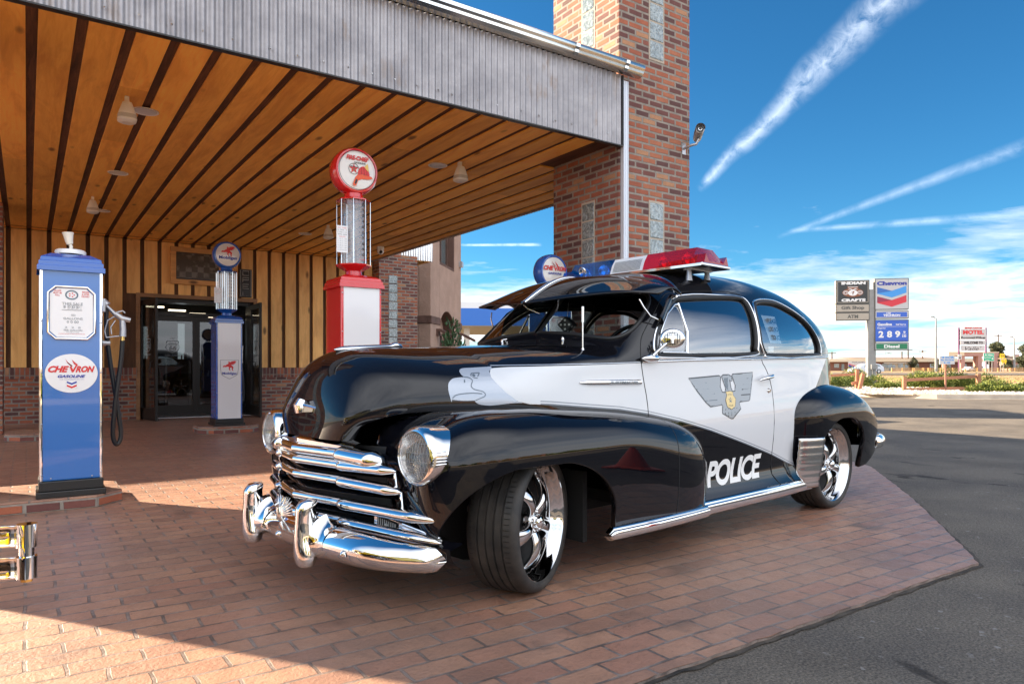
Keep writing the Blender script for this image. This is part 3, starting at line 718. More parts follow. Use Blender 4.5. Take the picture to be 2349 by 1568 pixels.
# ---- two tone paint: white flank masked by curves in car coordinates
SM0,SM1=-.2,3.4
LOW=[(.020,.955),(.035,.925),(.071,.884),(.129,.842),(.19,.826),(.305,.820),(.515,.801),(.70,.785),(.887,.756),(1.124,.708),(1.396,.641),(1.722,.551),(2.082,.449),(2.432,.335),(2.56,.28),(2.62,.76),(2.73,.865),(2.90,.975),(3.06,1.078)]
UPP=[(.020,.957),(.028,.983),(.055,.998),(.135,1.003),(.50,1.012),(.859,1.024),(1.2,1.036),(2.0,1.052),(2.6,1.060),(3.08,1.070)]
def police_paint(t,b):
    v=coord(t); sp=t.new('ShaderNodeSeparateXYZ'); t.l.new(v,sp.inputs[0]); s,z=sp.outputs[0],sp.outputs[2]
    u=t.new('ShaderNodeMapRange',_1=SM0,_2=SM1); t.l.new(s,u.inputs[0]); u=u.outputs[0]
    def cur(pts): return t.ramp(u,[((p[0]-SM0)/(SM1-SM0),p[1]/1.2) for p in pts])
    lo=t.math('MULTIPLY',cur(LOW),1.2); up=t.math('MULTIPLY',cur(UPP),1.2)
    m=t.math('MULTIPLY',t.math('GREATER_THAN',z,lo),t.math('LESS_THAN',z,up))
    m=t.math('MULTIPLY',m,t.math('GREATER_THAN',s,.020)); m=t.math('MULTIPLY',m,t.math('LESS_THAN',s,3.075))
    d=t.math('SUBTRACT',lo,z); st=t.math('MULTIPLY',t.math('GREATER_THAN',d,-.006),t.math('LESS_THAN',d,.0)); 
    st2=t.math('MULTIPLY',t.math('GREATER_THAN',d,-.018),t.math('LESS_THAN',d,-.013))
    rng_=t.math('MULTIPLY',t.math('GREATER_THAN',s,.25),t.math('LESS_THAN',s,2.5))
    st=t.math('MULTIPLY',t.math('MAXIMUM',st,st2),rng_)
    c=t.mix(m,(.006,.006,.008),(.66,.67,.68)); c=t.mix(st,c,(.22,.24,.27)); setc(t,b,c)
    b.inputs['Coat Weight'].default_value=1; b.inputs['Coat Roughness'].default_value=.015
M_POLICE=pmat('two_tone_paint',(.3,.3,.3),.5,0,1,spec=0,custom=police_paint)

# ================================================================== GROUND AND BUILDINGS
FWD=Vector((.5664,.8241,0)); RGT=Vector((.8241,-.5664,0))
def FR(r,d,z=0): return FWD*d+RGT*r+Vector((0,0,z))
FROT=R(-34.5)
# dry plain, asphalt, pavers -------------------------------------------------
def plain(t,b):
    v=coord(t); n=t.noise(v,.06,6,.6); g=t.noise(v,.5,5,.65); f=t.noise(t.mapv(v,(1,1,1)),3,5,.7)
    c=t.mix(t.ramp(f,[(.35,0),(.65,1)]),(.30,.165,.08),(.38,.23,.12))
    c=t.mix(t.ramp(g,[(.50,0),(.60,.85)]),c,(.17,.17,.06)); c=t.mix(t.ramp(n,[(.5,0),(.7,.3)]),c,(.46,.33,.19))
    setc(t,b,c); b.inputs['Roughness'].default_value=.95; bump(t,b,f,.6,.05)
M_PLAIN=pmat('dry_plain',(.4,.25,.13),.9,custom=plain)
m=MB(); m.add([(-1500,-1500,-.05),(1500,-1500,-.05),(1500,1500,-.05),(-1500,1500,-.05)],[(0,1,2,3)],M_PLAIN); struct(m.build('ground'))
# parking lot: asphalt up to the kerb line 22.7 m ahead
kerb=[FR(12.6,60),FR(12.0,34),FR(11.9,27),FR(12.6,24.0),FR(13.8,22.9),FR(16,22.7),FR(42,22.7)]
lot=[FR(-60,70),FR(12.6,70)]+kerb+[FR(60,22.7),FR(60,-30),FR(-60,-30)]
m=MB(); m.poly([(p.x,p.y) for p in lot][::-1],(0,0,-.018),X3,Y3,M_ASPH); struct(m.build('parking_lot'))
pav=[(-9,1.63),(4.02,1.63),(4.14,1.70),(5.6,2.72),(7.05,3.83),(7.35,4.3),(7.6,6),(7.6,15.4),(-9,15.4)]
m=MB(); 
for (a,b_) in ((0,1),(1,2),(2,3),(3,4),(4,5),(5,6)):    # slightly uneven edge
    pass
edge=[]
rr=random.Random(5)
for (a,b_) in zip(pav[:7],pav[1:8]):
    L=math.hypot(b_[0]-a[0],b_[1]-a[1]); n=max(1,int(L/.06)); nx,ny=(b_[1]-a[1])/L,-(b_[0]-a[0])/L
    for k in range(n): q=k/n; j=rr.uniform(-.006,.006); edge.append((a[0]+(b_[0]-a[0])*q+nx*j,a[1]+(b_[1]-a[1])*q+ny*j))
edge+=pav[7:]
m.poly(edge,(0,0,.0),X3,Y3,M_PAVER,depth=.03); struct(m.build('paved_forecourt',uv=True,bevel=.006))
m=MB(); oe=[(x+(.012+.010*rr.random())*(1 if x>4 else .2),y-(.016+.012*rr.random())*(1 if y<2 else .6)) for x,y in edge[:-2]]
k=len(oe); m.add([(x,y,-.012) for x,y in oe]+[(x,y,-.012) for x,y in edge[:-2]],[(i,i+1,k+i+1,k+i) for i in range(k-1)],pmat('tar_joint',(.03,.026,.022),.8,custom=mottled((.02,.018,.016),(.10,.08,.06),9,.9,.5))); struct(m.build('tar_joint'))
# kerb with gutter pan
kp=[Vector(p) for p in kerb]
def offs(pl,d):
    out=[]
    for i,p in enumerate(pl):
        a=pl[max(i-1,0)]; b=pl[min(i+1,len(pl)-1)]; tg=(b-a).normalized(); out.append(p+Vector((-tg.y,tg.x,0))*d)
    return out
m=MB(); A=offs(kp,-.28); B=offs(kp,0); Cc=offs(kp,.03); D_=offs(kp,.16); rows=[[A[i]+Vector((0,0,-.012)),B[i]+Vector((0,0,-.012)),Cc[i]+Vector((0,0,.13)),D_[i]+Vector((0,0,.145)),D_[i]+Vector((0,0,-.02))] for i in range(len(kp))]
m.grid(rows,M_CONC); struct(m.build('kerb',smooth=30))
# road across the view with markings
rd=lambda r,d,z:FR(r,d,z)
m=MB(); m.add([rd(-200,104,.012),rd(420,88,.012),rd(420,126,.012),rd(-200,142,.012)],[(0,1,2,3)],M_ASPH); struct(m.build('road'))
m=MB(); 
def strip(r0,r1,q,w_,mat):
    f=lambda r:104-16*(r+200)/620+38*q
    m.add([rd(r0,f(r0),.017),rd(r1,f(r1),.017),rd(r1,f(r1)+w_,.017),rd(r0,f(r0)+w_,.017)],[(0,1,2,3)],mat)
strip(-200,420,.07,.35,M_INKW); strip(-200,420,.93,.35,M_INKW)
for k in range(-20,60): strip(k*7,k*7+3,.5,.3,M_INKW)
struct(m.build('road_markings'))

# ---------------------------------------------------------------- towers
def tower(x0,x1,y0,y1,H,label,blocks):
    t_=thing('brick_tower',((x0+x1)/2,(y0+y1)/2,0),label,'brick tower')
    cx,cy=(x0+x1)/2,(y0+y1)/2; m=MB(); m.box(x0-cx,x1-cx,y0-cy,y1-cy,-.02,H,M_BRICK); m.build('brick_wall',None,t_,uv=True,bevel=.012)
    for (face,a0,a1,z0,z1) in blocks:
        n=max(1,round((z1-z0)/.215)); h=(z1-z0)/n
        fr=MB()
        if face=='y': fr.box(a0-.015-cx,a1+.015-cx,y0-.004-cy,y0+.02-cy,z0-.015,z1+.015,M_CONC)
        else: fr.box(x0-.004-cx,x0+.02-cx,a0-.015-cy,a1+.015-cy,z0-.015,z1+.015,M_CONC)
        gp=fr.build('glass_block_panel',None,t_)
        for k in range(n):
            z=z0+h*k; b_=MB()
            if face=='y': b_.box(a0-cx,a1-cx,y0-.010-cy,y0+.02-cy,z+.006,z+h-.006,M_GBLOCK)
            else: b_.box(x0-.010-cx,x0+.02-cx,a0-cy,a1-cy,z+.006,z+h-.006,M_GBLOCK)
            b_.build('glass_block',None,gp,bevel=.012,smooth=40)
    return t_
TZ=[(4.54,6.9),(.6,2.90)]
blk_=[('y',5.87,6.09,z0,z1) for z0,z1 in TZ]+[('x',6.18,6.39,4.71,6.9),('x',6.18,6.39,.6,2.92)]
tower(5.40,6.545,5.76,6.95,7.2,'tall square brick tower with glass block strips at the right end of the canopy',blk_)
tower(-1.58,-.52,5.76,6.95,7.2,'square brick tower at the left front corner of the canopy',[('y',-1.15,-.93,z0,z1) for z0,z1 in TZ])
pl=thing('brick_pier',(-.70,13.4,0),'brick pier under the canopy at the far left edge','brick pier')
m=MB(); m.box(-.40,.40,-.4,.4,0,3.47,M_BRICK); m.build('brick_wall',None,pl,uv=True,bevel=.01)

# ---------------------------------------------------------------- canopy
ZC=3.47
cn=thing('canopy',(2.4,10.5,ZC),'large flat canopy with wooden ceiling and corrugated metal fascia','canopy')
ox,oy=2.4,10.5
X0,X1,Y0,Y1=-1.9,6.56,5.70,15.3
m=MB(); m.box(-.53-ox,5.41-ox,Y0+.03-oy,Y1-oy,.022,.10,M_GAP); m.box(5.41-ox,X1-.02-ox,6.94-oy,Y1-oy,.022,.10,M_GAP); m.box(X0-ox,-.53-ox,6.94-oy,Y1-oy,.022,.10,M_GAP); m.build('ceiling_underlay',None,cn)
m=MB(); x=-.01-.302*7; seg=random.Random(11)
recess=[(.94,7.6),(.97,12.79),(.95,10.2),(4.13,7.61),(4.22,12.87)]
while x<X1-.1:
    a=x+.074; b_=min(x+.302,X1-.02)
    ys_=Y0+.045 if (a>-.53 and b_<5.42) else 6.94
    cuts=[ys_]+sorted([seg.uniform(6.5,14.5) for _ in range(2)])+[Y1-.01]
    if a>X0: 
        for c0,c1 in zip(cuts,cuts[1:]):
            dz=seg.uniform(-.001,.002); m.box(a-ox,b_-ox,c0+.0012-oy,c1-.0012-oy,-.0+dz,.0225+dz)
    x+=.302
m.build('ceiling_boards',M_CEIL,cn,bevel=.003,seg=1)
m=MB(); x=-.01-.302*7
while x<X1:
    if -.6<x<5.3: m.box(x-ox,x+.074-ox,Y0+.035-oy,Y0+.05-oy,-.004,.02)
    x+=.302
m.build('end_blocks',M_FRAMEW,cn)
m=MB()
for yy in (9.1,12.2): pass
m.box(X0-ox,X1-ox,14.98-oy,15.0-oy,-.004,.0,M_GAP); m.build('ceiling_joint',None,cn)
# corrugated fascias
def corrug(mb,p0,ux,L,z0,z1,nrm,pitch=.0676,amp=.012,mat=M_CORR):
    n=int(L/pitch*8); ux=Vector(ux); nrm=Vector(nrm); p0=Vector(p0); rows=[]
    for i in range(n+1):
        u=L*i/n; o=p0+ux*u+nrm*(amp*math.sin(2*PI*u/pitch)); rows.append([(o.x,o.y,z0),(o.x,o.y,z1)])
    mb.grid(rows,mat)
m=MB(); corrug(m,(X0-ox,Y0-oy,0),(1,0,0),5.385-X0,-.035,.74,(0,-1,0)); m.build('front_fascia',None,cn,smooth=60)
m=MB(); corrug(m,(X1-ox,6.95-oy,0),(0,1,0),Y1-6.95,-.035,.74,(1,0,0)); m.build('side_fascia',None,cn,smooth=60)
m=MB(); corrug(m,(X0-ox,Y0-oy,0),(0,1,0),Y1-Y0,-.035,.74,(1,0,0)); m.build('side_fascia',None,cn,smooth=60)
m=MB(); m.box(X0-ox,5.385-ox,Y0-.018-oy,Y0+.044-oy,-.046,-.034,M_BASEB); m.box(X0-ox,5.385-ox,Y0+.012-oy,Y0+.03-oy,-.0,.74,M_DARK); m.build('fascia_backing',None,cn)
sc=MB(); rs=random.Random(4); x=X0+.2
while x<5.3:
    for zz in (.06,): sc.tube([(x-ox,Y0-.008-oy,zz+rs.uniform(-.01,.01)),(x-ox,Y0-.016-oy,zz)],.007,8)
    x+=.0715*rs.choice([2,3,3,4])
sc.build('fascia_screws',M_CAST,cn,smooth=40)['kind']='stuff'
# gutter and downpipe
m=MB(); pr=[(0,.01),(-.02,.0),(-.075,.005),(-.10,.03),(-.105,.055),(-.125,.075),(-.13,.105),(-.122,.115),(-.118,.10)]
rows=[[(x-ox,Y0-.012-oy+a,.735+b_) for a,b_ in pr] for x in (X0-.1,1.2,3.05,5.60)]
m.grid(rows,M_GUT,flip=True)
rows=[(5.60-ox,Y0-.012-oy+a,.735+b_) for a,b_ in pr]; m.add(rows+[(5.60-ox,Y0-.012-oy,.735+.1)],[tuple(range(len(rows)+1))],M_GUT)
g=m.build('gutter',M_GUT,cn,smooth=20,solid=.003)
for xx in (.2,2.62,4.62,5.32): m=MB(); m.grid([[(xx+dx-ox,Y0-.012-oy+a*1.03-.001,.733+b_*1.02) for a,b_ in pr] for dx in (0,.05)],M_GUT,flip=True); m.build('gutter_joint',M_GUT,g,smooth=20)
dp=MB(); 
for k in range(5): pass
prf=[(-.036,0),(-.036,-.05),(-.024,-.05),(-.022,-.045),(-.012,-.045),(-.010,-.05),(.010,-.05),(.012,-.045),(.022,-.045),(.024,-.05),(.036,-.05),(.036,0)]
rows=[[(5.447+a-ox,Y0+.052-oy+b_,z-ZC) for z in (4.16,2.1,.03)] for a,b_ in prf+prf[:1]]
dp.grid(rows,pmat('downpipe_metal',(.62,.66,.72),.4,.3)); dp.build('downpipe',None,cn)
m=MB(); m.box(5.39-ox,5.408-ox,Y0-.004-oy,Y0+.05-oy,-.03,.74,M_BASEB); m.build('corner_trim',None,cn)
# hip roof above the fascia
m=MB(); e0=(X0-.05-ox,Y0-.02-oy,.80); e1=(5.38-ox,Y0-.02-oy,.80); e2=(5.38-ox,8.2-oy,.80); e4=(X0-.05-ox,Y1+3-oy,.80)
r0=(-1.0-ox,6.9-oy,1.42); r1=(4.2-ox,6.9-oy,1.42); r2=(4.2-ox,Y1+3-oy,1.42); r3=(-1.0-ox,Y1+3-oy,1.42); e3=(5.38-ox,Y1+3-oy,.80); 
m.add([e0,e1,e3,e4,r0,r1,r2,r3],[(0,1,5,4),(1,2,6,5),(2,3,7,6),(3,0,4,7),(4,5,6,7)],M_SHINGLE); m.box(5.38-ox,X1-ox,6.97-oy,Y1+3-oy,.74,.80,M_SHINGLE); m.build('hip_roof',None,cn)

# ---------------------------------------------------------------- shop wall
wl=thing('shop_front',(3,15.3,0),'shop front wall of wooden boards above a brick base','shop front')
wx,wy=3,15.3
def wallpart(x0,x1,z0,z1,y0=15.3,y1=15.6,mat=M_BRICK,name='brick_base',**k):
    m=MB(); m.box(x0-wx,x1-wx,y0-wy,y1-wy,z0,z1,mat); return m.build(name,None,wl,**k)
DX0,DX1,DH=1.80,3.93,2.37
wallpart(-2.2,DX0-.06,-.01,.80,uv=True); wallpart(DX1+.06,6.62,-.01,.80,uv=True)
wallpart(-2.2,DX0-.06,.80,1.0,15.285,15.6,M_SOLDIER,'brick_cap',uv=True); wallpart(DX1+.06,6.62,.80,1.0,15.285,15.6,M_SOLDIER,'brick_cap',uv=True)
m=MB(); m.box(-2.2-wx,DX0-.06-wx,.06,.2,1.0,3.47,M_WGAP); m.box(DX1+.06-wx,6.62-wx,.06,.2,1.0,3.47,M_WGAP); m.box(DX0-.06-wx,DX1+.06-wx,.06,.2,DH+.05,3.47,M_WGAP); m.build('board_underlay',None,wl)
m=MB(); x=-.01-.302*7
while x<6.6:
    a=x+.074; b_=min(x+.302,6.6); zl=1.0 if (b_<DX0-.02 or a>DX1+.02) else DH+.06
    if a<DX0<b_ : zl=DH+.06
    m.box(a-wx,b_-wx,.02,.06,zl+.002,3.47); x+=.302
m.build('wall_boards',M_WALLW,wl,bevel=.003,seg=1)
m=MB(); m.box(DX0-.07-wx,DX1+.07-wx,-.01,.05,DH,DH+.075); m.box(DX0-.07-wx,DX0-wx,-.01,.05,0,DH); m.box(DX1-wx,DX1+.07-wx,-.01,.05,0,DH); m.build('door_trim',M_DOORT,wl,bevel=.004)
# right brick return with glass blocks
m=MB(); m.box(6.62-wx,7.60-wx,-.30,.30,-.01,3.62,M_BRICK); bp=m.build('brick_pier',None,wl,uv=True,bevel=.01)
for k in range(8):
    b_=MB(); z=1.50+.205*k; b_.box(6.86-wx,7.08-wx,-.31,-.28,z+.006,z+.199,M_GBLOCK); b_.build('glass_block',None,bp,bevel=.012,smooth=40)
# main roof block above / behind
m=MB(); m.box(-9-wx,7.5-wx,.35,9,3.6,5.0,M_STUC); m.box(-9-wx,-2.2-wx,.3,.6,0,3.6,M_BRICK); m.box(-9.0-wx,7.5-wx,4,4.3,0,3.6,M_BASEB); m.build('upper_wall',None,wl,uv=True)
# doors: dark metal frames with glass, closed inner pair and two open leaves
M_DOOR=pmat('bronze_door_frame',(.018,.015,.013),.35,.4)
M_DGL=glassmat('door_glass',(.40,.42,.42),.06,k=.9)
def door(x0,x1,label,lx,ly,rz,script,sgn=1):
    w_=x1-x0; d=thing('glass_door',(lx,ly,.01),label,'door',rz)
    H=2.30 if rz else 2.05
    m=MB(); s=.07
    m.box(0,s,-.022,.022,0,H); m.box(w_-s,w_,-.022,.022,0,H); m.box(s,w_-s,-.022,.022,0,.22); m.box(s,w_-s,-.022,.022,H-.10,H); m.build('door_frame',M_DOOR,d,bevel=.003)
    m=MB(); m.box(s,w_-s,-.004,.004,.22,H-.10); m.build('door_glass',M_DGL,d)
    m=MB(); hx=w_-.13 if sgn>0 else .13
    m.tube([(hx,-.022,.88),(hx,-.07,.90),(hx,-.07,1.10),(hx,-.022,1.12)],.010,8); m.build('handle',M_BASEB,d,smooth=50)
    if script:
        m=MB(); c=Vector((w_/2,-.006,1.42)); shield(m,c,(1,0,0),(0,0,1),.26,M_INKG,True); m.build('lettering',None,d)
    return d
def shield(m,c,ux,uy,w_,ink,full):
    """highway shield outline with road number"""
    pts=[(-.36,.50),(-.22,.45),(0,.50),(.22,.45),(.36,.50),(.47,.36),(.42,.22),(.50,-.02),(.40,-.30),(.14,-.42),(0,-.50),(-.14,-.42),(-.40,-.30),(-.50,-.02),(-.42,.22),(-.47,.36)]
    o=crc([(x*w_,y*w_) for x,y in pts],3); i_=[(x*.90,y*.90) for x,y in o]
    n=len(o); U=Vector(ux);V=Vector(uy)
    m.add([c+U*p[0]+V*p[1] for p in o]+[c+U*p[0]+V*p[1] for p in i_],[(k,(k+1)%n,n+(k+1)%n,n+k) for k in range(n)],ink)
    text(m,'ROUTE',c+V*(.22*w_),ux,uy,w_*.60,w_*.15,ink,0,.03); text(m,'66',c-V*(.10*w_),ux,uy,w_*.56,w_*.38,ink,0,.04)
    if full: text(m,'Off',c+V*(.66*w_),ux,uy,w_*.28,w_*.17,ink,0,0,.3); text(m,'Valle, Arizona',c-V*(.68*w_),ux,uy,w_*1.1,w_*.18,ink,0,0,.3)
door(1.97,2.87,'left leaf of the closed inner glass doors with a route shield',2.02,15.95,0,True)
door(2.87,3.77,'right leaf of the closed inner glass doors, behind the white pump',2.92,15.95,0,True,-1)
door(0,.88,'open glass door leaf on the left side of the shop entrance',1.83,15.42,R(-80),True)
door(0,.88,'open glass door leaf on the right side of the shop entrance',3.90,15.42,R(-92),True,-1)
m=MB(); m.box(1.80-wx,1.86-wx,.12,.5,0,DH,M_DOOR); m.box(3.88-wx,3.93-wx,.12,.5,0,DH,M_DOOR); m.box(1.86-wx,3.88-wx,.15,.5,2.30,DH,M_DOOR); m.box(1.86-wx,3.88-wx,.62,.68,2.07,2.14,M_DOOR); m.box(1.86-wx,3.88-wx,.05,.7,-.0,.015,M_CAST); m.build('entrance_frame',None,wl)
# dim interior with shelves and lamps
M_LAMP=pmat('shop_lamp',(1,.9,.7),.5,emit=((1,.85,.6),1.3)); M_LIT=pmat('daylit_back_window',(.7,.78,.8),.5,emit=((.75,.85,.9),.28))
m=MB(); m.box(-1-wx,7.4-wx,.5,4.0,-.004,.0,M_BASEB); m.box(-1-wx,7.4-wx,.5,4.0,3.2,3.25,M_BASEB); m.build('shop_interior',None,wl)
m=MB(); m.box(2.0-wx,2.42-wx,3.9,3.95,.7,2.0,M_LIT); m.box(3.1-wx,3.25-wx,3.9,3.95,.8,2.1,M_LIT); m.build('back_window',None,wl)
for i in range(4): m=MB(); m.box(2.1+.5*i-wx,2.45+.5*i-wx,1.6+.4*i,1.66+.4*i,2.3-.03*i,2.33-.03*i,M_LAMP); m.build('shop_lamp',None,wl)
rs=random.Random(9)
for i in range(3):
    s_=thing('display_shelf',(2.3+.55*i,17.4+.3*i,0),['low shelf of souvenirs inside the shop, behind the left door','shelf of souvenirs seen through the middle of the shop doors','shelf of souvenirs inside the shop behind the white pump'][i],'shelf')
    m=MB(); m.box(-.22,.22,0,.3,0,1.2,M_DOORT); m.build('shelf_case',None,s_)
    m=MB()
    for k in range(14): x=-.2+.03*k; h=rs.uniform(.05,.16); z=rs.choice([.4,.8,1.2]); m.box(x,x+.025,-.02,.02,z,z+h,rs.choice([M_INKR,M_BRASS,M_INKW,M_INKB,M_YELLOW]))
    m.build('goods',None,s_)['kind']='stuff'

# picture frame screen, neon sign
tv=thing('framed_screen',(2.82,15.27,3.02),'wall screen in a wide pine frame above the shop doors','screen')
m=MB(); 
for (a,b_,c_,d_) in ((-.50,.50,.27,.365),(-.50,.50,-.365,-.27),(-.50,-.40,-.27,.27),(.40,.50,-.27,.27)): m.box(a,b_,-.07,.0,c_,d_)
m.build('wood_frame',M_FRAMEW,tv,bevel=.004)
def scr(t,b):
    v=coord(t); ch=t.new('ShaderNodeTexChecker',_Scale=9.0); t.l.new(v,ch.inputs[0]); ch.inputs[1].default_value=(.06,.055,.045,1); ch.inputs[2].default_value=(.16,.15,.13,1)
    n=t.noise(v,3,4,.6); setc(t,b,t.mix(t.ramp(n,[(.45,0),(.55,1)]),(.05,.045,.035),ch.outputs[0])); b.inputs['Coat Weight'].default_value=1
m=MB(); m.box(-.385,.385,-.03,-.005,-.235,.255,pmat('screen_glass',(.05,.05,.04),.2,custom=scr)); m.box(-.40,.40,-.026,-.002,-.27,.27,M_BASEB); m.build('screen_panel',None,tv)
os_=thing('open_sign',(3.735,15.24,2.75),'unlit vertical neon sign reading OPEN right of the shop doors','sign')
m=MB(); m.box(-.125,.125,-.05,0,-.29,.29,M_BASEB); m.build('sign_box',None,os_,bevel=.01)
m=MB()
NE=pmat('unlit_neon_tube',(.45,.44,.40),.3,0,.6)
for k,ch_ in enumerate('OPEN'):
    z=.205-.137*k; r,h=.058,.045
    pp={'O':[[(-r,-h),(r,-h),(r,h),(-r,h),(-r,-h)]],'P':[[(-r,-h),(-r,h),(r,h),(r,0),(-r,0)]],'E':[[(r,-h),(-r,-h),(-r,h),(r,h)],[(-r,0),(r*.8,0)]],'N':[[(-r,-h),(-r,h),(r,-h),(r,h)]]}[ch_]
    for l in pp: m.tube([(x,-.06,z+y) for x,y in l],.0055,6,mat=NE)
m.tube([(-.105,-.058,-.27),(.105,-.058,-.27),(.105,-.058,.27),(-.105,-.058,.27)],.004,6,True,NE); m.build('neon_lettering',None,os_)

# ceiling speakers, recessed lights, cameras
sps=[(.75,7.3,'large white speaker nearest the camera on the ceiling, left side'),(.78,11.84,'small white speaker far back on the left of the ceiling'),(4.29,7.35,'large white ceiling speaker right of the red globe pump'),(4.3,11.89,'small white speaker far back on the right of the ceiling')]
for (x,y,lb) in sps:
    s_=thing('ceiling_speaker',(x,y,ZC),lb,'speaker',0,'speakers on the canopy ceiling'); s_.scale=(.86,.86,.86)
    rows=[]
    for (z,wd,dp_) in ((-.07,.045,.05),(-.09,.052,.062),(-.20,.088,.088),(-.245,.092,.098),(-.265,.088,.10),(-.285,.05,.06)):
        rows.append([(wd*math.copysign(abs(math.cos(a))**.6,math.cos(a)),-.02+dp_*math.copysign(abs(math.sin(a))**.6,math.sin(a)),z) for a in [2*PI*k/24 for k in range(25)]])
    m=MB(); m.grid(rows,M_WHITEP,flip=True); m.add(rows[0],[tuple(range(24))],M_WHITEP); m.add(rows[-1],[tuple(range(24))],M_WHITEP); m.build('speaker_body',None,s_,smooth=40)
    m=MB(); m.grid([[(p[0]*1.012,(p[1]+.02)*1.012-.02,p[2]) for p in r] for r in rows[2:4]],pmat('speaker_mesh',(.50,.46,.38),.7),flip=True); m.build('speaker_grille',None,s_,smooth=40)
    m=MB(); m.box(-.02,.02,-.03,.03,-.09,0,M_WHITEP); m.build('bracket',None,s_)
rl=['recessed ceiling light beside the nearest left speaker','recessed ceiling light beside the far left speaker','recessed ceiling light halfway back on the left','recessed ceiling light beside the large right speaker','recessed ceiling light beside the far right speaker']
for (x,y),lb in zip(recess,rl):
    s_=thing('recessed_light',(x,y,ZC-.003),lb,'ceiling light',0,'recessed lights in the canopy ceiling')
    m=MB(); m.lathe([(.10,0),(.115,-.006),(.118,-.002),(.118,.0)],36,M_WHITEP); m.build('trim_ring',None,s_,smooth=60)
    m=MB(); m.lathe([(.10,-.0035),(.085,-.002),(.05,-.001),(0,-.0012)],36,M_WHITE); m.build('reflector',None,s_,smooth=60)
s_=thing('dome_camera',(5.95,13.4,ZC),'white dome security camera on the ceiling above the brick pier','security camera')
m=MB(); m.lathe([(.075,0),(.075,-.05),(.066,-.07)],28,M_WHITE); m.lathe([(.066,-.07),(.07,-.10),(.055,-.14),(.03,-.16),(0,-.165)],28,M_WHITE); m.build('housing',None,s_,smooth=50)
m=MB(); m.lathe([(.035,0),(.03,.012),(0,.018)],20,M_BASEB,Matrix.Translation((-.015,-.052,-.115))@Matrix.Rotation(R(115),4,'X')); m.build('camera_lens',None,s_,smooth=50)
s_=thing('security_camera',(6.43,5.76,3.60),'silver bullet security camera on the front of the brick tower','security camera')
m=MB(); m.box(-.03,.03,-.012,0,-.07,.07,M_CAST); m.tube([(0,-.01,0),(0,-.13,.01),(0.04,-.16,.02),(.06,-.18,.08)],.016,10,mat=M_CAST); m.build('bracket',None,s_,smooth=50)
ax=Matrix.Translation((.06,-.18,.14))@Matrix.Rotation(R(-40),4,'Z')@Matrix.Rotation(R(80),4,'X')
m=MB(); m.lathe([(0,-.12),(.045,-.12),(.05,-.10),(.05,.11),(.043,.115),(.03,.108),(0,.105)],28,M_CAST,ax); m.lathe([(.056,-.06),(.056,.15)],20,M_CAST,ax,R(0),R(180)); m.build('housing',None,s_,smooth=50)
m=MB(); m.lathe([(.042,.116),(.0,.118)],24,M_BASEB,ax); m.lathe([(.022,.119),(.016,.121),(.014,.119)],20,M_CHROME2,ax); m.build('camera_lens',None,s_,smooth=50)

# ---------------------------------------------------------------- stucco building behind
sb=thing('stucco_building',(8.96,16.9,0),'tan stucco two storey building with brown trim behind the brick shop','building',math.atan2(.727,.707))
# local x runs along the lit face away from the camera, local y to the left; face lies on y=0
HB=6.6
def cell(m,x0,x1,z0,z1,mat=M_STUC): m.box(x0,x1,0,.35,z0,z1,mat)
m=MB()
cell(m,0,.89,2.40,HB); cell(m,2.59,3.4,2.40,HB); cell(m,.89,2.59,5.5,HB)
cell(m,0,.89,-.02,2.20); cell(m,2.59,3.4,-.02,2.20); cell(m,.89,2.59,-.02,1.2)
# spandrel between the windows with an arch cut from below
arc=[(1.74+.85*math.cos(a),2.02+.62*math.sin(a)) for a in [PI*k/16 for k in range(17)]]
m.poly([(2.59,3.92),(.89,3.92),(.89,2.02)]+arc[::-1][1:-1]+[(2.59,2.02)],(0,0,0),(1,0,0),(0,0,1),M_STUC,0,.35)
m.box(0,3.4,.35,9,-.02,HB,M_STUC); m.box(.0,3.4,.30,.34,.0,1.2,M_STUC)
m.build('stucco_wall',None,sb,uv=True,bevel=.02)
m=MB(); m.box(-.03,.89,-.03,.10,2.20,2.40,M_STUCB); m.box(2.59,3.43,-.03,.10,2.20,2.40,M_STUCB); m.box(-.03,.0,.10,9,2.20,2.40,M_STUCB); m.build('trim_band',None,sb,bevel=.01)
m=MB(); 
m.box(.89,.93,.02,.34,3.93,5.5,M_STUCB); m.box(2.55,2.59,.02,.34,3.93,5.5,M_STUCB); m.box(.93,2.55,.02,.34,3.93,4.0,M_STUCB); m.build('window_reveal',None,sb); m=MB()
n=16; m.grid([[(1.74+.84*math.cos(PI*k/n),y,2.02+.61*math.sin(PI*k/n)) for k in range(n+1)] for y in (.02,.34)],M_STUCB); m.box(2.56,2.59,.02,.34,1.2,2.02,M_STUCB); m.build('window_reveal',None,sb,smooth=40)
m=MB(); m.box(.93,2.55,.26,.30,3.98,5.5,M_GBLOCK); w_=m.build('window',pmat('building_window',(.12,.17,.18),.05,0,1,1),sb); w_.data.materials[0]=MATS['building_window']
m=MB(); m.box(.93,1.0,.2,.27,3.98,5.5,M_STUCB); m.box(2.48,2.55,.2,.27,3.98,5.5,M_STUCB); m.box(1.72,1.78,.2,.27,3.98,5.5,M_STUCB); m.build('window_frame',None,w_)
m=MB(); m.box(.95,1.9,.26,.30,1.2,2.0,M_GBLOCK); w_=m.build('window',MATS['building_window'],sb); w_.data.materials[0]=MATS['building_window']
m=MB(); m.box(.95,1.02,.2,.27,1.2,2.0,M_STUCB); m.box(1.40,1.46,.2,.27,1.2,2.0,M_STUCB); m.box(1.85,1.92,.2,.27,1.2,2.0,M_STUCB); m.box(.95,1.92,.2,.27,1.94,2.0,M_STUCB); m.build('window_frame',None,w_)
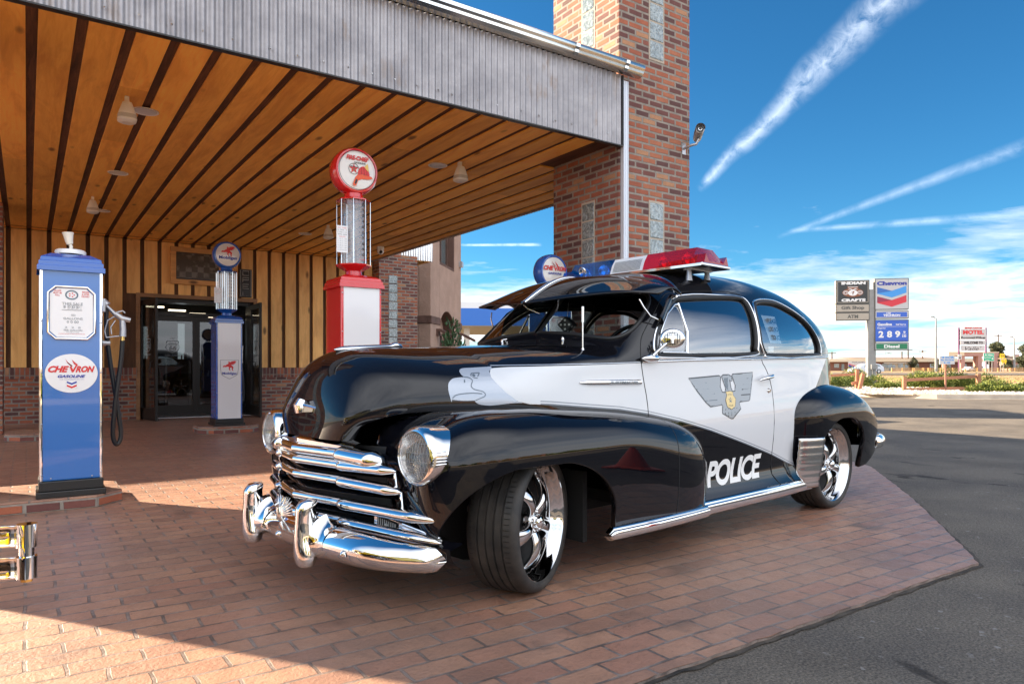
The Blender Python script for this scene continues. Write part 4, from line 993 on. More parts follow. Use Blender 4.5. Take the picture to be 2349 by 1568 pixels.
for x,lb in ((.42,'brown wedge lamp hood left of the arched window'),(2.95,'brown wedge lamp hood at the right corner of the stucco wall')):
    m=MB(); m.poly([(0,0),(0,-.20),(.06,-.20),(.06,-.06),(.50,-.28),(.50,-.20),(.10,.0)],(0,0,0),(0,-1,0),(0,0,1),None,0,.22); o=m.build('lamp_hood',M_STUCB,sb,loc=(x+.11,0,2.08)); o['label']=lb
m=MB(); m.box(3.1,3.32,-.10,0,4.15,4.32,M_CAST); m.build('wall_box',None,sb)
aw=thing('metal_awning',(7.6,15.9,3.69),'small corrugated metal awning between the brick pier and the stucco building','awning')
m=MB(); corrug(m,(0,0,0),(1,0,0),.88,0,.62,(0,-1,0),.0676,.012,M_GUT); corrug(m,(.88,0,0),(-.70,.72,0),1.5,0,.62,(1,1,0),.0676,.012,M_GUT); m.build('corrugated_skirt',None,aw,smooth=60)
m=MB(); m.box(0,.86,.02,1.6,0.0,.03,M_GAP); m.box(0,.86,.02,.06,.03,.6,M_DARK)
for k in range(4): m.box(.03+.21*k,.19+.21*k,.03,1.6,-.02,.0,M_CEIL)
m.build('awning_soffit',None,aw)

# neighbouring fuel canopy in the background
gc=thing('fuel_canopy',FR(-3.6,46),'white and blue fuel station canopy beyond the stucco building','fuel canopy',FROT+R(4))
m=MB(); m.box(-3,14,0,12,4.86,5.30,M_WHITE); m.box(-3.02,14.02,-.03,0,3.75,4.88,pmat('canopy_blue',(.03,.16,.55),.4)); m.box(-3.0,-2.97,0,12,3.75,4.88,MATS['canopy_blue']); m.build('fascia',None,gc)
m=MB(); m.box(-2.9,13.9,.05,11.9,3.70,3.80,pmat('canopy_soffit',(.62,.50,.34),.8)); m.build('soffit',None,gc)
for x,y in ((.65,1.2),(8,1.2),(.65,9),(8,9)): m=MB(); m.box(x-.2,x+.2,y-.2,y+.2,0,3.7,pmat('canopy_column',(.66,.62,.55),.5)); m.build('column',None,gc)
m=MB(); m.poly(disc(24,.19),(1.9,.9,2.05),X3,Z3,M_INKW,0,.05); m.poly(disc(24,.15),(1.9,.9,2.05),X3,Z3,pmat('pale_blue_ink',(.2,.4,.6),.5),.003); text(m,'6',(1.9,.9,2.06),X3,Z3,.10,.18,M_INKW,.006,.05); m.build('pump_number',None,gc)
for k,x in enumerate((1.2,6.5)):
    s_=thing('fuel_dispenser',FR(-3.6,46)+Matrix.Rotation(FROT+R(4),3,'Z')@Vector((x,2.2,0)),['pale fuel dispenser beside the near column of the blue canopy','pale fuel dispenser under the middle of the blue canopy'][k],'fuel dispenser',FROT+R(4))
    m=MB(); m.box(-.35,.35,-.25,.25,0,1.7,M_WHITE); m.box(-.3,.3,-.27,-.25,1.0,1.5,M_BASEB); m.box(-.38,.38,-.28,.28,1.7,2.0,MATS['canopy_blue']); m.build('dispenser_body',None,s_)

# ---------------------------------------------------------------- greenery
def clump(name,loc,rx,ry,rz,n,leaf,mat,label,cat,group=None,upb=.6,seed=1,rot=0,spiky=True):
    """bush of many small leaf sprays on curved branchlets filling a lumpy dome"""
    rs=np.random.RandomState(seed); o=thing(name,loc,label,cat,rot,group)
    vs=[];fs=[]
    K=max(5,int(6+rx*3)); lob=[(rs.uniform(-.62,.62)*rx,rs.uniform(-.6,.6)*ry,rs.uniform(.40,.72)) for _ in range(K)]+[(0,0,.85)]
    for i in range(n):
        lx,ly,ls=lob[rs.randint(len(lob))]
        d=rs.normal(size=3); d/=np.linalg.norm(d); d[2]=abs(d[2])*1.0-.12*(rs.rand()<.4)
        rad=ls*(.55+.45*rs.rand()**.5)
        p=np.array([lx+d[0]*rad*rx*.55,ly+d[1]*rad*ry*.55,max(.01,d[2]*rad*rz*1.25)])
        up=d*np.array([1,1,.6])+np.array([0,0,upb])+rs.normal(size=3)*.35; up/=np.linalg.norm(up); sd=np.cross(up,rs.normal(size=3)); sd/=np.linalg.norm(sd)+1e-9
        L=leaf*(.6+.9*rs.rand()); W=leaf*.22 if spiky else leaf*.45
        k=len(vs); vs+= [p-sd*W,p+sd*W,p+up*L*.6+sd*W*.8,p+up*L,p+up*L*.6-sd*W*.8]; fs.append((k,k+1,k+2,k+3,k+4))
    m=MB(); m.v=[tuple(v) for v in vs]; m.f=fs; m.m=[0]*len(fs); m.build('foliage',mat,o)
    m=MB()
    for lx,ly,ls in lob[:7]: m.tube([(0,0,-.02),(lx*.4,ly*.4,rz*.25),(lx*.8,ly*.8,rz*.5*ls)],[.03,.018,.006],5,mat=M_BARK)
    m.build('branches',None,o)
    return o
clump('shrub',(8.55,15.0,.0),.80,.6,2.15,6500,.10,M_SHRUB,'dark green shrub in front of the stucco building, above the bonnet','shrub',seed=3,upb=.8)
# gravel bed and kerbside planting
def grav(t,b):
    v=coord(t); vo=t.new('ShaderNodeTexVoronoi',_Scale=9.0); t.l.new(v,vo.inputs['Vector']); setc(t,b,t.mix(vo.outputs['Color'],(.34,.28,.22),(.60,.55,.48))); bump(t,b,vo.outputs['Distance'],1,.06); b.inputs['Roughness'].default_value=.9
m=MB(); gp=[(12.2,23.9),(13.9,23.0),(19.5,22.9),(19.5,25.5),(17.5,26.5),(17.8,31),(16.2,35),(13,35)]
m.poly([(FR(a,b_).x,FR(a,b_).y) for a,b_ in gp],(0,0,.10),X3,Y3,pmat('white_gravel_ground',(.7,.62,.52),.9,custom=grav)); struct(m.build('gravel_bed'))
m=MB(); rs=np.random.RandomState(2)
for i in range(2600):
    while True:
        a=rs.uniform(12.2,19.5); b_=rs.uniform(22.95,35)
        if inside(gp,[(a,b_)])[0]: break
    p=FR(a,b_,.10); s=rs.uniform(.025,.075)*(1 if b_<29 else 1.4); q=rs.normal(size=(6,3))*.12+np.array([(1,0,0),(-1,0,0),(0,1,0),(0,-1,0),(0,0,.8),(0,0,-.5)]); 
    m.add([(p.x+x*s,p.y+y*s,p.z+z*s+.01) for x,y,z in q],[(0,2,4),(2,1,4),(1,3,4),(3,0,4)],None)
o=m.build('gravel_stones',pmat('white_stone',(.72,.66,.58),.9,custom=lambda t,b:setc(t,b,t.mix(t.new('ShaderNodeNewGeometry').outputs['Random Per Island'],(.40,.31,.24),(.68,.63,.57))))); tag(o,None,None,kind='stuff')
def grassf(name,area,n,h,mat,zoff=.0,seed=1):
    rs=np.random.RandomState(seed); m=MB()
    for i in range(n):
        a,b_=area(rs); p=FR(a,b_,zoff); an=rs.uniform(0,6.28); w_=h*.28; l=h*rs.uniform(.5,1.3); dx,dy=math.cos(an)*w_,math.sin(an)*w_; tx,ty=rs.normal(size=2)*h*.35
        m.add([(p.x-dx,p.y-dy,p.z),(p.x+dx,p.y+dy,p.z),(p.x+tx,p.y+ty,p.z+l)],[(0,1,2)],None)
    o=m.build(name,mat); tag(o,None,None,kind='stuff')
M_DRYG=pmat('dry_grass_blade',(.5,.33,.16),.9,custom=greendef((.36,.19,.09),(.46,.31,.15)))
M_GRG=pmat('green_grass_blade',(.2,.25,.08),.9,custom=greendef((.16,.20,.06),(.32,.32,.10)))
grassf('dry_grass',lambda r:(r.uniform(11,62),26+60*r.rand()**1.5),16000,.10,M_DRYG,0,4)
def patch(r):
    c=[(20,36),(24,45),(30,60),(26,38),(34,52),(18,50),(40,64)][r.randint(7)]; return (c[0]+r.normal()*3.2,c[1]+r.normal()*1.6)
grassf('grass_patches',patch,6000,.13,M_GRG,0,6)
bushes=[(20.3,33,2.6,1.6,.98,9000,'large spreading juniper behind the middle rail fence',1),(16.1,33.2,1.6,1.4,1.0,6500,'juniper bush around the base of the sign pole',2),(18.1,26.3,1.9,.8,.50,6500,'low juniper right of the brown fence post',3),(13.6,31,1.7,1.2,.86,5000,'juniper bush behind the broken fence post at the car tail',5),(16.0,30.2,.9,.7,.42,2400,'small juniper left of the middle fence post',6),(21.2,26.6,1.5,.8,.55,4200,'low juniper at the right edge of the picture',7)]
for r_,d_,rx,ry,rz,n,lb,sd_ in bushes: clump('juniper_bush',FR(r_,d_,.0),rx,ry,rz,int(n*2.0),.075,M_JUN,lb,'bush','junipers along the kerb',.35,sd_,FROT)
# rail fences (posts and rails)
def beam(m,a,b_,w_,h_): 
    a=Vector(a);b_=Vector(b_); tg=(b_-a).normalized(); s=tg.cross(Vector((0,0,1))); s=s.normalized() if s.length>.1 else Vector((1,0,0)); u=s.cross(tg)
    vs=[p+s*x*w_/2+u*y*h_/2 for p in (a,b_) for x,y in ((-1,-1),(1,-1),(1,1),(-1,1))]; m.add(vs,[(0,3,2,1),(4,5,6,7),(0,1,5,4),(1,2,6,5),(2,3,7,6),(3,0,4,7)],None)
def rail_fence(loc,posts,rails,label,lean=None,name='rail_fence',post=.13,rz=FROT,mat=None):
    f=thing(name,loc,label,'fence',rz)
    for i,(x,y,h,lx) in enumerate(posts):
        m=MB(); beam(m,(x,y,-.02),(x+lx,y,h),post,post); m.build('post',mat or M_RAILW,f,bevel=.012 if post>.1 else 0)
    for a,b_,th in rails: m=MB(); beam(m,a,b_,.05,th); m.build('rail',mat or M_RAILW,f)
    return f
rail_fence(FR(15.29,27.5,.10),[(0,0,.54,0),(2.79,-.15,.66,0)],[((0.05,0,.42),(2.75,-.15,.56),.115),((.05,0,.06),(2.75,-.15,.12),.10)],'brown two rail fence section at the kerb beside the water sign')
rail_fence(FR(14.12,29,.08),[(.05,0,.86,.02),(.02,-.25,.68,.17)],[((.1,0,.66),(-2.6,1.2,.46),.10),((.05,-.1,.34),(-.2,-.1,.26),.12)],'broken rail fence with a leaning post beside the car tail')
# a second planted edge south of the lot (behind the camera, mirrored in the paintwork)
m=MB(); m.add([(-25,-11,.02),(45,-11,.02),(45,-45,.02),(-25,-45,.02)],[(0,3,2,1)],M_PLAIN); struct(m.build('verge'))
m=MB(); m.box(-25,45,-11,-10.82,0,.15,M_CONC); struct(m.build('verge_kerb'))
for i in range(6): clump('juniper_bush',(-1+5.0*i,-13.5-.5*(i%2),0),2.3,1.3,1.1,2500,.22,M_JUN,['spreading juniper mirrored in the fender, westernmost of the south verge','spreading juniper of the south verge, second from the west','spreading juniper of the south verge, third from the west','spreading juniper of the south verge, fourth from the west','spreading juniper of the south verge, fifth from the west','spreading juniper of the south verge, easternmost'][i],'bush','junipers on the south verge',.35,20+i)
rail_fence((4,-11.7,0),[(3*k,0,1.0,0) for k in range(6)],[((3*k,0,.85),(3*k+3,0,.85),.13) for k in range(5)]+[((3*k,0,.45),(3*k+3,0,.45),.13) for k in range(5)],'long brown rail fence on the south verge, mirrored in the doors',rz=0)
cn_=thing('traffic_cone',(4.72,1.0,0),'orange traffic cone mirrored in the front fender','traffic cone')
CO=pmat('cone_orange',(.75,.06,.02),.5)
m=MB(); m.lathe([(.135,.03),(.125,.04),(.025,.46),(.02,.47)],28,CO); m.build('cone_body',None,cn_,smooth=40); m=MB(); m.box(-.18,.18,-.18,.18,0,.03,CO); m.build('base',None,cn_,bevel=.01)

M_REFL=pmat('lamp_reflector',(.92,.92,.9),.12,1)
# ------------------------------------------------------------------ wheel
def wheel(root,s,t_,steer,sg,name='wheel'):
    """wheel about its own axis; local +z of the lathe is the outward direction"""
    ax=Matrix.Translation((s,t_*sg,.310))@Matrix.Rotation(steer,4,'Z')@(Matrix.Rotation(-PI/2,4,'X') if sg>0 else Matrix.Rotation(PI/2,4,'X'))
    # tyre section, outward face at h=0, inner at -.24
    tp=[(.252,-.012),(.262,.002),(.278,.006),(.292,.002),(.302,-.009),(.3065,-.022)]
    for g in (-.058,-.096,-.134,-.172): tp+=[(.3095,g+.008),(.3105,g+.005),(.3025,g+.004),(.3025,g-.004),(.3105,g-.005)]
    tp+=[(.3095,-.20),(.306,-.218),(.297,-.230),(.275,-.240),(.252,-.225)]
    rim=MB(); rim.lathe([(.246,-.22),(.238,-.20),(.222,-.17),(.214,-.10),(.216,-.062),(.232,-.040),(.243,-.026),(.248,-.010),(.256,-.004),(.262,-.006),(.262,-.016),(.252,-.024)],64,M_RIM,ax)
    for k in range(5):
        a=2*PI*k/5+.35; M=ax@Matrix.Rotation(a,4,'Z')
        rows=[]
        path=[(.030,-.060,.030,.020),(.065,-.045,.026,.020),(.10,-.036,.026,.018),(.14,-.040,.031,.018),(.175,-.056,.038,.017),(.205,-.080,.050,.016),(.222,-.105,.062,.014)]
        for (x,h,wd,th) in crc(path,3,False):
            rows.append([M@Vector((x,math.copysign(abs(math.cos(2*PI*j/14))**.8,math.cos(2*PI*j/14))*wd,h+math.sin(2*PI*j/14)*th)) for j in range(15)])
        rim.grid(rows,M_RIM)
    rim.lathe([(.0,-.105),(.214,-.115)],40,M_DARK,ax)
    rim.lathe([(.058,-.10),(.058,-.045),(.050,-.036),(.0,-.034)],28,M_RIM,ax)
    w_=rim.build(name,None,root,smooth=50)
    ty=MB(); ty.lathe(tp,84,M_TYRE,ax)
    for k in range(84):                                # shoulder sipes
        a=2*PI*k/84; 
        M=ax@Matrix.Rotation(a,4,'Z')
        for h0,h1 in ((-.024,-.050),(-.180,-.212)):
            i0=len(ty.v); ty.add([M@Vector((.3112 if h0>-.1 else .3095,dy,h)) for dy,h in ((-.0016,h0),(.0016,h0),(.0016,h1),(-.0016,h1))],[(0,1,2,3)],M_RUBBER)
    tyr_=ty.build('tyre',None,w_,smooth=35)
    hc=MB(); hc.lathe([(.034,-.036),(.034,-.022),(.028,-.010),(.014,-.004),(0,-.003)],24,M_CHROME,ax)
    for k in range(5):
        M=ax@Matrix.Rotation(2*PI*k/5+.35+PI/5,4,'Z'); hc.tube([M@Vector((.046,0,-.045)),M@Vector((.046,0,-.026))],[.009,.007],8,mat=M_CHROME)
    hc.build('hub_cap',None,w_,smooth=40)
    return w_

def sg_curve(t_): 
    return spl([(0,-.712),(.3,-.642),(.5,-.575),(.62,-.535),(.80,-.465),(.95,-.38)])(abs(t_))
def bar(mb,t0,t1,z0,z1,r,fwd=.0,tip=(0,1),n=26,mat=None,flat=1.35):
    """chrome grille bar following the front plan curve, pointed or rounded at its ends"""
    pts=[];rs=[]
    for i in range(n+1):
        q=i/n; t_=t0+(t1-t0)*q; k=1.0
        if tip[1]: k=min(k,(1-q)**.5*2.2) if q>.8 else k
        if tip[0]: k=min(k,max(.05,math.sqrt(max(0,1-(1-min(1,q/.10))**2))))
        pts.append((sg_curve(t_)-fwd,t_,z0+(z1-z0)*q)); rs.append(max(.001,r*min(1,k)))
    N=14; vs=[]
    for p,r_ in zip(pts,rs):
        for k in range(N):
            a=2*PI*k/N; vs.append((p[0]-math.cos(a)*r_*1.25,p[1],p[2]+math.sin(a)*r_*.95))
    fs=[(i*N+k,i*N+(k+1)%N,(i+1)*N+(k+1)%N,(i+1)*N+k) for i in range(n) for k in range(N)]
    mb.add(vs,fs,mat or M_CHROME)

def front_end(root,yellow=False):
    # grille backing and fins
    b=MB()
    rows=[]
    for i in range(41):
        t_=-.62+1.24*i/40; s=sg_curve(t_)+.075; rows.append([(s,t_,z) for z in (.27,.40,.55,.665)])
    b.grid(rows,M_RUBBER)
    for z in (.385,.47,.555,.615):
        rows=[]
        for i in range(41):
            t_=-.56+1.12*i/40; s=sg_curve(t_); rows.append([(s+.075,t_,z+.02),(s+.028,t_,z-.006),(s+.024,t_,z-.012),(s+.075,t_,z-.012)])
        b.grid(rows,M_BLACK)
    b.build('grille_backing',None,root,smooth=40)
    # centre bars and stepped outer bars
    spec=[(.638,.612,.505,.040),(.590,.580,.585,.024),(.525,.497,.61,.026),(.430,.400,.775,.027),(.352,.315,.79,.027)]
    for i,(zc_,ze,te,r) in enumerate(spec):
        for sg in (1,-1):
            m=MB(); bar(m,0.0,sg*.345,zc_,zc_-.006,.0225 if i else .027,0,(0,0)); m.build('grille_bar',None,root,smooth=180)
            m=MB(); bar(m,sg*.285,sg*te,zc_-.006,ze,r,.016 if i else .006,(1,1)); m.build('grille_bar',None,root,smooth=180)
    m=MB()
    for sg in (1,-1):
        for zz in (.56,): m.tube([(sg_curve(.555)+.005,sg*.555,.585),(sg_curve(.57)+.0,sg*.572,.50)],.006,8,mat=M_CHROME)
        m.tube([(sg_curve(.59)+.005,sg*.585,.495),(sg_curve(.6),sg*.60,.415)],.006,8,mat=M_CHROME)
    m.build('grille_strut',None,root,smooth=40)
    # top moulding with lettering band
    m=MB(); rows=[]
    for i in range(31):
        t_=-.36+.72*i/30; s=sg_curve(t_); rows.append([(s+.05,t_,.688),(s+.006,t_,.694-.05*abs(t_)),(s-.012,t_,.684-.06*abs(t_)),(s-.012,t_,.668-.06*abs(t_)),(s+.0,t_,.655-.06*abs(t_))])
    m.grid(rows,M_CHROME); m.build('grille_moulding',None,root,smooth=40)
    for sg in (1,-1):                                 # parking lamps with ribbed ends
        m=MB(); rows=[]
        for i in range(21):
            t_=sg*(.455+.32*i/20); s=sg_curve(t_)+.004; z1=.398-.075*(i/20); z0=z1-.070+.0*i
            rows.append([(s+.03,t_,z1),(s,t_,z1),(s,t_,z0),(s+.03,t_,z0)])
        m.grid(rows,M_CHROME2)
        for j in range(5):
            z=.352-.014*j+.006; m.tube([(sg_curve(tt)-.001,sg*tt,z+.012-(tt-.59)*.22) for tt in (.60,.66,.72,.77)],.0052,8,mat=M_CHROME)
        lp=m.build('parking_lamp',None,root,smooth=40)
        m=MB(); q=[(sg_curve(tt)-.002,sg*tt,zz) for tt,zz in ((.475,.388),(.575,.366),(.575,.314),(.475,.336))]; m.add(q,[(0,1,2,3)],M_DARK)
        for k in range(9):
            tt=.482+.0105*k; zt=.384-.22*(tt-.475)
            m.tube([(sg_curve(tt)-.003,sg*tt,zt),(sg_curve(tt)-.003,sg*tt,zt-.042)],.0022,5,mat=M_INKG)
        c=Vector((sg_curve(.525)-.004,sg*.525,.352)); m.tube([c+Vector((.0,0,0)),c-Vector((.006,0,0))],.011,12,mat=M_INKG); m.build('lamp_glass',None,lp)
    # apron between grille and bumper
    m=MB(); rows=[]
    for i in range(41):
        t_=-.84+1.68*i/40; s=sg_curve(t_); rows.append([(s+.03,t_,.345-.04*abs(t_)),(s-.035,t_,.325-.04*abs(t_)),(s-.04,t_,.30),(s-.03,t_,.255),(s+.02,t_,.21)])
    m.grid(rows,M_BLACK); 
    for k in range(22):
        t_=-.42+.04*k; s=sg_curve(t_); m.tube([(s+.012,t_,.342-.04*abs(t_)),(s-.036,t_+.004,.329-.04*abs(t_))],.0035,6,mat=M_BLACK)
    m.build('splash_apron',None,root,smooth=40)
    # headlamps
    for sg in (1,-1):
        tc_=.70; ax=Matrix.Translation((-.545,sg*tc_,.650))@Matrix.Rotation(-PI/2,4,'Y')@Matrix.Rotation(R(0),4,'X')
        tilt=Matrix.Rotation(R(-4)*sg,4,'X')
        ax=ax@tilt
        m=MB(); m.lathe([(.118,-.12),(.121,-.055),(.121,-.022),(.117,.000),(.109,.010),(.102,.012),(.097,.004),(.095,-.006)],56,M_CHROME,ax)
        for j in range(5):
            M=ax; a=R(0); zz=(j-2)*.012
            sx=math.sqrt(.121**2-zz*zz)
            m.tube([M@Vector((zz,sg*sx,-.055)),M@Vector((zz,sg*(sx-.001),-.020)),M@Vector((zz,sg*(sx-.011),.004))],.0042,6,mat=M_CHROME)
        h=m.build('headlight',None,root,smooth=60)
        m=MB(); m.lathe([(.096,.0),(.088,-.02),(.07,-.05),(.04,-.066),(0,-.07)],40,M_REFL,ax); m.lathe([(.014,-.066),(.014,-.03),(0,-.024)],16,M_CHROME,ax); m.build('reflector',None,h,smooth=60)
        m=MB(); m.lathe([(.097,.001),(.086,.013),(.066,.022),(.04,.027),(0,.030)],48,M_LENS,ax); m.build('lens',None,h,smooth=180); m=MB()
        for k in range(-6,7):
            y=k*.0132; L=math.sqrt(.092**2-y*y); m.tube([ax@Vector((x,y,.0305*(1-(x*x+y*y)/.0094)+.0006)) for x in [L*(-1+q/4) for q in range(9)]],.0009,4,mat=M_INKG)
        for k in (-3,-1,1,3):
            x=k*.018; L=math.sqrt(.092**2-x*x); m.tube([ax@Vector((x,y,.0305*(1-(x*x+y*y)/.0094)+.0006)) for y in [L*(-1+q/4) for q in range(9)]],.0008,4,mat=M_INKG)
        m.build('lens_fluting',None,h)['kind']='stuff'
    # bumper blade
    bc=spl([(0,-.800),(.3,-.79),(.50,-.75),(.65,-.685),(.76,-.60),(.815,-.545)])
    if not yellow:
        rows=[];n=60
        for i in range(n+1):
            t_=-.815+1.63*i/n; a=abs(t_); s=bc(a); hh=.068*(1-.28*smooth((a-.45)/.35)); zc_=.272-.018*smooth((a-.4)/.4)
            if a>.76: hh*=max(.05,math.sqrt(max(0,1-((a-.76)/.055)**2)))
            rows.append([(s+.035*math.cos(an)**2-.032*math.sin(an)*1.0*(hh/.07)+.03,t_,zc_+hh*math.cos(an)) for an in [PI*k/18 for k in range(19)]])
        m=MB(); m.grid(rows,M_CHROME,flip=True); 
        bump_=m.build('bumper',M_CHROME,root,smooth=180,solid=.004)
        for sg in (1,-1):
            # tall guard with flared foot
            prof=[(.178,.024,.02),(.185,.042,.034),(.215,.050,.046),(.25,.046,.050),(.30,.038,.050),(.35,.034,.046),(.395,.037,.044),(.43,.038,.042),(.450,.030,.034),(.457,.010,.014)]
            rows=[]
            for (z,wy,wx) in crc(prof,3,False):
                rows.append([(-.808-wx*math.cos(a)+.012*math.sin((z-.2)*9)*0+(.02 if z>.42 else 0)*(z-.42)*20,sg*.28+wy*math.sin(a),z) for a in [2*PI*k/24 for k in range(24)]])
            g=MB(); N=24; vs=[p for r in rows for p in r]; fs=[(i*N+k,i*N+(k+1)%N,(i+1)*N+(k+1)%N,(i+1)*N+k) for i in range(len(rows)-1) for k in range(N)]; fs+=[tuple(range(N)),tuple(range((len(rows)-1)*N,len(rows)*N))[::-1]]
            g.add(vs,fs,M_CHROME)
            for s2 in (1,-1):      # flared saddle over the blade
                rr=[]
                for i in range(9):
                    q=i/8; t_=sg*.28+s2*(.03+.07*q); hh=.074+.040*(1-q)**2.5; s=bc(abs(t_))
                    rr.append([(s+.03-(.036+.03*(1-q)**2)*math.sin(an)+.03*math.cos(an)**2,t_,.274+(hh if math.cos(an)>0 else .070)*math.cos(an)) for an in [PI*k/16 for k in range(17)]])
                g.grid(rr,M_CHROME)
            g.build('bumper_guard',None,root,smooth=180)
        for tt in (0,.5,-.5): m=MB(); c=Vector((bc(abs(tt))-.004,tt,.262)); m.lathe([(.0,.014),(.008,.012),(.014,.006),(.017,0)],14,M_CHROME,Matrix.Translation(c)@Matrix.Rotation(-PI/2,4,'Y')); m.build('bumper_bolt',None,bump_,smooth=60)
        # spread eagle ornament
        g=MB()
        def feather(p0,p1,r): g.tube([p0,(Vector(p0)+Vector(p1))*.5+Vector((-.004,0,0)),p1],[r,r*.9,r*.2],6,mat=M_CHROME2)
        c=Vector((-.835,.105,.368))
        for s2 in (1,-1):
            for layer in range(2):
                for k in range(9):
                    a=R(8+11*k); L=(.105-.0055*abs(k-5))*(1-.35*layer); p0=c+Vector((-.008*layer,s2*.012,.004+.002*k)); p1=c+Vector((.012-.01*layer,s2*(.012+L*math.cos(a)),L*math.sin(a)*.85)); feather(p0,p1,.0055)
        g.tube([c+Vector((.01,0,-.035)),c+Vector((-.008,0,-.01)),c+Vector((-.010,0,.02)),c+Vector((-.014,.0,.04))],[.006,.016,.014,.008],10,mat=M_CHROME2)
        g.tube([c+Vector((-.014,0,.04)),c+Vector((-.022,.004,.052)),c+Vector((-.036,.01,.046))],[.010,.010,.003],8,mat=M_CHROME2)
        for k in range(5): feather(c+Vector((0,0,-.02)),c+Vector((0,(k-2)*.014,-.062)),.005)
        g.tube([c+Vector((0,0,-.02)),c+Vector((.03,0,-.07))],.008,8,mat=M_CHROME2)
        g.build('eagle_ornament',None,root,smooth=50)
    else:
        for zc_ in (.44,.335):      # split spring-blade bumper
            rows=[]
            for i in range(41):
                t_=-.87+1.74*i/40; a=abs(t_); s=-.86+.11*a*a; 
                rows.append([(s-.010*math.sin(an),t_,zc_+.036*math.cos(an)) for an in [PI*k/8 for k in range(9)]])
            m=MB(); m.grid(rows,M_CHROME); m.build('bumper_blade',M_CHROME,root,smooth=60,solid=.005)
        for sg in (1,-1):
            m=MB(); c=Vector((-.775,sg*.888,0))
            for z0,z1,r in ((.30,.372,.030),(.372,.404,.022),(.404,.48,.030)): m.tube([c+Vector((0,0,z0)),c+Vector((0,0,z1))],r,24,mat=M_CHROME)
            m.tube([c+Vector((0,0,.288)),c+Vector((0,0,.30))],.018,6,mat=M_BRASS)
            m.build('bumper_end_cap',None,root,smooth=50)
    # bonnet emblem and mascot
    m=MB(); 
    m.tube([(-.695,0,.800),(-.700,0,.83),(-.690,0,.852)],[.030,.034,.026],16,mat=M_CHROME,flat=1.0)
    for sg in (1,-1):
        m.add([(-.70,sg*.03,.84),(-.70,sg*.03,.80),(-.655,sg*.125,.805),(-.655,sg*.125,.82),(-.668,sg*.03,.80),(-.668,sg*.03,.84),(-.645,sg*.12,.805),(-.645,sg*.12,.82)],[(0,1,2,3),(0,3,7,5 if 0 else 4),(1,4,6,2),(3,2,6,7)],M_CHROME)
        m.tube([(-.70,sg*.03,.832),(-.66,sg*.125,.815)],.0075,8,mat=M_CHROME)
    m.build('bonnet_badge',None,root,smooth=40)
    m=MB(); rows=[]
    for (s,wd,z0,z1) in crc([(-.535,.003,1.083,1.087),(-.51,.018,1.073,1.097),(-.46,.028,1.074,1.106),(-.38,.030,1.085,1.110),(-.30,.028,1.092,1.114),(-.235,.024,1.096,1.118),(-.215,.028,1.095,1.126),(-.19,.028,1.095,1.128),(-.165,.018,1.096,1.112),(-.155,.006,1.096,1.10)],3,False):
        rows.append([(s,wd*math.cos(a),(z0+z1)/2+(z1-z0)/2*math.sin(a)) for a in [2*PI*k/16 for k in range(17)]])
    m.grid(rows,M_CHROME)
    m.tube([(-.56,0,1.045),(-.50,0,1.066),(-.40,0,1.083)],[.006,.014,.010],10,mat=M_CHROME)
    m.build('bonnet_mascot',None,root,smooth=60)

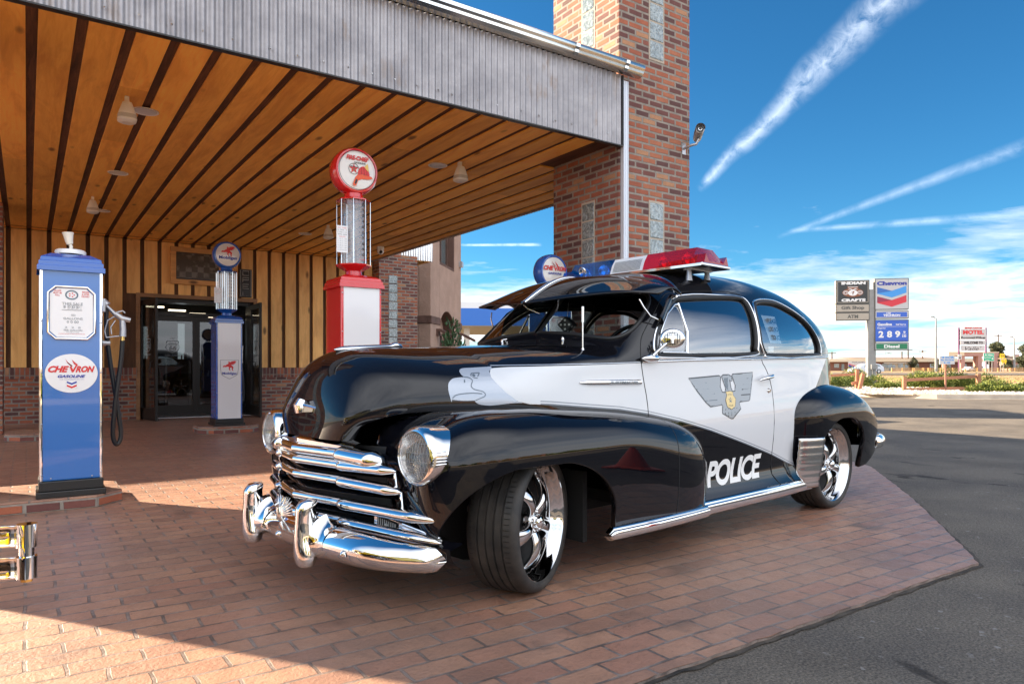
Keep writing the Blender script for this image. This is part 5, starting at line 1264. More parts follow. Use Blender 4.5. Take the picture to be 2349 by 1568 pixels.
def car_details(root,P):
    # wheels
    for s,t_,st in ((.090,.80,R(-23)),(2.946,.80,0)):
        for sg in (1,-1): wheel(root,s,t_-(.03 if s<1 else 0),st,sg)
    m=MB()
    for s in (.0,2.93):
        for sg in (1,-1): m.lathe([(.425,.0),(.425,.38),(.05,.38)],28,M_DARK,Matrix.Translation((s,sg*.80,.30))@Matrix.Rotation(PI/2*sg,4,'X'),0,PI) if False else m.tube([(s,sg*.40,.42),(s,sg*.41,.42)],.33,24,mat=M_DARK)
    m.box(-.45,3.6,-.40,.40,.22,.34,M_DARK); m.tube([(0.30,.60,.20),(.72,.42,.16)],.010,8,mat=M_CAST); m.tube([(-.03,-.7,.335),(-.03,.6,.335)],.035,10,mat=M_CAST); m.box(.40,.43,.58,.72,.16,.5,M_DARK)
    m.tube([(2.946,-.7,.335),(2.946,.7,.335)],.04,10,mat=M_DARK); m.tube([(3.3,.42,.20),(3.95,.42,.19)],.028,12,mat=M_CHROME2)
    m.build('chassis',None,root,smooth=50)
    # rocker mouldings
    for sg in (1,-1):
        for (a,b_,t_,z0,z1,nm) in ((.40,1.215,.905,.190,.255,'fender_moulding'),(1.20,2.53,.845,.180,.262,'rocker_moulding')):
            rows=[];n=30
            for i in range(n+1):
                s=a+(b_-a)*i/n; k=1.0
                e=min((s-a)/.03,1) if nm=='fender_moulding' else 1; k=max(.25,math.sqrt(max(0,1-(1-e)**2)))
                tt=t_-.02*((s-.8)/.5)**2 if nm=='fender_moulding' else t_-.012*smooth((s-2)/.6)
                zc_=(z0+z1)/2; h=(z1-z0)/2*k
                prof=[(-.03,1),(-.008,1),(-.003,.86),(-.006,.70),(.0,.64),(.006,.5),(.009,.2),(.008,-.2),(.0,-.7),(-.02,-1),(-.04,-1)]
                rows.append([(s,sg*(tt+q),zc_+h*r) for q,r in prof])
            m=MB(); m.grid(rows,M_CHROME); m.build(nm,None,root,smooth=28)
        # gravel shield
        rows=[]
        for j in range(29):
            z=.205+.335*j/28; wv=.0035*abs(math.sin(j*PI/4)); w0=2.335+(.085*smooth((.33-z)/.12)); w1=2.535+.0*z+.02*smooth((.33-z)/.15)
            if z>.30: w1=2.545
            rows.append([(w0+(w1-w0)*q,sg*(.70+.215*max(0,(1-((2.74-(w0+(w1-w0)*q))/.475)**2.3))**(1/2.3)+.012+wv-.05*((.6-z)/.35)**2*.8),z) for q in [k/8 for k in range(9)]])
        m=MB(); m.grid(rows,M_CHROME2); m.build('gravel_shield',None,root,smooth=30,solid=.006)
    # body openings: chrome surrounds, rubber, glass
    for sg in (1,-1):
        for outl,nm in ((W1,'door_window'),(W2,'quarter_window')):
            big=[]; c=np.mean(outl,axis=0)
            o1=[(c[0]+(p[0]-c[0])*(1+.017/abs(np.hypot(*(np.array(p)-c)))),c[1]+(p[1]-c[1])*(1+.022/abs(np.hypot(*(np.array(p)-c))))) for p in outl]
            vs2=outl; it=p2(outl,M_GLASS)
            # glass pane, cut on a lattice and laid just inside the surface
            bm=bmesh.new(); vv=[bm.verts.new((x,y,0)) for x,y in it[0]]; [bm.faces.new([vv[i] for i in f]) for f in it[1]]
            for axn,lo,hi in ((0,.9,3.0),(1,1.0,1.5)):
                cc=lo
                while cc<hi: bmesh.ops.bisect_plane(bm,geom=bm.verts[:]+bm.edges[:]+bm.faces[:],plane_co=(cc,0,0) if axn==0 else (0,cc,0),plane_no=(1,0,0) if axn==0 else (0,1,0)); cc+=.04
            bm.verts.index_update()
            m=MB(); m.add([(v.co.x,sg*(tside(v.co.x,v.co.y)-.016),v.co.y) for v in bm.verts],[tuple(l.vert.index for l in f.loops) for f in bm.faces],M_GLASS); bm.free()
            g=m.build(nm,None,root,smooth=180)
            m=MB(); m.tube(side_curve(outl,-.004,sg),.013,8,True,M_RUBBER); m.build('window_seal',None,g,smooth=60)
            m=MB(); m.tube(side_curve(o1,.002,sg),.0065,8,True,M_CHROME); m.build('window_surround',None,g,smooth=60)
            if nm=='door_window':
                m=MB(); m.tube(side_curve([(1.232,1.078),(1.265,1.20),(1.302,1.368)],-.008,sg),.009,8,mat=M_CHROME); m.tube(side_curve([(1.02,1.10),(1.06,1.20),(1.165,1.302),(1.265,1.36),(1.295,1.365)],-.006,sg),.005,8,mat=M_CHROME); m.tube(side_curve([(1.03,1.083),(1.23,1.083)],-.006,sg),.006,8,mat=M_CHROME); m.build('quarter_light_frame',None,g,smooth=60)
        # seams and belt moulding
        zt=spl([(.86,1.030),(1.2,1.040),(2.0,1.056),(2.6,1.066),(3.12,1.078)])
        m=MB(); m.tube([(s,sg*(tside(s,zt(s))+.002),zt(s)) for s in np.arange(.865,3.13,.04)],.0062,8,mat=M_CHROME); m.tube([(s,sg*(tside(s,zt(s)+.014)+.001),zt(s)+.013) for s in np.arange(.865,3.13,.04)],.004,8,mat=M_CHROME); m.build('belt_moulding',None,root,smooth=60)
        m=MB(); m.tube([(s,sg*(tside(s,z)-.0004),z) for s,z in DR if z>.21 and z<1.30 or z>1.3],.0026,6,True,M_DARK); m.build('door_gap',None,P[('door',sg)])
        # windscreen panes and rubber
        pts=[(inv_s(t_,z),sg*t_,z) for t_,z in WS]
        m=MB(); m.tube([(a-.002,b_,c) for a,b_,c in pts],.012,8,True,M_RUBBER); ws=m.build('windscreen_rubber',None,root,smooth=60)
        it=p2(WS,M_SHIELD); bm=bmesh.new(); vv=[bm.verts.new((x,y,0)) for x,y in it[0]]; [bm.faces.new([vv[i] for i in f]) for f in it[1]]
        for axn,lo,hi in ((0,.04,.62),(1,1.15,1.48)):
            cc=lo
            while cc<hi: bmesh.ops.bisect_plane(bm,geom=bm.verts[:]+bm.edges[:]+bm.faces[:],plane_co=(cc,0,0) if axn==0 else (0,cc,0),plane_no=(1,0,0) if axn==0 else (0,1,0)); cc+=.03
        bm.verts.index_update()
        m=MB(); m.add([(inv_s(v.co.x,v.co.y)+.008,sg*v.co.x,v.co.y) for v in bm.verts],[tuple(l.vert.index for l in f.loops) for f in bm.faces],M_SHIELD); bm.free(); m.build('windscreen',None,root,smooth=180)
        # handle, lock, badge
        hz=.935
        m=MB(); m.tube([(1.905,sg*(tside(1.905,hz-.01)+.022),hz-.012),(1.96,sg*(tside(1.96,hz)+.034),hz+.0),(2.03,sg*(tside(2.03,hz)+.036),hz+.010),(2.068,sg*(tside(2.06,hz)+.022),hz+.016)],[.005,.012,.014,.010],10,mat=M_CHROME)
        m.tube([(2.05,sg*tside(2.05,hz+.01),hz+.012),(2.05,sg*(tside(2.05,hz)+.03),hz+.012)],.014,10,mat=M_CHROME); m.tube([(2.035,sg*tside(2.03,.855),.856),(2.035,sg*(tside(2.03,.855)+.012),.856)],[.016,.010],12,mat=M_CHROME)
        m.build('door_handle',None,P[('door',sg)],smooth=50)
        mb=MB(); rows=[]
        for i in range(27):
            s=.468+.382*i/26; k=math.sqrt(max(.02,1-(1-min(1,(i/26)/.28))**2))
            tt=tside(s,.925); rows.append([(s,sg*(tt+.014*k*math.cos(a)-.001),.925+.0155*k*math.sin(a)) for a in [-PI/2+PI*j/10 for j in range(11)]])
        mb.grid(rows,M_CHROME); 
        for zz in (.9335,.917): mb.tube([(.64+.02*i,sg*(tside(.64+.02*i,zz)+.011),zz) for i in range(11)],.0016,5,mat=M_CHROME2)
        bd=mb.build('flank_moulding',None,root,smooth=50)
        if sg>0:
            m=MB(); tt=tside(.74,.925)+.0145; dx=(tside(.84,.925)-tside(.64,.925))/.2
            text(m,'FLEETMASTER',(.735,tt,.9255),(1,dx,0),(0,0,1),.18,.010,M_DGREY,-.0006,.02)
            m.build('lettering',None,bd)
    # visor
    rows=[]
    for i in range(61):
        t_=-.70+1.40*i/60; a=abs(t_)/.70
        bs=1.145+.10*a*a; bz=topz(min(bs,1.3),min(abs(t_),.60))+.010-.0*a
        bz=1.548-.135*a**2.6; bs=1.13+.11*a**2
        fs_=.672+.20*a**1.25; fz=1.376+.045*a-.02*a**6
        if a>.93: fs_+= (a-.93)*2.4
        row=[]
        for j in range(15):
            q=j/14; s=bs+(fs_-bs)*q; z=bz+(fz-bz)*q+.050*math.sin(PI*q**.8)*(1-.25*a)
            row.append((s,t_,z))
        rows.append(row)
    m=MB(); m.grid(rows,M_BLACK); vis=m.build('sun_visor',M_BLACK,root,smooth=180,solid=.010)
    m=MB(); m.tube([Vector(p)+Vector((0,0,.004)) for p in rows[30]],.010,10,mat=M_CHROME,flat=2.0); m.build('visor_strip',None,vis,smooth=60)
    for sg in (1,-1):
        m=MB(); 
        m.tube([(1.20,sg*.655,1.398),(1.15,sg*.672,1.36),(1.09,sg*.688,1.30),(1.045,sg*.70,1.255)],[.020,.026,.020,.030],12,mat=M_BLACK,flat=.5)
        m.tube([(1.21,sg*.66,1.40),(1.205,sg*.69,1.40)],[.014,.006],12,mat=M_CHROME)
        m.tube([(.955,sg*.625,1.372),(.965,sg*.645,1.33),(1.0,sg*.665,1.28),(1.035,sg*.69,1.262)],.0045,8,mat=M_CHROME); m.build('visor_bracket',None,vis,smooth=50); m=MB(); m.tube([(.80,sg*.16,1.40),(.83,sg*.13,1.36),(.87,sg*.07,1.33)],.0045,8,mat=M_CHROME2)
        m.build('visor_strap',None,vis,smooth=50)
    m=MB(); 
    def _ws(z,o=-.004): return (inv_s(.004,z)+o,0,z)
    m.tube([_ws(1.20),_ws(1.29),_ws(1.38),_ws(1.475)],.012,8,mat=M_CHROME); m.build('windscreen_pillar',None,root,smooth=60)
    for sg in (1,-1):
        m=MB(); c=Vector((.735,sg*.26,1.150)); m.tube([c,c+Vector((0,0,.014)),c+Vector((-.008,0,.022))],[.013,.010,.006],12,mat=M_CHROME); m.tube([c+Vector((-.006,0,.02)),c+Vector((.02,-sg*.02,.026))],.004,8,mat=M_CHROME); m.build('wiper_spindle',None,root,smooth=60)
    m=MB(); c=Vector((.60,.535,1.052)); m.lathe([(.030,-.02),(.028,.0),(.020,.014),(.014,.03),(.008,.045),(.006,.05),(.0,.05)],20,M_CHROME,Matrix.Translation(c)); m.tube([c+Vector((0,0,.045)),c+Vector((0,0,.185))],.0038,8,mat=M_CHROME2); m.tube([c+Vector((0,0,.185)),c+Vector((0,0,.265))],.0075,8,mat=M_CHROME2); m.build('cowl_antenna',None,root,smooth=60)
    # mirrors
    for sg in (1,-1):
        m=MB(); c=Vector((.925,sg*(tside(.955,1.056)+.012),1.050))
        m.tube([c+Vector((-.085,0,-.002)),c+Vector((-.03,0,0)),c+Vector((.03,0,0)),c+Vector((.055,0,-.002))],[.004,.022,.022,.010],12,mat=M_CHROME,flat=1.0)
        m.tube([c+Vector((.0,sg*.0,.01)),c+Vector((.05,sg*.03,.06)),c+Vector((.09,sg*.055,.10))],[.009,.008,.008],8,mat=M_CHROME)
        H=c+Vector((.095,sg*.06,.105)); ax=Matrix.Translation(H)@Matrix.Rotation(R(-38)*sg,4,'Z')@Matrix.Rotation(-PI/2,4,'Y')
        i0=len(m.v); m.lathe([(.0,.022),(.004,.022),(.010,.02),(.046,.012),(.056,.010),(.062,.0),(.060,-.012),(.0,-.014)],32,M_CHROME,Matrix.Identity(4))
        S=Matrix.Diagonal((.86,1.08,1,1)); m.xf(ax@S,i0)
        mi_=m.build('wing_mirror',None,root,smooth=50)
        m=MB(); i0=len(m.v); m.lathe([(.044,.0135),(.0,.018)],24,M_CHROME2,Matrix.Identity(4)); 
        for k in range(-3,4):
            y=k*.012; L=math.sqrt(.042**2-y*y); m.tube([(-L,y,.017),(L,y,.017)],.0014,4,mat=M_DARK); m.tube([(y,-L,.018),(y,L,.018)],.0014,4,mat=M_DARK)
        m.tube([(0,0,.018),(0,0,.036)],.010,10,mat=M_CHROME); m.tube([(-.03,0,.03),(.03,0,.03)],.006,8,mat=M_CHROME)
        m.xf(ax@S,i0); m.build('mirror_grille',None,mi_,smooth=50)
    # light bar on the roof
    def sec(t_,k=1.0,z0=1.655,h=.112):   # cross-section in s,z
        return [(x-.075,y,z-.02) for x,y,z in ((1.675,t_,z0),(1.700+.0*k,t_,z0+h*.55),(1.735,t_,z0+h*k),(1.905,t_,z0+h*k),(1.94,t_,z0+h*.55),(1.965,t_,z0))]
    def slab(ts,nm,mat,kend=None):
        m=MB(); rows=[]
        for i,(t_,k,i_) in enumerate(ts):
            r=sec(t_,k); cx=1.82; rows.append([(cx+(p[0]-cx)*i_,p[1],p[2]) for p in r])
        m.grid(rows,mat); N=len(rows[0]); m.add(rows[0],[tuple(range(N))],mat); m.add(rows[-1],[tuple(range(N))[::-1]],mat)
        return m.build(nm,None,root,smooth=25)
    class LB(MB):          # light bar pieces are drawn at their nominal place and set down 75 mm ahead, 20 mm lower
        def build(q,*a,**k):
            q.v=[(x-.075,y,z-.02) for x,y,z in q.v]; return MB.build(q,*a,**k)
    zb0=1.655
    m=LB(); m.box(1.655,1.985,-.60,.60,1.640,1.655,M_CAST); m.box(1.66,1.98,.56,.605,1.64,1.662,M_CHROME2); base=m.build('light_bar_base',None,root,bevel=.006)
    m=LB(); m.box(1.652,1.656,-.60,.60,1.640,1.655,M_CHROME); m.build('base_trim',None,base)
    slab([(-.60,.05,.98),(-.52,1,1),(-.14,1,1)],'blue_lens',M_BLUEL); slab([(.14,1,1),(.52,1,1),(.60,.15,.95)],'red_lens',M_REDL)
    sp=slab([(-.138,.97,.995),(.138,.97,.995)],'speaker_housing',M_WHITE)
    m=LB()
    for i in range(22):
        for j in range(9):
            tt=-.112+.0106*i; zz=.012+.0085*j; q=zz/(.112*.55); 
            s=1.675+.025*q if q<1 else 1.70+.035*(zz-.0616)/.0504
            m.add([(s-.004,tt,zb0+zz),(s-.004,tt+.006,zb0+zz),(s-.0035,tt+.006,zb0+zz+.005),(s-.0035,tt,zb0+zz+.005)],[(0,1,2,3)],M_DARK)
    m.build('speaker_grille',None,sp)
    for tt,mt in ((-.44,M_CHROME),(-.26,M_CHROME),(.26,M_CHROME),(.44,M_CHROME)):
        m=LB(); m.lathe([(.045,.05),(.04,.03),(.02,.012),(0,.008)],24,mt,Matrix.Translation((1.80,tt,1.70))@Matrix.Rotation(-PI/2,4,'Y')); m.tube([(1.80,tt,1.656),(1.80,tt,1.70)],.02,10,mat=M_CAST); m.build('rotating_beacon',None,base,smooth=60)
    for sg,mt in ((1,M_REDL),(-1,M_BLUEL)):
        m=LB(); m.lathe([(.030,.0),(.036,.008),(.030,.012),(.024,.006),(0,.002)],28,M_CHROME2,Matrix.Translation((1.694,-.40,1.705))@Matrix.Rotation(-PI/2+R(-20),4,'Y')) if sg<0 else m.lathe([(.030,.0),(.036,.006),(.030,.009),(.024,.004),(0,.002)],28,M_REDL,Matrix.Translation((1.82,.563,1.70))@Matrix.Rotation(-PI/2+R(38),4,'X')); m.build('alley_light',None,base,smooth=60)
    for sg in (1,-1):
        m=LB()
        for s in (1.72,1.92): 
            zf=topz(s-.075,.47)+.02; m.tube([(s,sg*.47,zf-.004),(s,sg*.47,zf+.010),(s,sg*.47,1.641)],[.024,.020,.014],16,mat=M_CAST)
        m.box(1.70,1.94,sg*.47-.025,sg*.47+.025,1.630,1.642,M_CAST); m.build('mounting_foot',None,base,smooth=40)
    # interior
    m=MB(); m.box(1.55,1.72,-.62,.62,.55,.98,M_LEATHER); m.box(1.15,1.72,-.62,.62,.45,.62,M_LEATHER); m.box(2.35,2.5,-.58,.58,.6,1.02,M_LEATHER); m.box(2.0,2.4,-.58,.58,.45,.65,M_LEATHER); m.build('seats',None,root,bevel=.05,seg=4,smooth=60)
    m=MB(); m.box(.80,.98,-.62,.62,.78,1.09,M_BLACK); m.build('dashboard',None,root,bevel=.03,smooth=60)
    m=MB(); ax=Matrix.Translation((1.16,.36,1.075))@Matrix.Rotation(R(-62),4,'Y'); pts=[ax@Vector((.20*math.cos(a),.20*math.sin(a),0)) for a in [2*PI*k/40 for k in range(40)]]; m.tube(pts,.012,8,True,M_BLACK); m.tube([ax@Vector((0,0,0)),ax@Vector((0,0,-.35))],.02,8,mat=M_BLACK)
    for a in (.3,PI-.3,PI*1.5): m.tube([ax@Vector((0,0,0)),ax@Vector((.2*math.cos(a),.2*math.sin(a),0))],.007,6,mat=M_CHROME2)
    m.build('steering_wheel',None,root,smooth=60)
    m=MB(); m.box(.7,3.3,-.64,.64,.30,.36,M_DARK); m.box(2.62,2.70,-.55,.55,.6,1.10,M_LEATHER); m.build('cabin_floor',None,root)
    # rear bumper end and tail exhaust
    m=MB(); rows=[]
    for i in range(25):
        a=-PI/2+PI*i/24; t_=.80*math.sin(a); s=3.58+.60*max(0,math.cos(a))**.7
        rows.append([(s+.03*math.sin(an),t_*(1+.04*math.sin(an)),.42+.045*math.cos(an)) for an in [PI*k/12 for k in range(13)]])
    m.grid(rows,M_CHROME); m.build('rear_bumper',M_CHROME,root,smooth=180,solid=.006)
    return vis

def car_decals(root,P):
    bv=bvh_of([P['hood'],P[('body',1)],P[('door',1)]])
    bvd=bvh_of([P[('door',1)],P[('body',1)]])
    # eagle head
    out=crc([(-.219,.846),(-.228,.893),(-.219,.928),(-.19,.949),(-.158,.9545),(-.125,.957),(-.132,.966),(-.131,.984),(-.108,.996),(-.061,.999),(.02,1.003),(.06,1.006)],4,False)
    low=crc([(.16,.8325),(.10,.8325),(.005,.826),(-.028,.826),(-.075,.833),(-.098,.847),(-.10,.850),(-.158,.851),(-.205,.856),(-.213,.858)],3,False)
    wl=[(.055,.998),(.028,.983),(.0195,.955),(.035,.925),(.071,.884),(.129,.842)]
    items=[p2(out+wl+low,M_SILV)]
    items2=[stroke(crc([(-.213,.862),(-.195,.876),(-.158,.882),(-.103,.884),(-.055,.880)],4,False),.0045,M_DGREY),
            stroke(crc([(-.125,.957),(-.100,.953),(-.089,.940),(-.105,.917),(-.093,.901),(-.056,.892),(-.040,.881),(-.044,.868),(-.07,.859),(-.100,.848)],4,False),.004,M_DGREY),
            p2([(-.128,.947),(-.134,.941),(-.137,.933),(-.133,.931),(-.128,.937)],M_DGREY),
            stroke([(-.031,.9755),(-.074,.9735),(-.084,.966),(-.085,.960)],.0035,M_DGREY),stroke([(-.031,.9745),(-.052,.958)],.003,M_DGREY),
            p2([(-.078,.967),(-.064,.970),(-.060,.963),(-.068,.957),(-.074,.959)],M_DGREY),stroke([(-.080,.956),(-.07,.952),(-.055,.951)],.003,M_DGREY)]
    e=decal('eagle_head_decal',P['hood'],items,bv,.02,.0012); decal('eagle_lines',e,items2,bv,.01,.0022)
    st=[stroke([(.06,1.0095),(.30,1.0135),(.60,1.021),(.855,1.029)],.004,M_SILV)]
    decal('pinstripe',P['hood'],st,bv,.02,.0015)
    for sg in (1,-1): decal('panel_gap',P[('front_fender',sg)],[stroke([(.925,.245),(.925,.45),(.925,.60),(.925,.69),(.925,.728)],.0045,M_DARK)],bvh_of([P[('front_fender',sg)]]),.02,.0008,sg)
    # door emblem (spread eagle with shield), traced in door coordinates
    E_={}
    def q(x,y):   # emblem units -> door s,z
        return (1.225+(x-855)/(1262-855)*.640, .942-(y-180)/(435-180)*.247+.012*(x-855)/407)
    left=[(855,182),(1035,173),(1044,180),(1036,240),(1046,272),(1062,275),(1070,250),(1056,200),(1050,178),(1060,170),(1095,170),(1112,180),(1116,205),(1108,210),(1100,200),(1104,250),(1112,272),(1128,270),(1134,235),(1116,176),(1122,168),(1262,163),(1258,185),(1240,260),(1222,330),(1215,335),(1155,338),(1148,350),(1156,380),(1100,435),(1090,434),(1034,396),(1040,355),(1036,346),(965,352),(940,325),(900,262),(880,225)]
    ot=[q(*p) for p in left]
    items=[p2(ot,M_SILV2),stroke(ot,.008,M_DLINE,True)]
    for y,xa,xb in ((214,885,955),(247,905,975),(280,925,998),(318,948,1010)): items.append(stroke([q(xa-8,y-2),q(xb,y-2)],.0045,M_DGREY))
    for y,xa,xb in ((200,1195,1252),(232,1185,1246),(265,1175,1238),(298,1165,1228)): items.append(stroke([q(xa,y),q(xb,y)],.0075,M_DLINE))
    for xa,xb,yb in ((1058,1052,405),(1075,1072,422),(1093,1093,434),(1112,1118,420),(1128,1140,402)): items.append(stroke([q(xa,372),q(xb,yb)],.0065,M_DLINE))
    items.append(p2([q(*p) for p in [(1062,190),(1090,186),(1084,262),(1070,264)]],M_DGREY))
    o=decal('door_emblem',P[('door',1)],items,bvd,.02,.0012)
    sh=[(1066,272),(1095,268),(1113,276),(1110,292),(1126,318),(1118,362),(1094,380),(1068,362),(1060,320),(1072,294)]
    a=[q(*p) for p in sh]; items=[p2(a,M_GOLD),stroke(a,.003,M_INKK,True)]
    c=q(1091,323); items.append(p2(star(5,.021,.0085,c[0],c[1]),M_DGREY)); c=q(1078,292); items.append(txt2('RETRO',c[0],c[1]-.002,.038,.009,M_INKK,.01)); c=q(1080,362); items.append(txt2('POLICE',c[0]-.005,c[1]+.002,.045,.0095,M_INKK,.01))
    decal('shield_badge',o,items,bvd,.02,.0028)
    decal('lettering',P[('door',1)],[txt2('POLICE',1.372,.318,.545,.150,M_INKW,.035,.0,.030,.006,.92)],bvd,.03,.0014)
    # window notices, dice
    m=MB(); tx=lambda s,z:tside(s,z)-.021
    m.add([(2.14,tx(2.14,1.16),1.16),(2.33,tx(2.33,1.16)-.02,1.16),(2.33,tx(2.33,1.34)-.01,1.34),(2.13,tx(2.13,1.34),1.34)],[(0,1,2,3)],M_INKW)
    for k,(wd,z) in enumerate((('PLEASE',1.305),('DO NOT',1.250),('TOUCH',1.195))): text(m,wd,(2.23,tx(2.23,z)-.001+.004,z),(1,-.09,.0),(0,-.22,1),.15,.034,M_INKK,-.001,.04)
    m.build('window_notice',None,root)
    m=MB(); m.add([(2.10,tx(2.1,1.11)+.003,1.10),(2.17,tx(2.17,1.11)+.003,1.10),(2.17,tx(2.17,1.12)+.003,1.135),(2.10,tx(2.1,1.12)+.003,1.135)],[(0,1,2,3)],M_INKW)
    m.build('window_sticker',None,root)

def dice(root,s,t_,z,a):
    o=MB(); h=.036
    o.box(-h,h,-h,h,-h,h,M_INKK); Rm=Matrix.Translation((s,t_,z))@Matrix.Rotation(R(a),4,'Z')@Matrix.Rotation(R(45),4,'X'); i0=0
    sp={5:[(0,0),(1,1),(-1,-1),(1,-1),(-1,1)],3:[(0,0),(1,1),(-1,-1)],4:[(1,1),(-1,-1),(1,-1),(-1,1)]}
    for (ux,uy,kk) in (((0,1,0),(0,0,1),5),((0,-1,0),(0,0,1),5),((-1,0,0),(0,0,1),3),((1,0,0),(0,0,1),4)):
        n=Vector(ux).cross(Vector(uy)); 
        for x,y in sp[kk]: o.poly(disc(14,.0068,None,x*.019,y*.019),n*h,ux,uy,M_INKW,.0006)
    o.xf(Rm); o.tube([(s,t_,z+.05),(s+.01,t_,z+.14)],.002,5,mat=M_CAST)
    return o

YAW=R(7.1)
car=thing('police_car',(1.718,3.270,0),'black and white vintage police sedan with a red and blue roof light bar','police car',YAW)
PC=build_vehicle(car,M_BLACK,M_POLICE)
front_end(car); car_details(car,PC); car_decals(car,PC)
flip_tree(car)
dm=dice(None,0,0,0,20); dob=dm.build('fuzzy_dice',None,None,bevel=.004,smooth=40); 
tag(dob,'black fuzzy dice with white spots hanging behind the divided windscreen','dice')
_a=Vector((math.cos(YAW),math.sin(YAW),0)); _b=Vector((math.sin(YAW),-math.cos(YAW),0))
def carpt(s,t_,z): return Vector((1.718,3.270,0))+_a*s+_b*t_+Vector((0,0,z))
dob.location=carpt(1.02,.02,1.262); dob.rotation_euler=(0,0,YAW)
yc=None
def yellow_car():
    y=thing('yellow_car',(-1.01,2.25,0),'yellow vintage car with a split chrome bumper at the left edge','car',R(-100))
    NOFLIP.clear()
    P=build_vehicle(y,M_YELLOW,M_YELLOW)
    front_end(y,True)
    for s,st in ((-.03,0),(2.946,0)):
        for sg in (1,-1): wheel(y,s,.80,st,sg)
    for sg in (1,-1):
        for outl in (W1,W2):
            m=MB(); c=p2(outl,M_DARK); m.add([(x,sg*(tside(x,z)-.02),z) for x,z in c[0]],c[1],M_BLACK); m.build('side_window',None,y)
        m=MB(); c=p2(WS,M_DARK); m.add([(inv_s(x,z)+.01,sg*x,z) for x,z in c[0]],c[1],M_BLACK); m.build('windscreen',None,y)
    m=MB(); m.box(.3,3.4,-.40,.40,.22,.34,M_DARK); m.box(.75,3.2,-.6,.6,.34,.9,M_DARK); m.build('chassis',None,y)
    flip_tree(y)
yellow_car()
# ================================================================== PUMPS
def horse(m,c,ux,uy,w_,mat,eps):
    """flying red winged horse"""
    body=[(-.50,-.06),(-.40,.02),(-.30,.00),(-.22,.08),(-.12,.12),(-.06,.22),(-.10,.30),(-.04,.34),(.02,.28),(.10,.26),(.14,.20),(.10,.17),(.05,.18),(.04,.10),(.14,.02),(.26,-.06),(.30,-.16),(.24,-.30),(.30,-.40),(.24,-.42),(.16,-.28),(.18,-.18),(.08,-.14),(.02,-.24),(.08,-.36),(.03,-.40),(-.06,-.26),(-.04,-.12),(-.16,-.08),(-.28,-.12),(-.38,-.10),(-.46,-.14)]
    wing=[(-.04,.10),(.02,.24),(.16,.34),(.36,.38),(.54,.34),(.44,.28),(.50,.22),(.38,.20),(.42,.13),(.30,.13),(.32,.06),(.20,.08),(.10,.02)]
    fl=lambda P:[(-x*w_,y*w_) for x,y in P][::-1] if False else [(x*w_,y*w_) for x,y in P]
    m.poly(fl(body),c,ux,uy,mat,eps); m.poly(fl(wing),c,ux,uy,mat,eps+.0006)
def wingv(m,c,ux,uy,w_,mat,eps):
    """winged V mark"""
    for k,(dx,L) in enumerate(((0,1),(.10,.86),(.22,.72))):
        m.poly([(x*w_,y*w_) for x,y in [(-.50+dx,.95-.22*k),(-.30+dx,.62-.14*k),(.02,.34-.02*k),(.10,.22),(-.05,.24+.02*k),(-.36+dx,.58-.12*k)]],c,ux,uy,mat,eps)
    m.poly([(x*w_,y*w_) for x,y in [(-.16,.20),(0,.24),(.12,-.10),(.34,.34),(.20,.44),(.02,.86),(.10,.80),(.30,.58),(.52,.40),(.16,-.34),(.02,-.34)]],c,ux,uy,mat,eps+.0006)
def chevrons(m,c,ux,uy,w_,h,eps,c1,c2,c0=None):
    if c0: m.poly([(-w_/2,-h*.5),(w_/2,-h*.5),(w_/2,h*.5),(-w_/2,h*.5)],c,ux,uy,c0,eps-.0006)
    for k,cc in enumerate((c1,c2)):
        y=h*(.5-.48*k); t_=h*.26; d=h*.26
        m.poly([(-w_/2,y),(0,y-d),(w_/2,y),(w_/2,y-t_),(0,y-d-t_),(-w_/2,y-t_)],c,ux,uy,cc,eps)
def globe(th,z,r,rimmat,mark):
    g=MB(); ax=Matrix.Translation((0,0,z))@Matrix.Rotation(PI/2,4,'X')
    g.lathe([(r*.80,.075),(r*.86,.086),(r*.92,.084),(r,.055),(r*1.02,.02),(r*1.02,-.02),(r,-.055),(r*.92,-.084),(r*.86,-.086),(r*.80,-.075)],56,rimmat,ax); g.tube([(0,0,z-r*1.12),(0,0,z-r*.95)],[r*.42,r*.40],28,mat=rimmat)
    o=g.build('globe',None,th,smooth=50)
    l=MB(); l.lathe([(r*.85,.078),(r*.6,.086),(r*.3,.091),(0,.093)],48,pmat('milk_glass',(.72,.70,.66),.15,0,.8),ax); l.lathe([(r*.85,-.078),(r*.6,-.086),(0,-.093)],48,MATS['milk_glass'],ax); l.build('globe_lens',None,o,smooth=60)
    m=MB(); mark(m,Vector((0,-.0955,z)),r); m.build('lettering',None,o)
    return o
def chev_mark(m,c,w_,sub=True,k=1):
    wingv(m,c+Vector((-.005*w_,0,.11*w_)),X3,Z3,w_*.25,M_INKR,0)
    text(m,'CHE',c+Vector((-.265*w_,0,.10*w_)),X3,Z3,w_*.42,w_*.155,M_INKR,.0008,.05,.35); text(m,'RON',c+Vector((.275*w_,0,.10*w_)),X3,Z3,w_*.40,w_*.155,M_INKR,.0008,.05,.35)
    text(m,'GASOLINE',c+Vector((0,0,-.07*w_)),X3,Z3,w_*.56,w_*.07,M_INKB,.0008,.045,.3)
    if sub: text(m,'THE CALIFORNIA OIL CO.',c+Vector((0,0,-.145*w_)),X3,Z3,w_*.50,w_*.018,M_INKB,.0008,.0); chevrons(m,c+Vector((0,0,-.27*w_)),X3,Z3,w_*.20,w_*.17,.0008,M_INKB,M_INKR,M_INKW)
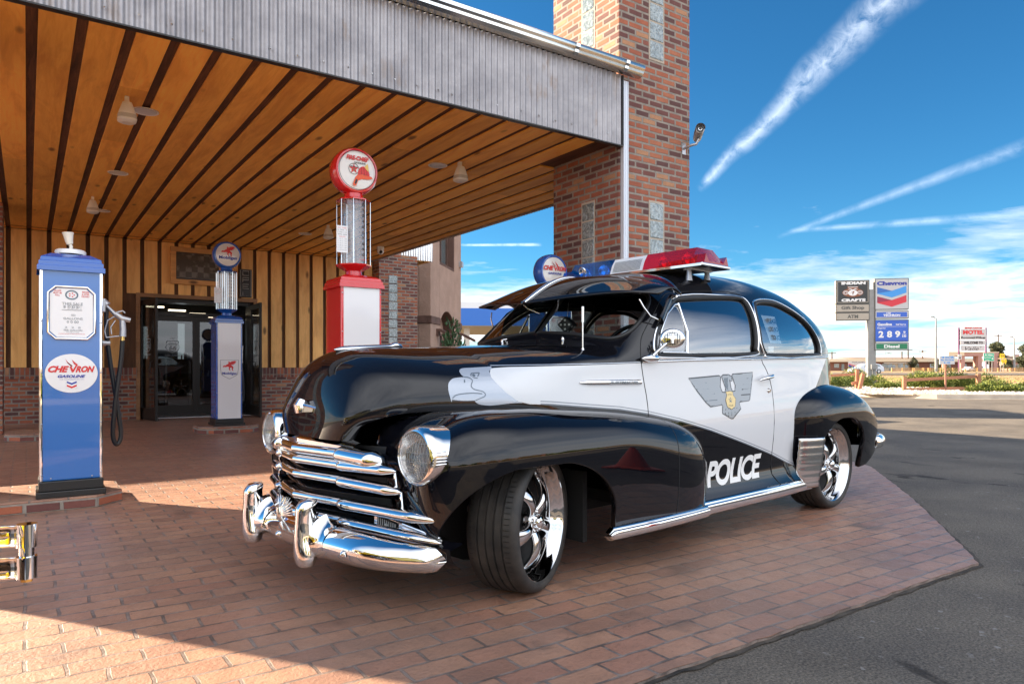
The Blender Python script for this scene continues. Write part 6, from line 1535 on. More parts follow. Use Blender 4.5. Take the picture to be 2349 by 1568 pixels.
def clock_pump(loc,label,group,topper):
    p=thing('gas_pump',loc,label,'gas pump',0,group)
    W,Dp=.185,.17
    m=MB(); m.box(-W-.028,W+.028,-Dp-.028,Dp+.028,0,.045); m.box(-W-.012,W+.012,-Dp-.012,Dp+.012,.045,.115); m.build('base',M_BASEB,p,bevel=.006)
    m=MB(); m.box(-W,W,-Dp,Dp,.115,1.62); bd=m.build('cabinet',M_BLUE2,p,bevel=.012)
    m=MB()
    for sx in (-1,1):
        for sy in (-1,1): m.box(sx*W-.013 if sx>0 else -W-.006,sx*W+.006 if sx>0 else -W+.013,sy*(Dp)-.013 if sy>0 else -Dp-.006,Dp+.006 if sy>0 else -Dp+.013,.115,1.615)
    m.build('corner_moulding',M_CHROME,p,bevel=.006)
    rv=MB()
    for sx in (-1,1):
        for k in range(5): rv.lathe([(0,.004),(.004,.003),(.006,0)],8,M_CAST,Matrix.Translation((sx*(W-.005),-Dp-.006,.16+.36*k))@Matrix.Rotation(PI/2,4,'X'))
        rv.lathe([(0,.004),(.004,.003),(.006,0)],8,M_CAST,Matrix.Translation((sx*(W-.06),-Dp-.0,.135))@Matrix.Rotation(PI/2,4,'X'))
    rv.build('rivets',None,p)['kind']='stuff'
    # stepped cap
    rows=[]
    for (z,e) in ((1.60,.022),(1.635,.022),(1.638,.012),(1.668,.012),(1.672,.002),(1.695,.0),(1.70,-.006),(1.73,-.06),(1.745,-.12)):
        w_,d_=W+e,Dp+e; rows.append([(x,y,z) for x,y in ((-w_,-d_),(w_,-d_),(w_,d_),(-w_,d_),(-w_,-d_))])
    m=MB(); m.grid(rows,flip=True); m.add([(x,y,z) for x,y,z in rows[-1][:4]],[(0,1,2,3)]); m.build('cap',M_BLUE,p,bevel=.004)
    # dial window with clipped corners
    c=Vector((.0,-Dp-.001,1.305)); a,b_,k=.142,.185,.045
    octo=lambda a,b_,k:[(-a+k,-b_),(a-k,-b_),(a,-b_+k),(a,b_-k),(a-k,b_),(-a+k,b_),(-a,b_-k),(-a,-b_+k)]
    m=MB(); m.poly(octo(a-.012,b_-.012,k-.004),c,X3,Z3,M_WHITE,.003); dl=m.build('dial_face',None,p)
    m=MB(); m.tube([c+Vector((x,-.006,z)) for x,z in octo(a,b_,k)],.009,8,True,M_CHROME); m.build('dial_frame',None,dl,smooth=50)
    m=MB(); cc=c+Vector((0,-.004,0))
    for s,x,z,w_,h,ik in (('GLASS',-.085,.155,.042,.011,M_INKR),('MUST BE',-.085,.139,.050,.011,M_INKR),('FULL',-.085,.123,.028,.011,M_INKR),('BEFORE',.085,.152,.042,.011,M_INKR),('& AFTER',.085,.136,.046,.011,M_INKR),('DELIVERY',.085,.120,.050,.011,M_INKR),
        ('THIS SALE',.004,.065,.128,.020,M_INKG),('$ 0 0 0',-.002,.042,.10,.020,M_INKG),('RETRO',.01,-.012,.026,.007,M_INKG),('REPRO',.01,-.020,.026,.006,M_INKG),('GALLONS',.008,-.040,.118,.016,M_INKG),('0 0 00',.006,-.064,.072,.018,M_INKG),('2   2   0',.006,-.103,.095,.013,M_INKG),('PER GALLON',.008,-.123,.112,.013,M_INKG),('INCLUDES ALL TAXES',.006,-.138,.075,.006,M_INKG),('ACCURATE DELIVERY OF ANY FLUID OR GALLONS',.0,-.149,.16,.004,M_INKR)):
        text(m,s,cc+Vector((x,0,z)),X3,Z3,w_,h,ik,.0006,.02)
    for x in (-.012,.016,.044): m.tube([cc+Vector((x+dx,-.001,.042+dz)) for dx,dz in ((-.012,-.014),(.012,-.014),(.012,.014),(-.012,.014))],.0009,4,True,M_INKG)
    m.tube([cc+Vector((-.06,-.001,.021)),cc+Vector((.064,-.001,.021))],.0016,4,mat=M_INKG)
    ring(m,.040,.034,.009,cc+Vector((.0,0,.128)),X3,Z3,M_INKT,.0008)
    for k in range(5): m.poly([(.004*math.cos(u),.004*math.sin(u)) if 0 else (r_*math.cos(u),r_*.85*math.sin(u)) for r_,u in ((.006,2*PI*k/5),(.020,2*PI*k/5-.3),(.020,2*PI*k/5+.3))],cc+Vector((0,0,.128)),X3,Z3,M_INKR,.0008)
    m.build('lettering',None,dl)
    # oval emblem
    e=Vector((0,-Dp-.001,.875)); m=MB(); m.poly(disc(56,.160,.138),e,X3,Z3,M_WHITE,.002); em=m.build('emblem',None,p)
    m=MB(); chev_mark(m,e+Vector((0,-.0035,.0)),.30); m.build('lettering',None,em)
    # nozzle, cradle and hose on the right flank
    m=MB(); m.box(W,W+.035,-.05,.05,1.33,1.43); m.tube([(W+.02,0,1.41),(W+.05,-.01,1.38)],.03,10); m.build('nozzle_hook',M_CAST,p,bevel=.004,smooth=40); m=MB(); m.tube([(W,0,1.10),(W+.07,0,1.10)],.022,12); cr=m.build('nozzle_cradle',M_CAST,p,bevel=.004,smooth=40)
    m=MB(); m.tube([(W+.015,-.01,1.41),(W+.07,-.02,1.35),(W+.115,-.03,1.30)],[.010,.013,.018],10); m.tube([(W+.10,-.03,1.32),(W+.145,-.035,1.285),(W+.20,-.04,1.275)],[.02,.024,.018],12); m.tube([(W+.145,-.035,1.29),(W+.15,-.035,1.20),(W+.148,-.035,1.15)],[.02,.022,.024],12)
    m.tube([(W+.11,-.03,1.31),(W+.05,-.03,1.27),(W+.03,-.03,1.19),(W+.04,-.03,1.14),(W+.10,-.03,1.15),(W+.14,-.03,1.155)],.006,8); m.tube([(W+.10,-.03,1.27),(W+.07,-.03,1.22),(W+.075,-.03,1.165)],.005,6); m.tube([(W+.10,-.03,1.33),(W+.15,-.03,1.345),(W+.165,-.03,1.33)],.006,6)
    nz=m.build('nozzle',M_CAST,p,smooth=50); m=MB(); m.tube([(W+.148,-.035,1.15),(W+.147,-.035,1.115)],.014,12); m.build('coupling',M_BRASS,nz,smooth=50)
    m=MB(); hp=crc([(W+.147,-.035,1.12),(W+.135,-.035,.95),(W+.10,-.03,.65),(W+.085,-.02,.42),(W+.11,-.01,.335),(W+.14,0,.40),(W+.12,0,.60),(W+.07,0,.95),(W+.045,0,1.20),(W+.045,0,1.36)],6,False)
    m.tube(hp,.0165,10); m.build('hose',M_RUBBER,p,smooth=60)
    if topper=='socket':
        m=MB(); m.lathe([(.10,1.742),(.10,1.765),(.09,1.775),(0,1.776)],32,M_WHITE); m.tube([(0.0,0,1.775),(.004,0,1.80),(-.004,0,1.825)],.012,10,mat=M_WHITEP); m.tube([(-.003,0,1.82),(-.010,0,1.845),(-.016,0,1.90)],[.022,.026,.036],20,mat=M_WHITEP); m.tube([(-.016,0,1.895),(-.0165,0,1.903)],.038,20,mat=M_WHITEP); m.build('lamp_socket',None,p,smooth=50)
    else:
        m=MB(); m.lathe([(.10,1.742),(.10,1.775),(0,1.78)],32,M_BLUE); m.build('globe_mount',None,p,smooth=50)
        def mk(m,c,r): chev_mark(m,c+Vector((0,0,0)),r*1.75,False)
        globe(p,2.02,.20,M_BLUE,mk)
    return p
def visible_pump(loc,label,body,front,rimm,mark,emblem,side_label=True):
    p=thing('visible_pump',loc,label,'gas pump')
    W,Dp=.185,.185
    m=MB(); m.box(-W-.035,W+.035,-Dp-.035,Dp+.035,0,.04); m.box(-W-.018,W+.018,-Dp-.018,Dp+.018,.04,.10); m.build('base',M_BASEB,p,bevel=.006)
    m=MB(); m.box(-W,W,-Dp,Dp,.10,1.55); m.build('cabinet',body,p,bevel=.010)
    m=MB(); m.box(-W+.022,W-.022,-Dp-.004,-Dp+.01,.105,1.53); pn=m.build('front_panel',front,p,bevel=.002)
    rv=MB()
    for sx in (-1,1):
        for k in range(5): rv.lathe([(0,.004),(.004,.003),(.006,0)],8,M_CAST,Matrix.Translation((sx*(W-.010),-Dp-.001,.16+.33*k))@Matrix.Rotation(PI/2,4,'X'))
    rv.build('rivets',None,p)['kind']='stuff'
    rows=[]
    for (z,e) in ((1.53,.020),(1.56,.020),(1.563,.010),(1.59,.010),(1.593,.0),(1.615,-.004),(1.63,-.03),(1.645,-.07),(1.65,-.09)):
        w_,d_=W+e,Dp+e; rows.append([(x,y,z) for x,y in ((-w_,-d_),(w_,-d_),(w_,d_),(-w_,d_),(-w_,-d_))])
    m=MB(); m.grid(rows,flip=True); m.add(rows[-1][:4],[(0,1,2,3)]); m.lathe([(.075,1.648),(.07,1.69)],32); m.build('cap',body,p,bevel=.003)
    m=MB(); N=8; oct_=lambda r,z:[(r*math.cos(2*PI*k/N+PI/8),r*math.sin(2*PI*k/N+PI/8),z) for k in range(N+1)]
    m.grid([oct_(.07,1.685),oct_(.155,1.735),oct_(.158,1.745),oct_(.12,1.747),oct_(.0,1.747)],flip=True); m.build('lower_collar',body,p)
    m=MB(); m.grid([oct_(.12,2.305),oct_(.150,2.306),oct_(.146,2.316),oct_(.075,2.34),oct_(.07,2.375),oct_(0,2.38)],flip=True); m.build('upper_collar',body,p)
    m=MB(); m.lathe([(.112,1.745),(.112,2.306)],48,M_CLEAR); gl=m.build('glass_cylinder',None,p,smooth=60)
    m=MB()
    for k in range(8):
        a=2*PI*k/8+PI/8; m.tube([(.145*math.cos(a),.145*math.sin(a),1.745),(.145*math.cos(a),.145*math.sin(a),2.308)],.0035,6)
    m.build('tie_rods',M_CHROME,p,smooth=50)
    m=MB(); m.tube([(0.0,0,1.745),(.0,0,2.30)],.009,10,mat=M_CHROME2); m.tube([(-.05,.03,1.745),(-.05,.03,2.30)],.005,8,mat=M_CHROME); m.build('inner_pipes',None,gl,smooth=50)
    m=MB()
    for k in range(10):
        z=2.268-.049*k; text(m,str(k+1),(.045,-.106,z),X3,Z3,.016 if k<9 else .032,.026,M_INKK,0,.05)
        for sx in (-1,1): m.poly([(.045+sx*.040,z-.008),(.045+sx*.040,z+.008),(.045+sx*.022,z)][::sx],(0,-.106,0),X3,Z3,M_INKK)
    text(m,'GALLONS',(.045,-.106,1.785),X3,Z3,.075,.013,M_INKR,0,.02)
    m.build('lettering',None,gl)
    if side_label:
        m=MB(); m.box(-.20,-.10,-.118,-.115,1.83,2.06,M_WHITE); s_=m.build('price_card',None,p)
        m=MB(); 
        for k,(q,ik) in enumerate((('GAS  TAXES',M_INKR),('S. TAX   4',M_INKK),('F. TAX  1 1/2',M_INKK),('TOTAL  SALES',M_INKK),('GALLON',M_INKR),('1  .20  5  1.00',M_INKG),('2  .40  6  1.20',M_INKG),('3  .60  7  1.40',M_INKG),('4  .80  8  1.60',M_INKG),('5 1.00  9  1.80',M_INKG),('6 1.20 10 2.00',M_INKG))): text(m,q,(-.15,-.1185,2.042-.019*k),X3,Z3,.08 if k!=4 else .055,.010,ik,.0006,0)
        m.build('lettering',None,s_)
    # hose and nozzle on the right flank
    m=MB(); m.tube([(W,0,.95),(W+.05,0,.95)],.018,10); m.tube([(W+.035,0,1.08),(W+.05,0,1.20)],[.012,.009],10); m.tube([(W+.03,0,.93),(W+.036,0,1.09)],.017,10); m.build('nozzle',M_CAST,p,smooth=50)
    m=MB(); m.tube(crc([(W+.03,0,.93),(W+.02,0,.7),(W+.03,0,.45),(W+.05,.01,.35),(W+.065,.01,.45),(W+.05,.02,.8),(W+.0,.03,1.0)],5,False),.013,8); m.build('hose',M_RUBBER,p,smooth=60)
    globe(p,2.565,.205,rimm,mark); emblem(p,pn)
    return p
def island(loc,hx,hy,h,label,ch=.18):
    t_=thing('pump_island',loc,label,'pump island')
    pts=[(-hx+ch,-hy),(hx-ch,-hy),(hx,-hy+ch),(hx,hy-ch),(hx-ch,hy),(-hx+ch,hy),(-hx,hy-ch),(-hx,-hy+ch)]
    m=MB(); m.poly(pts,(0,0,h-.012),X3,Y3,None,0,h-.012); m.build('brick_edging',M_BRICK,t_,uv=True,bevel=.006)
    pi=[(x*(1-.05/hx),y*(1-.05/hy)) for x,y in pts]; m=MB(); m.poly(pts,(0,0,h),X3,Y3,None,0,.014); m.build('paver_top',M_PAVER,t_,uv=True,bevel=.004)
ZP=.0
island((-.55,6.28,ZP),1.14,.42,.085,'low brick island under the blue pump on the left')
island((.20,12.05,ZP),.46,.46,.10,'low brick island at the left rear, behind the blue pump')
island((2.56,11.62,ZP),.44,.40,.11,'low brick island under the white and blue pump')
island((2.60,6.42,ZP),.46,.44,.10,'low brick island under the red pump, behind the police car')
island((4.98,6.55,ZP),.40,.40,.09,'low brick island under the blue globe pump by the brick tower')
clock_pump((.262,6.10,ZP+.085),'blue pump with dial face, bare lamp socket on top, at the left','vintage gas pumps with dial faces','socket')
clock_pump((5.02,6.52,ZP+.09),'blue pump with a round white globe behind the police car roof','vintage gas pumps with dial faces','globe')
def m_fire(m,c,r):
    text(m,'FIRE-CHIEF',c+Vector((.0,0,.50*r)),X3,Z3,1.0*r,.19*r,M_INKR,.0006,.05,.15); text(m,'GASOLINE',c+Vector((0.02,0,.31*r)),X3,Z3,.52*r,.085*r,M_INKK,.0006,.02)
    o=c+Vector((-.17*r,0,.03*r)); ring(m,.235*r,.235*r,.018*r,o,X3,Z3,M_INKK,.0006); m.poly(star(5,.22*r,.088*r),o,X3,Z3,M_INKR,.0008); text(m,'TEXACO',o+Vector((0,0,.09*r)),X3,Z3,.36*r,.06*r,M_INKK,.0014,.04); text(m,'T',o+Vector((0,0,-.04*r)),X3,Z3,.09*r,.11*r,pmat('ink_green',(.01,.22,.08),.5),.0016,.06)
    ring(m,.83*r,.83*r,.022*r,c,X3,Z3,M_INKK,.0004,56)
    # fire helmet
    q=lambda P:[(x*r,y*r) for x,y in P]
    m.poly(q([(-.22,-.62),(-.10,-.30),(.02,-.16),(.62,-.20),(.68,-.28),(.48,-.34),(.20,-.36),(.02,-.44),(-.06,-.66),(-.16,-.70)]),c,X3,Z3,pmat('helmet_orange',(.75,.10,.03),.5),.0008)
    m.poly(q(crc([(.02,-.18),(.04,.02),(.16,.16),(.32,.18),(.46,.06),(.54,-.20),(.28,-.16)],3)),c,X3,Z3,M_INKR,.0014)
    for x in (.14,.26,.38): m.poly(q([(x,.14),(x+.03,.14),(x+.05,-.16),(x+.02,-.16)]),c,X3,Z3,pmat('helmet_dark',(.35,.01,.01),.5),.002)
    m.poly(q([(.30,.16),(.44,.34),(.48,.20),(.50,.0),(.44,.02)]),c,X3,Z3,pmat('helmet_gold',(.75,.5,.12),.5),.0022); m.poly(q([(-.14,-.58),(-.08,-.38),(.0,-.42),(-.08,-.62)]),c,X3,Z3,M_INKK,.0016)
def m_fly(m,c,r): horse(m,c+Vector((0,0,.25*r)),X3,Z3,.95*r,M_INKR,.0006); text(m,'Mobilgas',c+Vector((0,0,-.26*r)),X3,Z3,1.26*r,.30*r,M_INKB,.0006,.03)
def e_fly(p,pn):
    c=Vector((.0,-.190,.86)); m=MB(); sh=[(-.13,.12),(.13,.12),(.128,-.02),(.115,-.10),(.06,-.135),(0,-.165),(-.06,-.135),(-.115,-.10),(-.128,-.02)]
    n=len(sh); i_=[(x*.965,y*.97) for x,y in sh]; m.add([c+Vector((x,-.0006,z)) for x,z in sh]+[c+Vector((x,-.0006,z)) for x,z in i_],[(k,(k+1)%n,n+(k+1)%n,n+k) for k in range(n)],M_INKK)
    horse(m,c+Vector((0,0,.035)),X3,Z3,.19,M_INKR,.0008); text(m,'Mobilgas',c+Vector((0,0,-.085)),X3,Z3,.205,.050,M_INKB,.0008,.03); m.build('emblem',None,pn)
def e_red(p,pn):
    m=MB(); m.tube([(-.13,-.1905,.955),(.13,-.1905,.955)],.0022,4,mat=M_INKK); m.tube([(-.13,-.1905,.955),(-.13,-.1905,.60)],.0022,4,mat=M_INKK); m.tube([(.13,-.1905,.955),(.13,-.1905,.60)],.0022,4,mat=M_INKK); m.build('panel_line',None,pn)
visible_pump((2.545,6.35,ZP+.10),'tall red and white pump with a glass cylinder and round red globe',M_RED,M_WHITE,M_RED,m_fire,e_red).scale=(1.07,1.07,1.07)
visible_pump((2.565,11.6,ZP+.11),'tall white and blue pump with glass cylinder in front of the doors',M_BLUE,M_WHITE,M_BLUE,m_fly,e_fly).scale=(1.03,1.03,1.03)
# ================================================================== ROADSIDE AND FAR SIDE
SR=R(-45.1)
def far(name,r,d,label,cat,rz=FROT,group=None,z=0): return thing(name,FR(r,d,z),label,cat,rz,group)
# main sign pylon: local x to the right along the sign, y away
P0=(17.22,33.8)
sp_=far('roadside_sign',17.22,33.8,'tall grey roadside sign pole with price, brand and gift shop panels','sign',SR)
k=1.02
m=MB(); m.box(-.16,.20,-.02,.34,0,4.75); m.build('pole',M_STEELP,sp_,bevel=.01)
m=MB(); m.box(-.04,.24,-.14,-.02,.92,1.16); jb=m.build('junction_box',M_STEELP,sp_,bevel=.01)
for x,dx in ((.02,.10),(.07,.16)): m=MB(); m.tube([(x,-.08,.93),(x+.02,-.08,.7),(x+dx,-.08,.35),(x+dx+.05,-.08,0)],.014,8); m.build('conduit',M_STEELP,jb,smooth=50)
M_SFRM=pmat('sign_frame_metal',(.10,.10,.09),.5)
def panel(parent,x0,x1,z0,z1,mat,draw=None,dep=.26,y=-.06,name='sign_panel',frame=.035,fm=None):
    m=MB(); m.box(x0,x1,y,y+dep,z0,z1,fm or M_SFRM); m.box(x0-.004,x0,y+.02,y+dep-.02,z0+.02,z1-.02,M_CONC); o=m.build('sign_cabinet',None,parent,bevel=.008)
    m=MB(); m.box(x0+frame,x1-frame,y-.008,y,z0+frame,z1-frame,mat); f=m.build(name,None,o)
    if draw: m=MB(); draw(m,Vector(((x0+x1)/2,y-.011,(z0+z1)/2)),x1-x0-2*frame,z1-z0-2*frame); m.build('lettering',None,f)
    return o
M_SBLK=pmat('sign_black',(.025,.03,.03),.35); M_STAN=pmat('sign_tan',(.42,.37,.30),.4); M_SWHT=pmat('sign_white',(.50,.50,.50),.3)
M_SBLU=pmat('sign_blue',(.03,.12,.55),.3); M_SGRN=pmat('sign_green',(.01,.20,.09),.35); M_BROWN=pmat('sign_brown_ink',(.24,.08,.03),.5)
def d_craft(m,c,w_,h):
    for t0 in (.0,): 
        a,b_=w_/2-.02,h/2-.02; m.add([c+Vector((x,0,z)) for x,z in ((-a,-b_),(a,-b_),(a,b_),(-a,b_),(-a+.025,-b_+.025),(a-.025,-b_+.025),(a-.025,b_-.025),(-a+.025,b_-.025))],[(0,1,5,4),(1,2,6,5),(2,3,7,6),(3,0,4,7)],M_STAN)
    text(m,'INDIAN',c+Vector((.03,-.002,.40*h)),X3,Z3,w_*.76,h*.135,M_INKW,0,.07); text(m,'CRAFTS',c+Vector((.03,-.002,-.37*h)),X3,Z3,w_*.76,h*.135,M_INKW,0,.07)
    e=c+Vector((0,-.001,-.03*h)); m.poly(disc(40,w_*.33,h*.20),e,X3,Z3,M_BROWN,.001); m.poly([(-.20*w_,.12*h),(.20*w_,.12*h),(.15*w_,.22*h),(.20*w_,.28*h),(-.20*w_,.28*h),(-.15*w_,.22*h)],e,X3,Z3,M_BROWN,.0012)
    m.poly(disc(36,w_*.15,h*.135),e+Vector((0,0,-.01*h)),X3,Z3,M_INKW,.003)
    for s in (-1,1):
        for r_ in (.085,.05): ring(m,w_*r_,h*r_*1.1,w_*.014,e+Vector((s*.225*w_,0,0)),X3,Z3,M_INKW,.003,24)
    m.poly([(-.14*w_,.235*h),(.14*w_,.235*h),(.16*w_,.265*h),(-.16*w_,.265*h)],e,X3,Z3,M_INKW,.003); m.poly([(-.17*w_,.13*h),(-.09*w_,.19*h),(0,.14*h),(.09*w_,.19*h),(.17*w_,.13*h),(.09*w_,.15*h),(0,.11*h),(-.09*w_,.15*h)],e,X3,Z3,M_INKW,.003)
    m.poly([(-.01*w_,-.10*h),(.01*w_,-.10*h),(.02*w_,-.02*h),(.05*w_,.03*h),(.02*w_,.07*h),(-.01*w_,.03*h),(-.08*w_,.0),(-.01*w_,.01*h)],e,X3,Z3,M_BROWN,.005)
panel(sp_,-1.60,-.10,4.07,5.20,M_SBLK,d_craft)
panel(sp_,-1.60,-.10,3.66,4.055,M_STAN,lambda m,c,w_,h:text(m,'Gift Shop',c,X3,Z3,w_*.72,h*.62,M_SFRM,.001,.04))
panel(sp_,-1.60,-.10,3.27,3.645,M_STAN,lambda m,c,w_,h:text(m,'ATM',c,X3,Z3,w_*.34,h*.56,M_SFRM,.001,.04))
def d_chev(m,c,w_,h):
    text(m,'Chevron',c+Vector((0,0,.36*h)),X3,Z3,w_*.92,h*.14,M_INKB,.001,.06)
    for (y,c1,c2) in ((.235,(.05,.30,.72),(.03,.14,.45)),(-.075,(.62,.03,.05),(.30,.02,.06))):
        A=pmat('chevron_band_%d'%int(y*1000+500),c1,.35); B=pmat('chevron_fold_%d'%int(y*1000+500),c2,.35)
        m.poly([(-.45*w_,y*h),(0,(y-.13)*h),(.45*w_,(y+.03)*h),(.45*w_,(y-.20)*h),(0,(y-.355)*h),(-.45*w_,(y-.22)*h)],c,X3,Z3,A,.001)
        m.poly([(-.45*w_,y*h),(0,(y-.13)*h),(.02*w_,(y-.12)*h),(-.45*w_,(y-.21)*h)],c,X3,Z3,B,.0016)
panel(sp_,.13,1.63,3.76,5.25,M_SWHT,d_chev)
panel(sp_,.13,1.63,3.33,3.72,M_SWHT,lambda m,c,w_,h:(m.poly([(-w_*.47,-h*.36),(w_*.47,-h*.36),(w_*.47,h*.36),(-w_*.47,h*.36)],c,X3,Z3,M_SBLU,.001),text(m,'with',c+Vector((-.1*w_,0,.22*h)),X3,Z3,w_*.15,h*.22,M_INKW,.002,.03),text(m,'TECHRON',c+Vector((0,0,-.10*h)),X3,Z3,w_*.52,h*.34,M_INKW,.002,.05)))
def d_price(m,c,w_,h):
    for z in (.44,-.44): m.poly([(-.45*w_,z*h-.006),(.45*w_,z*h-.006),(.45*w_,z*h+.006),(-.45*w_,z*h+.006)],c,X3,Z3,M_INKB,.001)
    text(m,'Gasoline',c+Vector((-.22*w_,0,.31*h)),X3,Z3,w_*.45,h*.13,M_INKW,.001,.04); text(m,'Self Serve',c+Vector((.28*w_,0,.30*h)),X3,Z3,w_*.31,h*.075,M_INKW,.001,.03)
    m.poly([(-.45*w_,.20*h-.006),(.45*w_,.20*h-.006),(.45*w_,.20*h+.006),(-.45*w_,.20*h+.006)],c,X3,Z3,M_INKW,.001)
    text(m,'Regular',c+Vector((-.31*w_,0,.115*h)),X3,Z3,w_*.26,h*.085,M_INKW,.001,.01)
    for x,g in ((-.33,'2'),(-.07,'8'),(.18,'9')): text(m,g,c+Vector((x*w_,0,-.17*h)),X3,Z3,w_*.16,h*.32,M_INKW,.001,.045)
    text(m,'9',c+Vector((.385*w_,0,-.08*h)),X3,Z3,w_*.075,h*.11,M_INKW,.001,.03); text(m,'10',c+Vector((.385*w_,0,-.26*h)),X3,Z3,w_*.12,h*.11,M_INKW,.001,.05); m.poly([(.32*w_,-.175*h),(.45*w_,-.175*h),(.45*w_,-.16*h),(.32*w_,-.16*h)],c,X3,Z3,M_INKW,.001)
panel(sp_,.13,1.63,2.23,3.29,M_SBLU,d_price)
panel(sp_,.13,1.63,1.83,2.20,M_SWHT,lambda m,c,w_,h:(m.poly([(-w_*.48,-h*.42),(w_*.48,-h*.42),(w_*.48,h*.42),(-w_*.48,h*.42)],c,X3,Z3,M_SGRN,.001),text(m,'Diesel',c+Vector((0,0,0)),X3,Z3,w_*.48,h*.52,M_INKW,.002,.05)))
# water sign
ws_=far('water_sign',16.73,27.2,'small blue and white sign reading water fill station and air','sign',FROT)
m=MB(); m.box(-.028,.028,-.0,.05,0,1.2,pmat('rusty_post',(.30,.14,.09),.8)); m.build('post',None,ws_)
m=MB(); m.box(-.27,.31,-.05,-.01,1.13,1.46,M_SWHT); pnl=m.build('sign_panel',None,ws_,bevel=.004)
SB2=pmat('sign_sky_blue',(.06,.25,.62),.5)
m=MB(); text(m,'WATER',(.10,-.052,1.40),X3,Z3,.36,.075,SB2,0,.05); text(m,'FILL STATION',(.02,-.052,1.295),X3,Z3,.50,.07,SB2,0,.04); text(m,'& AIR',(.02,-.052,1.195),X3,Z3,.26,.07,SB2,0,.04); m.poly([(-.23,1.40),(-.10,1.36),(-.10,1.44)],(0,-.052,0),X3,Z3,SB2,0); m.build('lettering',None,pnl)
# street lamps, poles
def lamp(r,d,h,lb):
    o=far('street_lamp',r,d,lb,'street lamp',group='street lamps along the road'); m=MB(); m.tube([(0,0,0),(0,0,h)],[.34,.16],10); m.build('pole',M_STEELP,o,smooth=50); m=MB(); m.tube([(0,0,h-.1),(-.8,0,h+.35)],.09,8); m.box(-1.5,-.5,-.25,.25,h+.25,h+.5); m.build('lamp_head',M_STEELP,o)
lamp(108.2,180,13.6,'tall street lamp beside the water sign'); lamp(142.4,200,9.4,'grey street lamp right of the motel sign')
def upole(r,d,h,lb,arm=True):
    o=far('utility_pole',r,d,lb,'utility pole',group='utility poles on the horizon'); m=MB(); m.tube([(0,0,0),(0,0,h)],[.3,.2],8); m.build('pole',M_BARK,o); 
    if arm: m=MB(); m.box(-1.5,1.5,-.1,.1,h-.6,h-.35); m.build('cross_arm',M_BARK,o)
upole(113.4,250,6.6,'short utility pole just right of the police car roof'); upole(140.4,250,7.8,'utility pole right of the Diesel panel'); upole(145.5,250,7.2,'second utility pole right of the Diesel panel'); upole(179.2,260,13.2,'tall reddish utility pole behind the round pine')
upole(138.2,250,6.8,'thin flagpole in front of the white roofed shop',False)
o=far('lattice_tower',138.7,260,'small lattice frame on a roof under the Diesel panel','lattice'); m=MB()
for a,b_ in (((-1.2,4.4),(-1.2,7.3)),((1.2,4.4),(1.2,6.8)),((-1.2,7.2),(1.2,5.8)),((-1.2,5.8),(1.2,6.9)),((-1.2,6.4),(1.2,6.4)),((0,5.8),(0,7.1))): m.tube([(a[0],0,a[1]),(b_[0],0,b_[1])],.06,5)
m.build('lattice',M_STEELP,o)
# motel sign
ms=far('motel_sign',124.1,190,'large white motel sign on two purple posts','sign',FROT)
PUR=pmat('purple_post',(.12,.03,.09),.5)
for x in (-3.65,3.65): m=MB(); m.box(x-.14,x+.14,0,.3,0,11.8); m.build('post',PUR,ms)
def mp(x0,x1,z0,z1,s,hh,ww,ink,b=.05,sh=0,mat=M_SWHT):
    m=MB(); m.box(x0,x1,-.25,.15,z0,z1,mat); p=m.build('sign_panel',None,ms); m=MB()
    for q,zc_,h_,w_ in s: text(m,q,((x0+x1)/2,-.28,zc_),X3,Z3,w_,h_,ink if q!='MOTEL' else M_INKR,0,b,sh)
    m.build('lettering',None,p)
mp(-3.45,3.45,8.55,11.35,[('MOTEL',10.55,1.15,5.6),('Rooms$49&up',9.05,.62,6.6)],0,0,M_INKK)
mp(-2.5,2.5,11.42,11.98,[('GRAND CANYON',11.7,.42,4.7)],0,0,M_INKR); mp(-3.4,3.4,7.15,8.3,[('WELCOME TO',7.72,.70,5.2)],0,0,M_INKK)
mp(-3.05,3.05,5.5,6.95,[("Valle'",6.2,1.0,4.4)],0,0,M_INKK,.0,.4)
# motel portico
mo=far('motel',131,200,'low motel with a flat entrance portico on thick columns','building')
PINK=pmat('motel_stucco',(.42,.24,.20),.9); CREAM=pmat('cream_fascia',(.66,.56,.40),.8); MBR=pmat('motel_brown',(.20,.09,.06),.85)
m=MB(); m.box(-3.4,7.0,0,10,4.3,5.4,PINK); m.box(-3.45,7.05,-.1,0,5.25,5.5,CREAM); m.box(-7.8,-3.4,-1,12,4.4,5.5,CREAM); m.build('portico_roof',None,mo)
for x in (-3.1,1.75,6.2): 
    for y in (.4,8.5): m=MB(); m.box(x-.55,x+.55,y-.3,y+.6,0,4.3,PINK); m.build('column',None,mo)
m=MB(); m.box(-30,22,30,36,0,2.9,MBR); m.build('motel_wall',None,mo); m=MB(); m.box(-31,23,28.8,37,2.9,3.9,CREAM); m.build('motel_roof',None,mo)
for i in range(9): m=MB(); x=-26+5.2*i; m.box(x,x+1.6,29.9,30,1.0,2.3,M_GBLOCK); m.build('window',pmat('motel_window',(.25,.30,.32),.1,0,1),mo)
for i in range(6): m=MB(); x=-23.6+7.8*i; m.box(x,x+.9,29.9,30,0,2.2,MATS['building_window']); m.build('door',MATS['building_window'],mo)
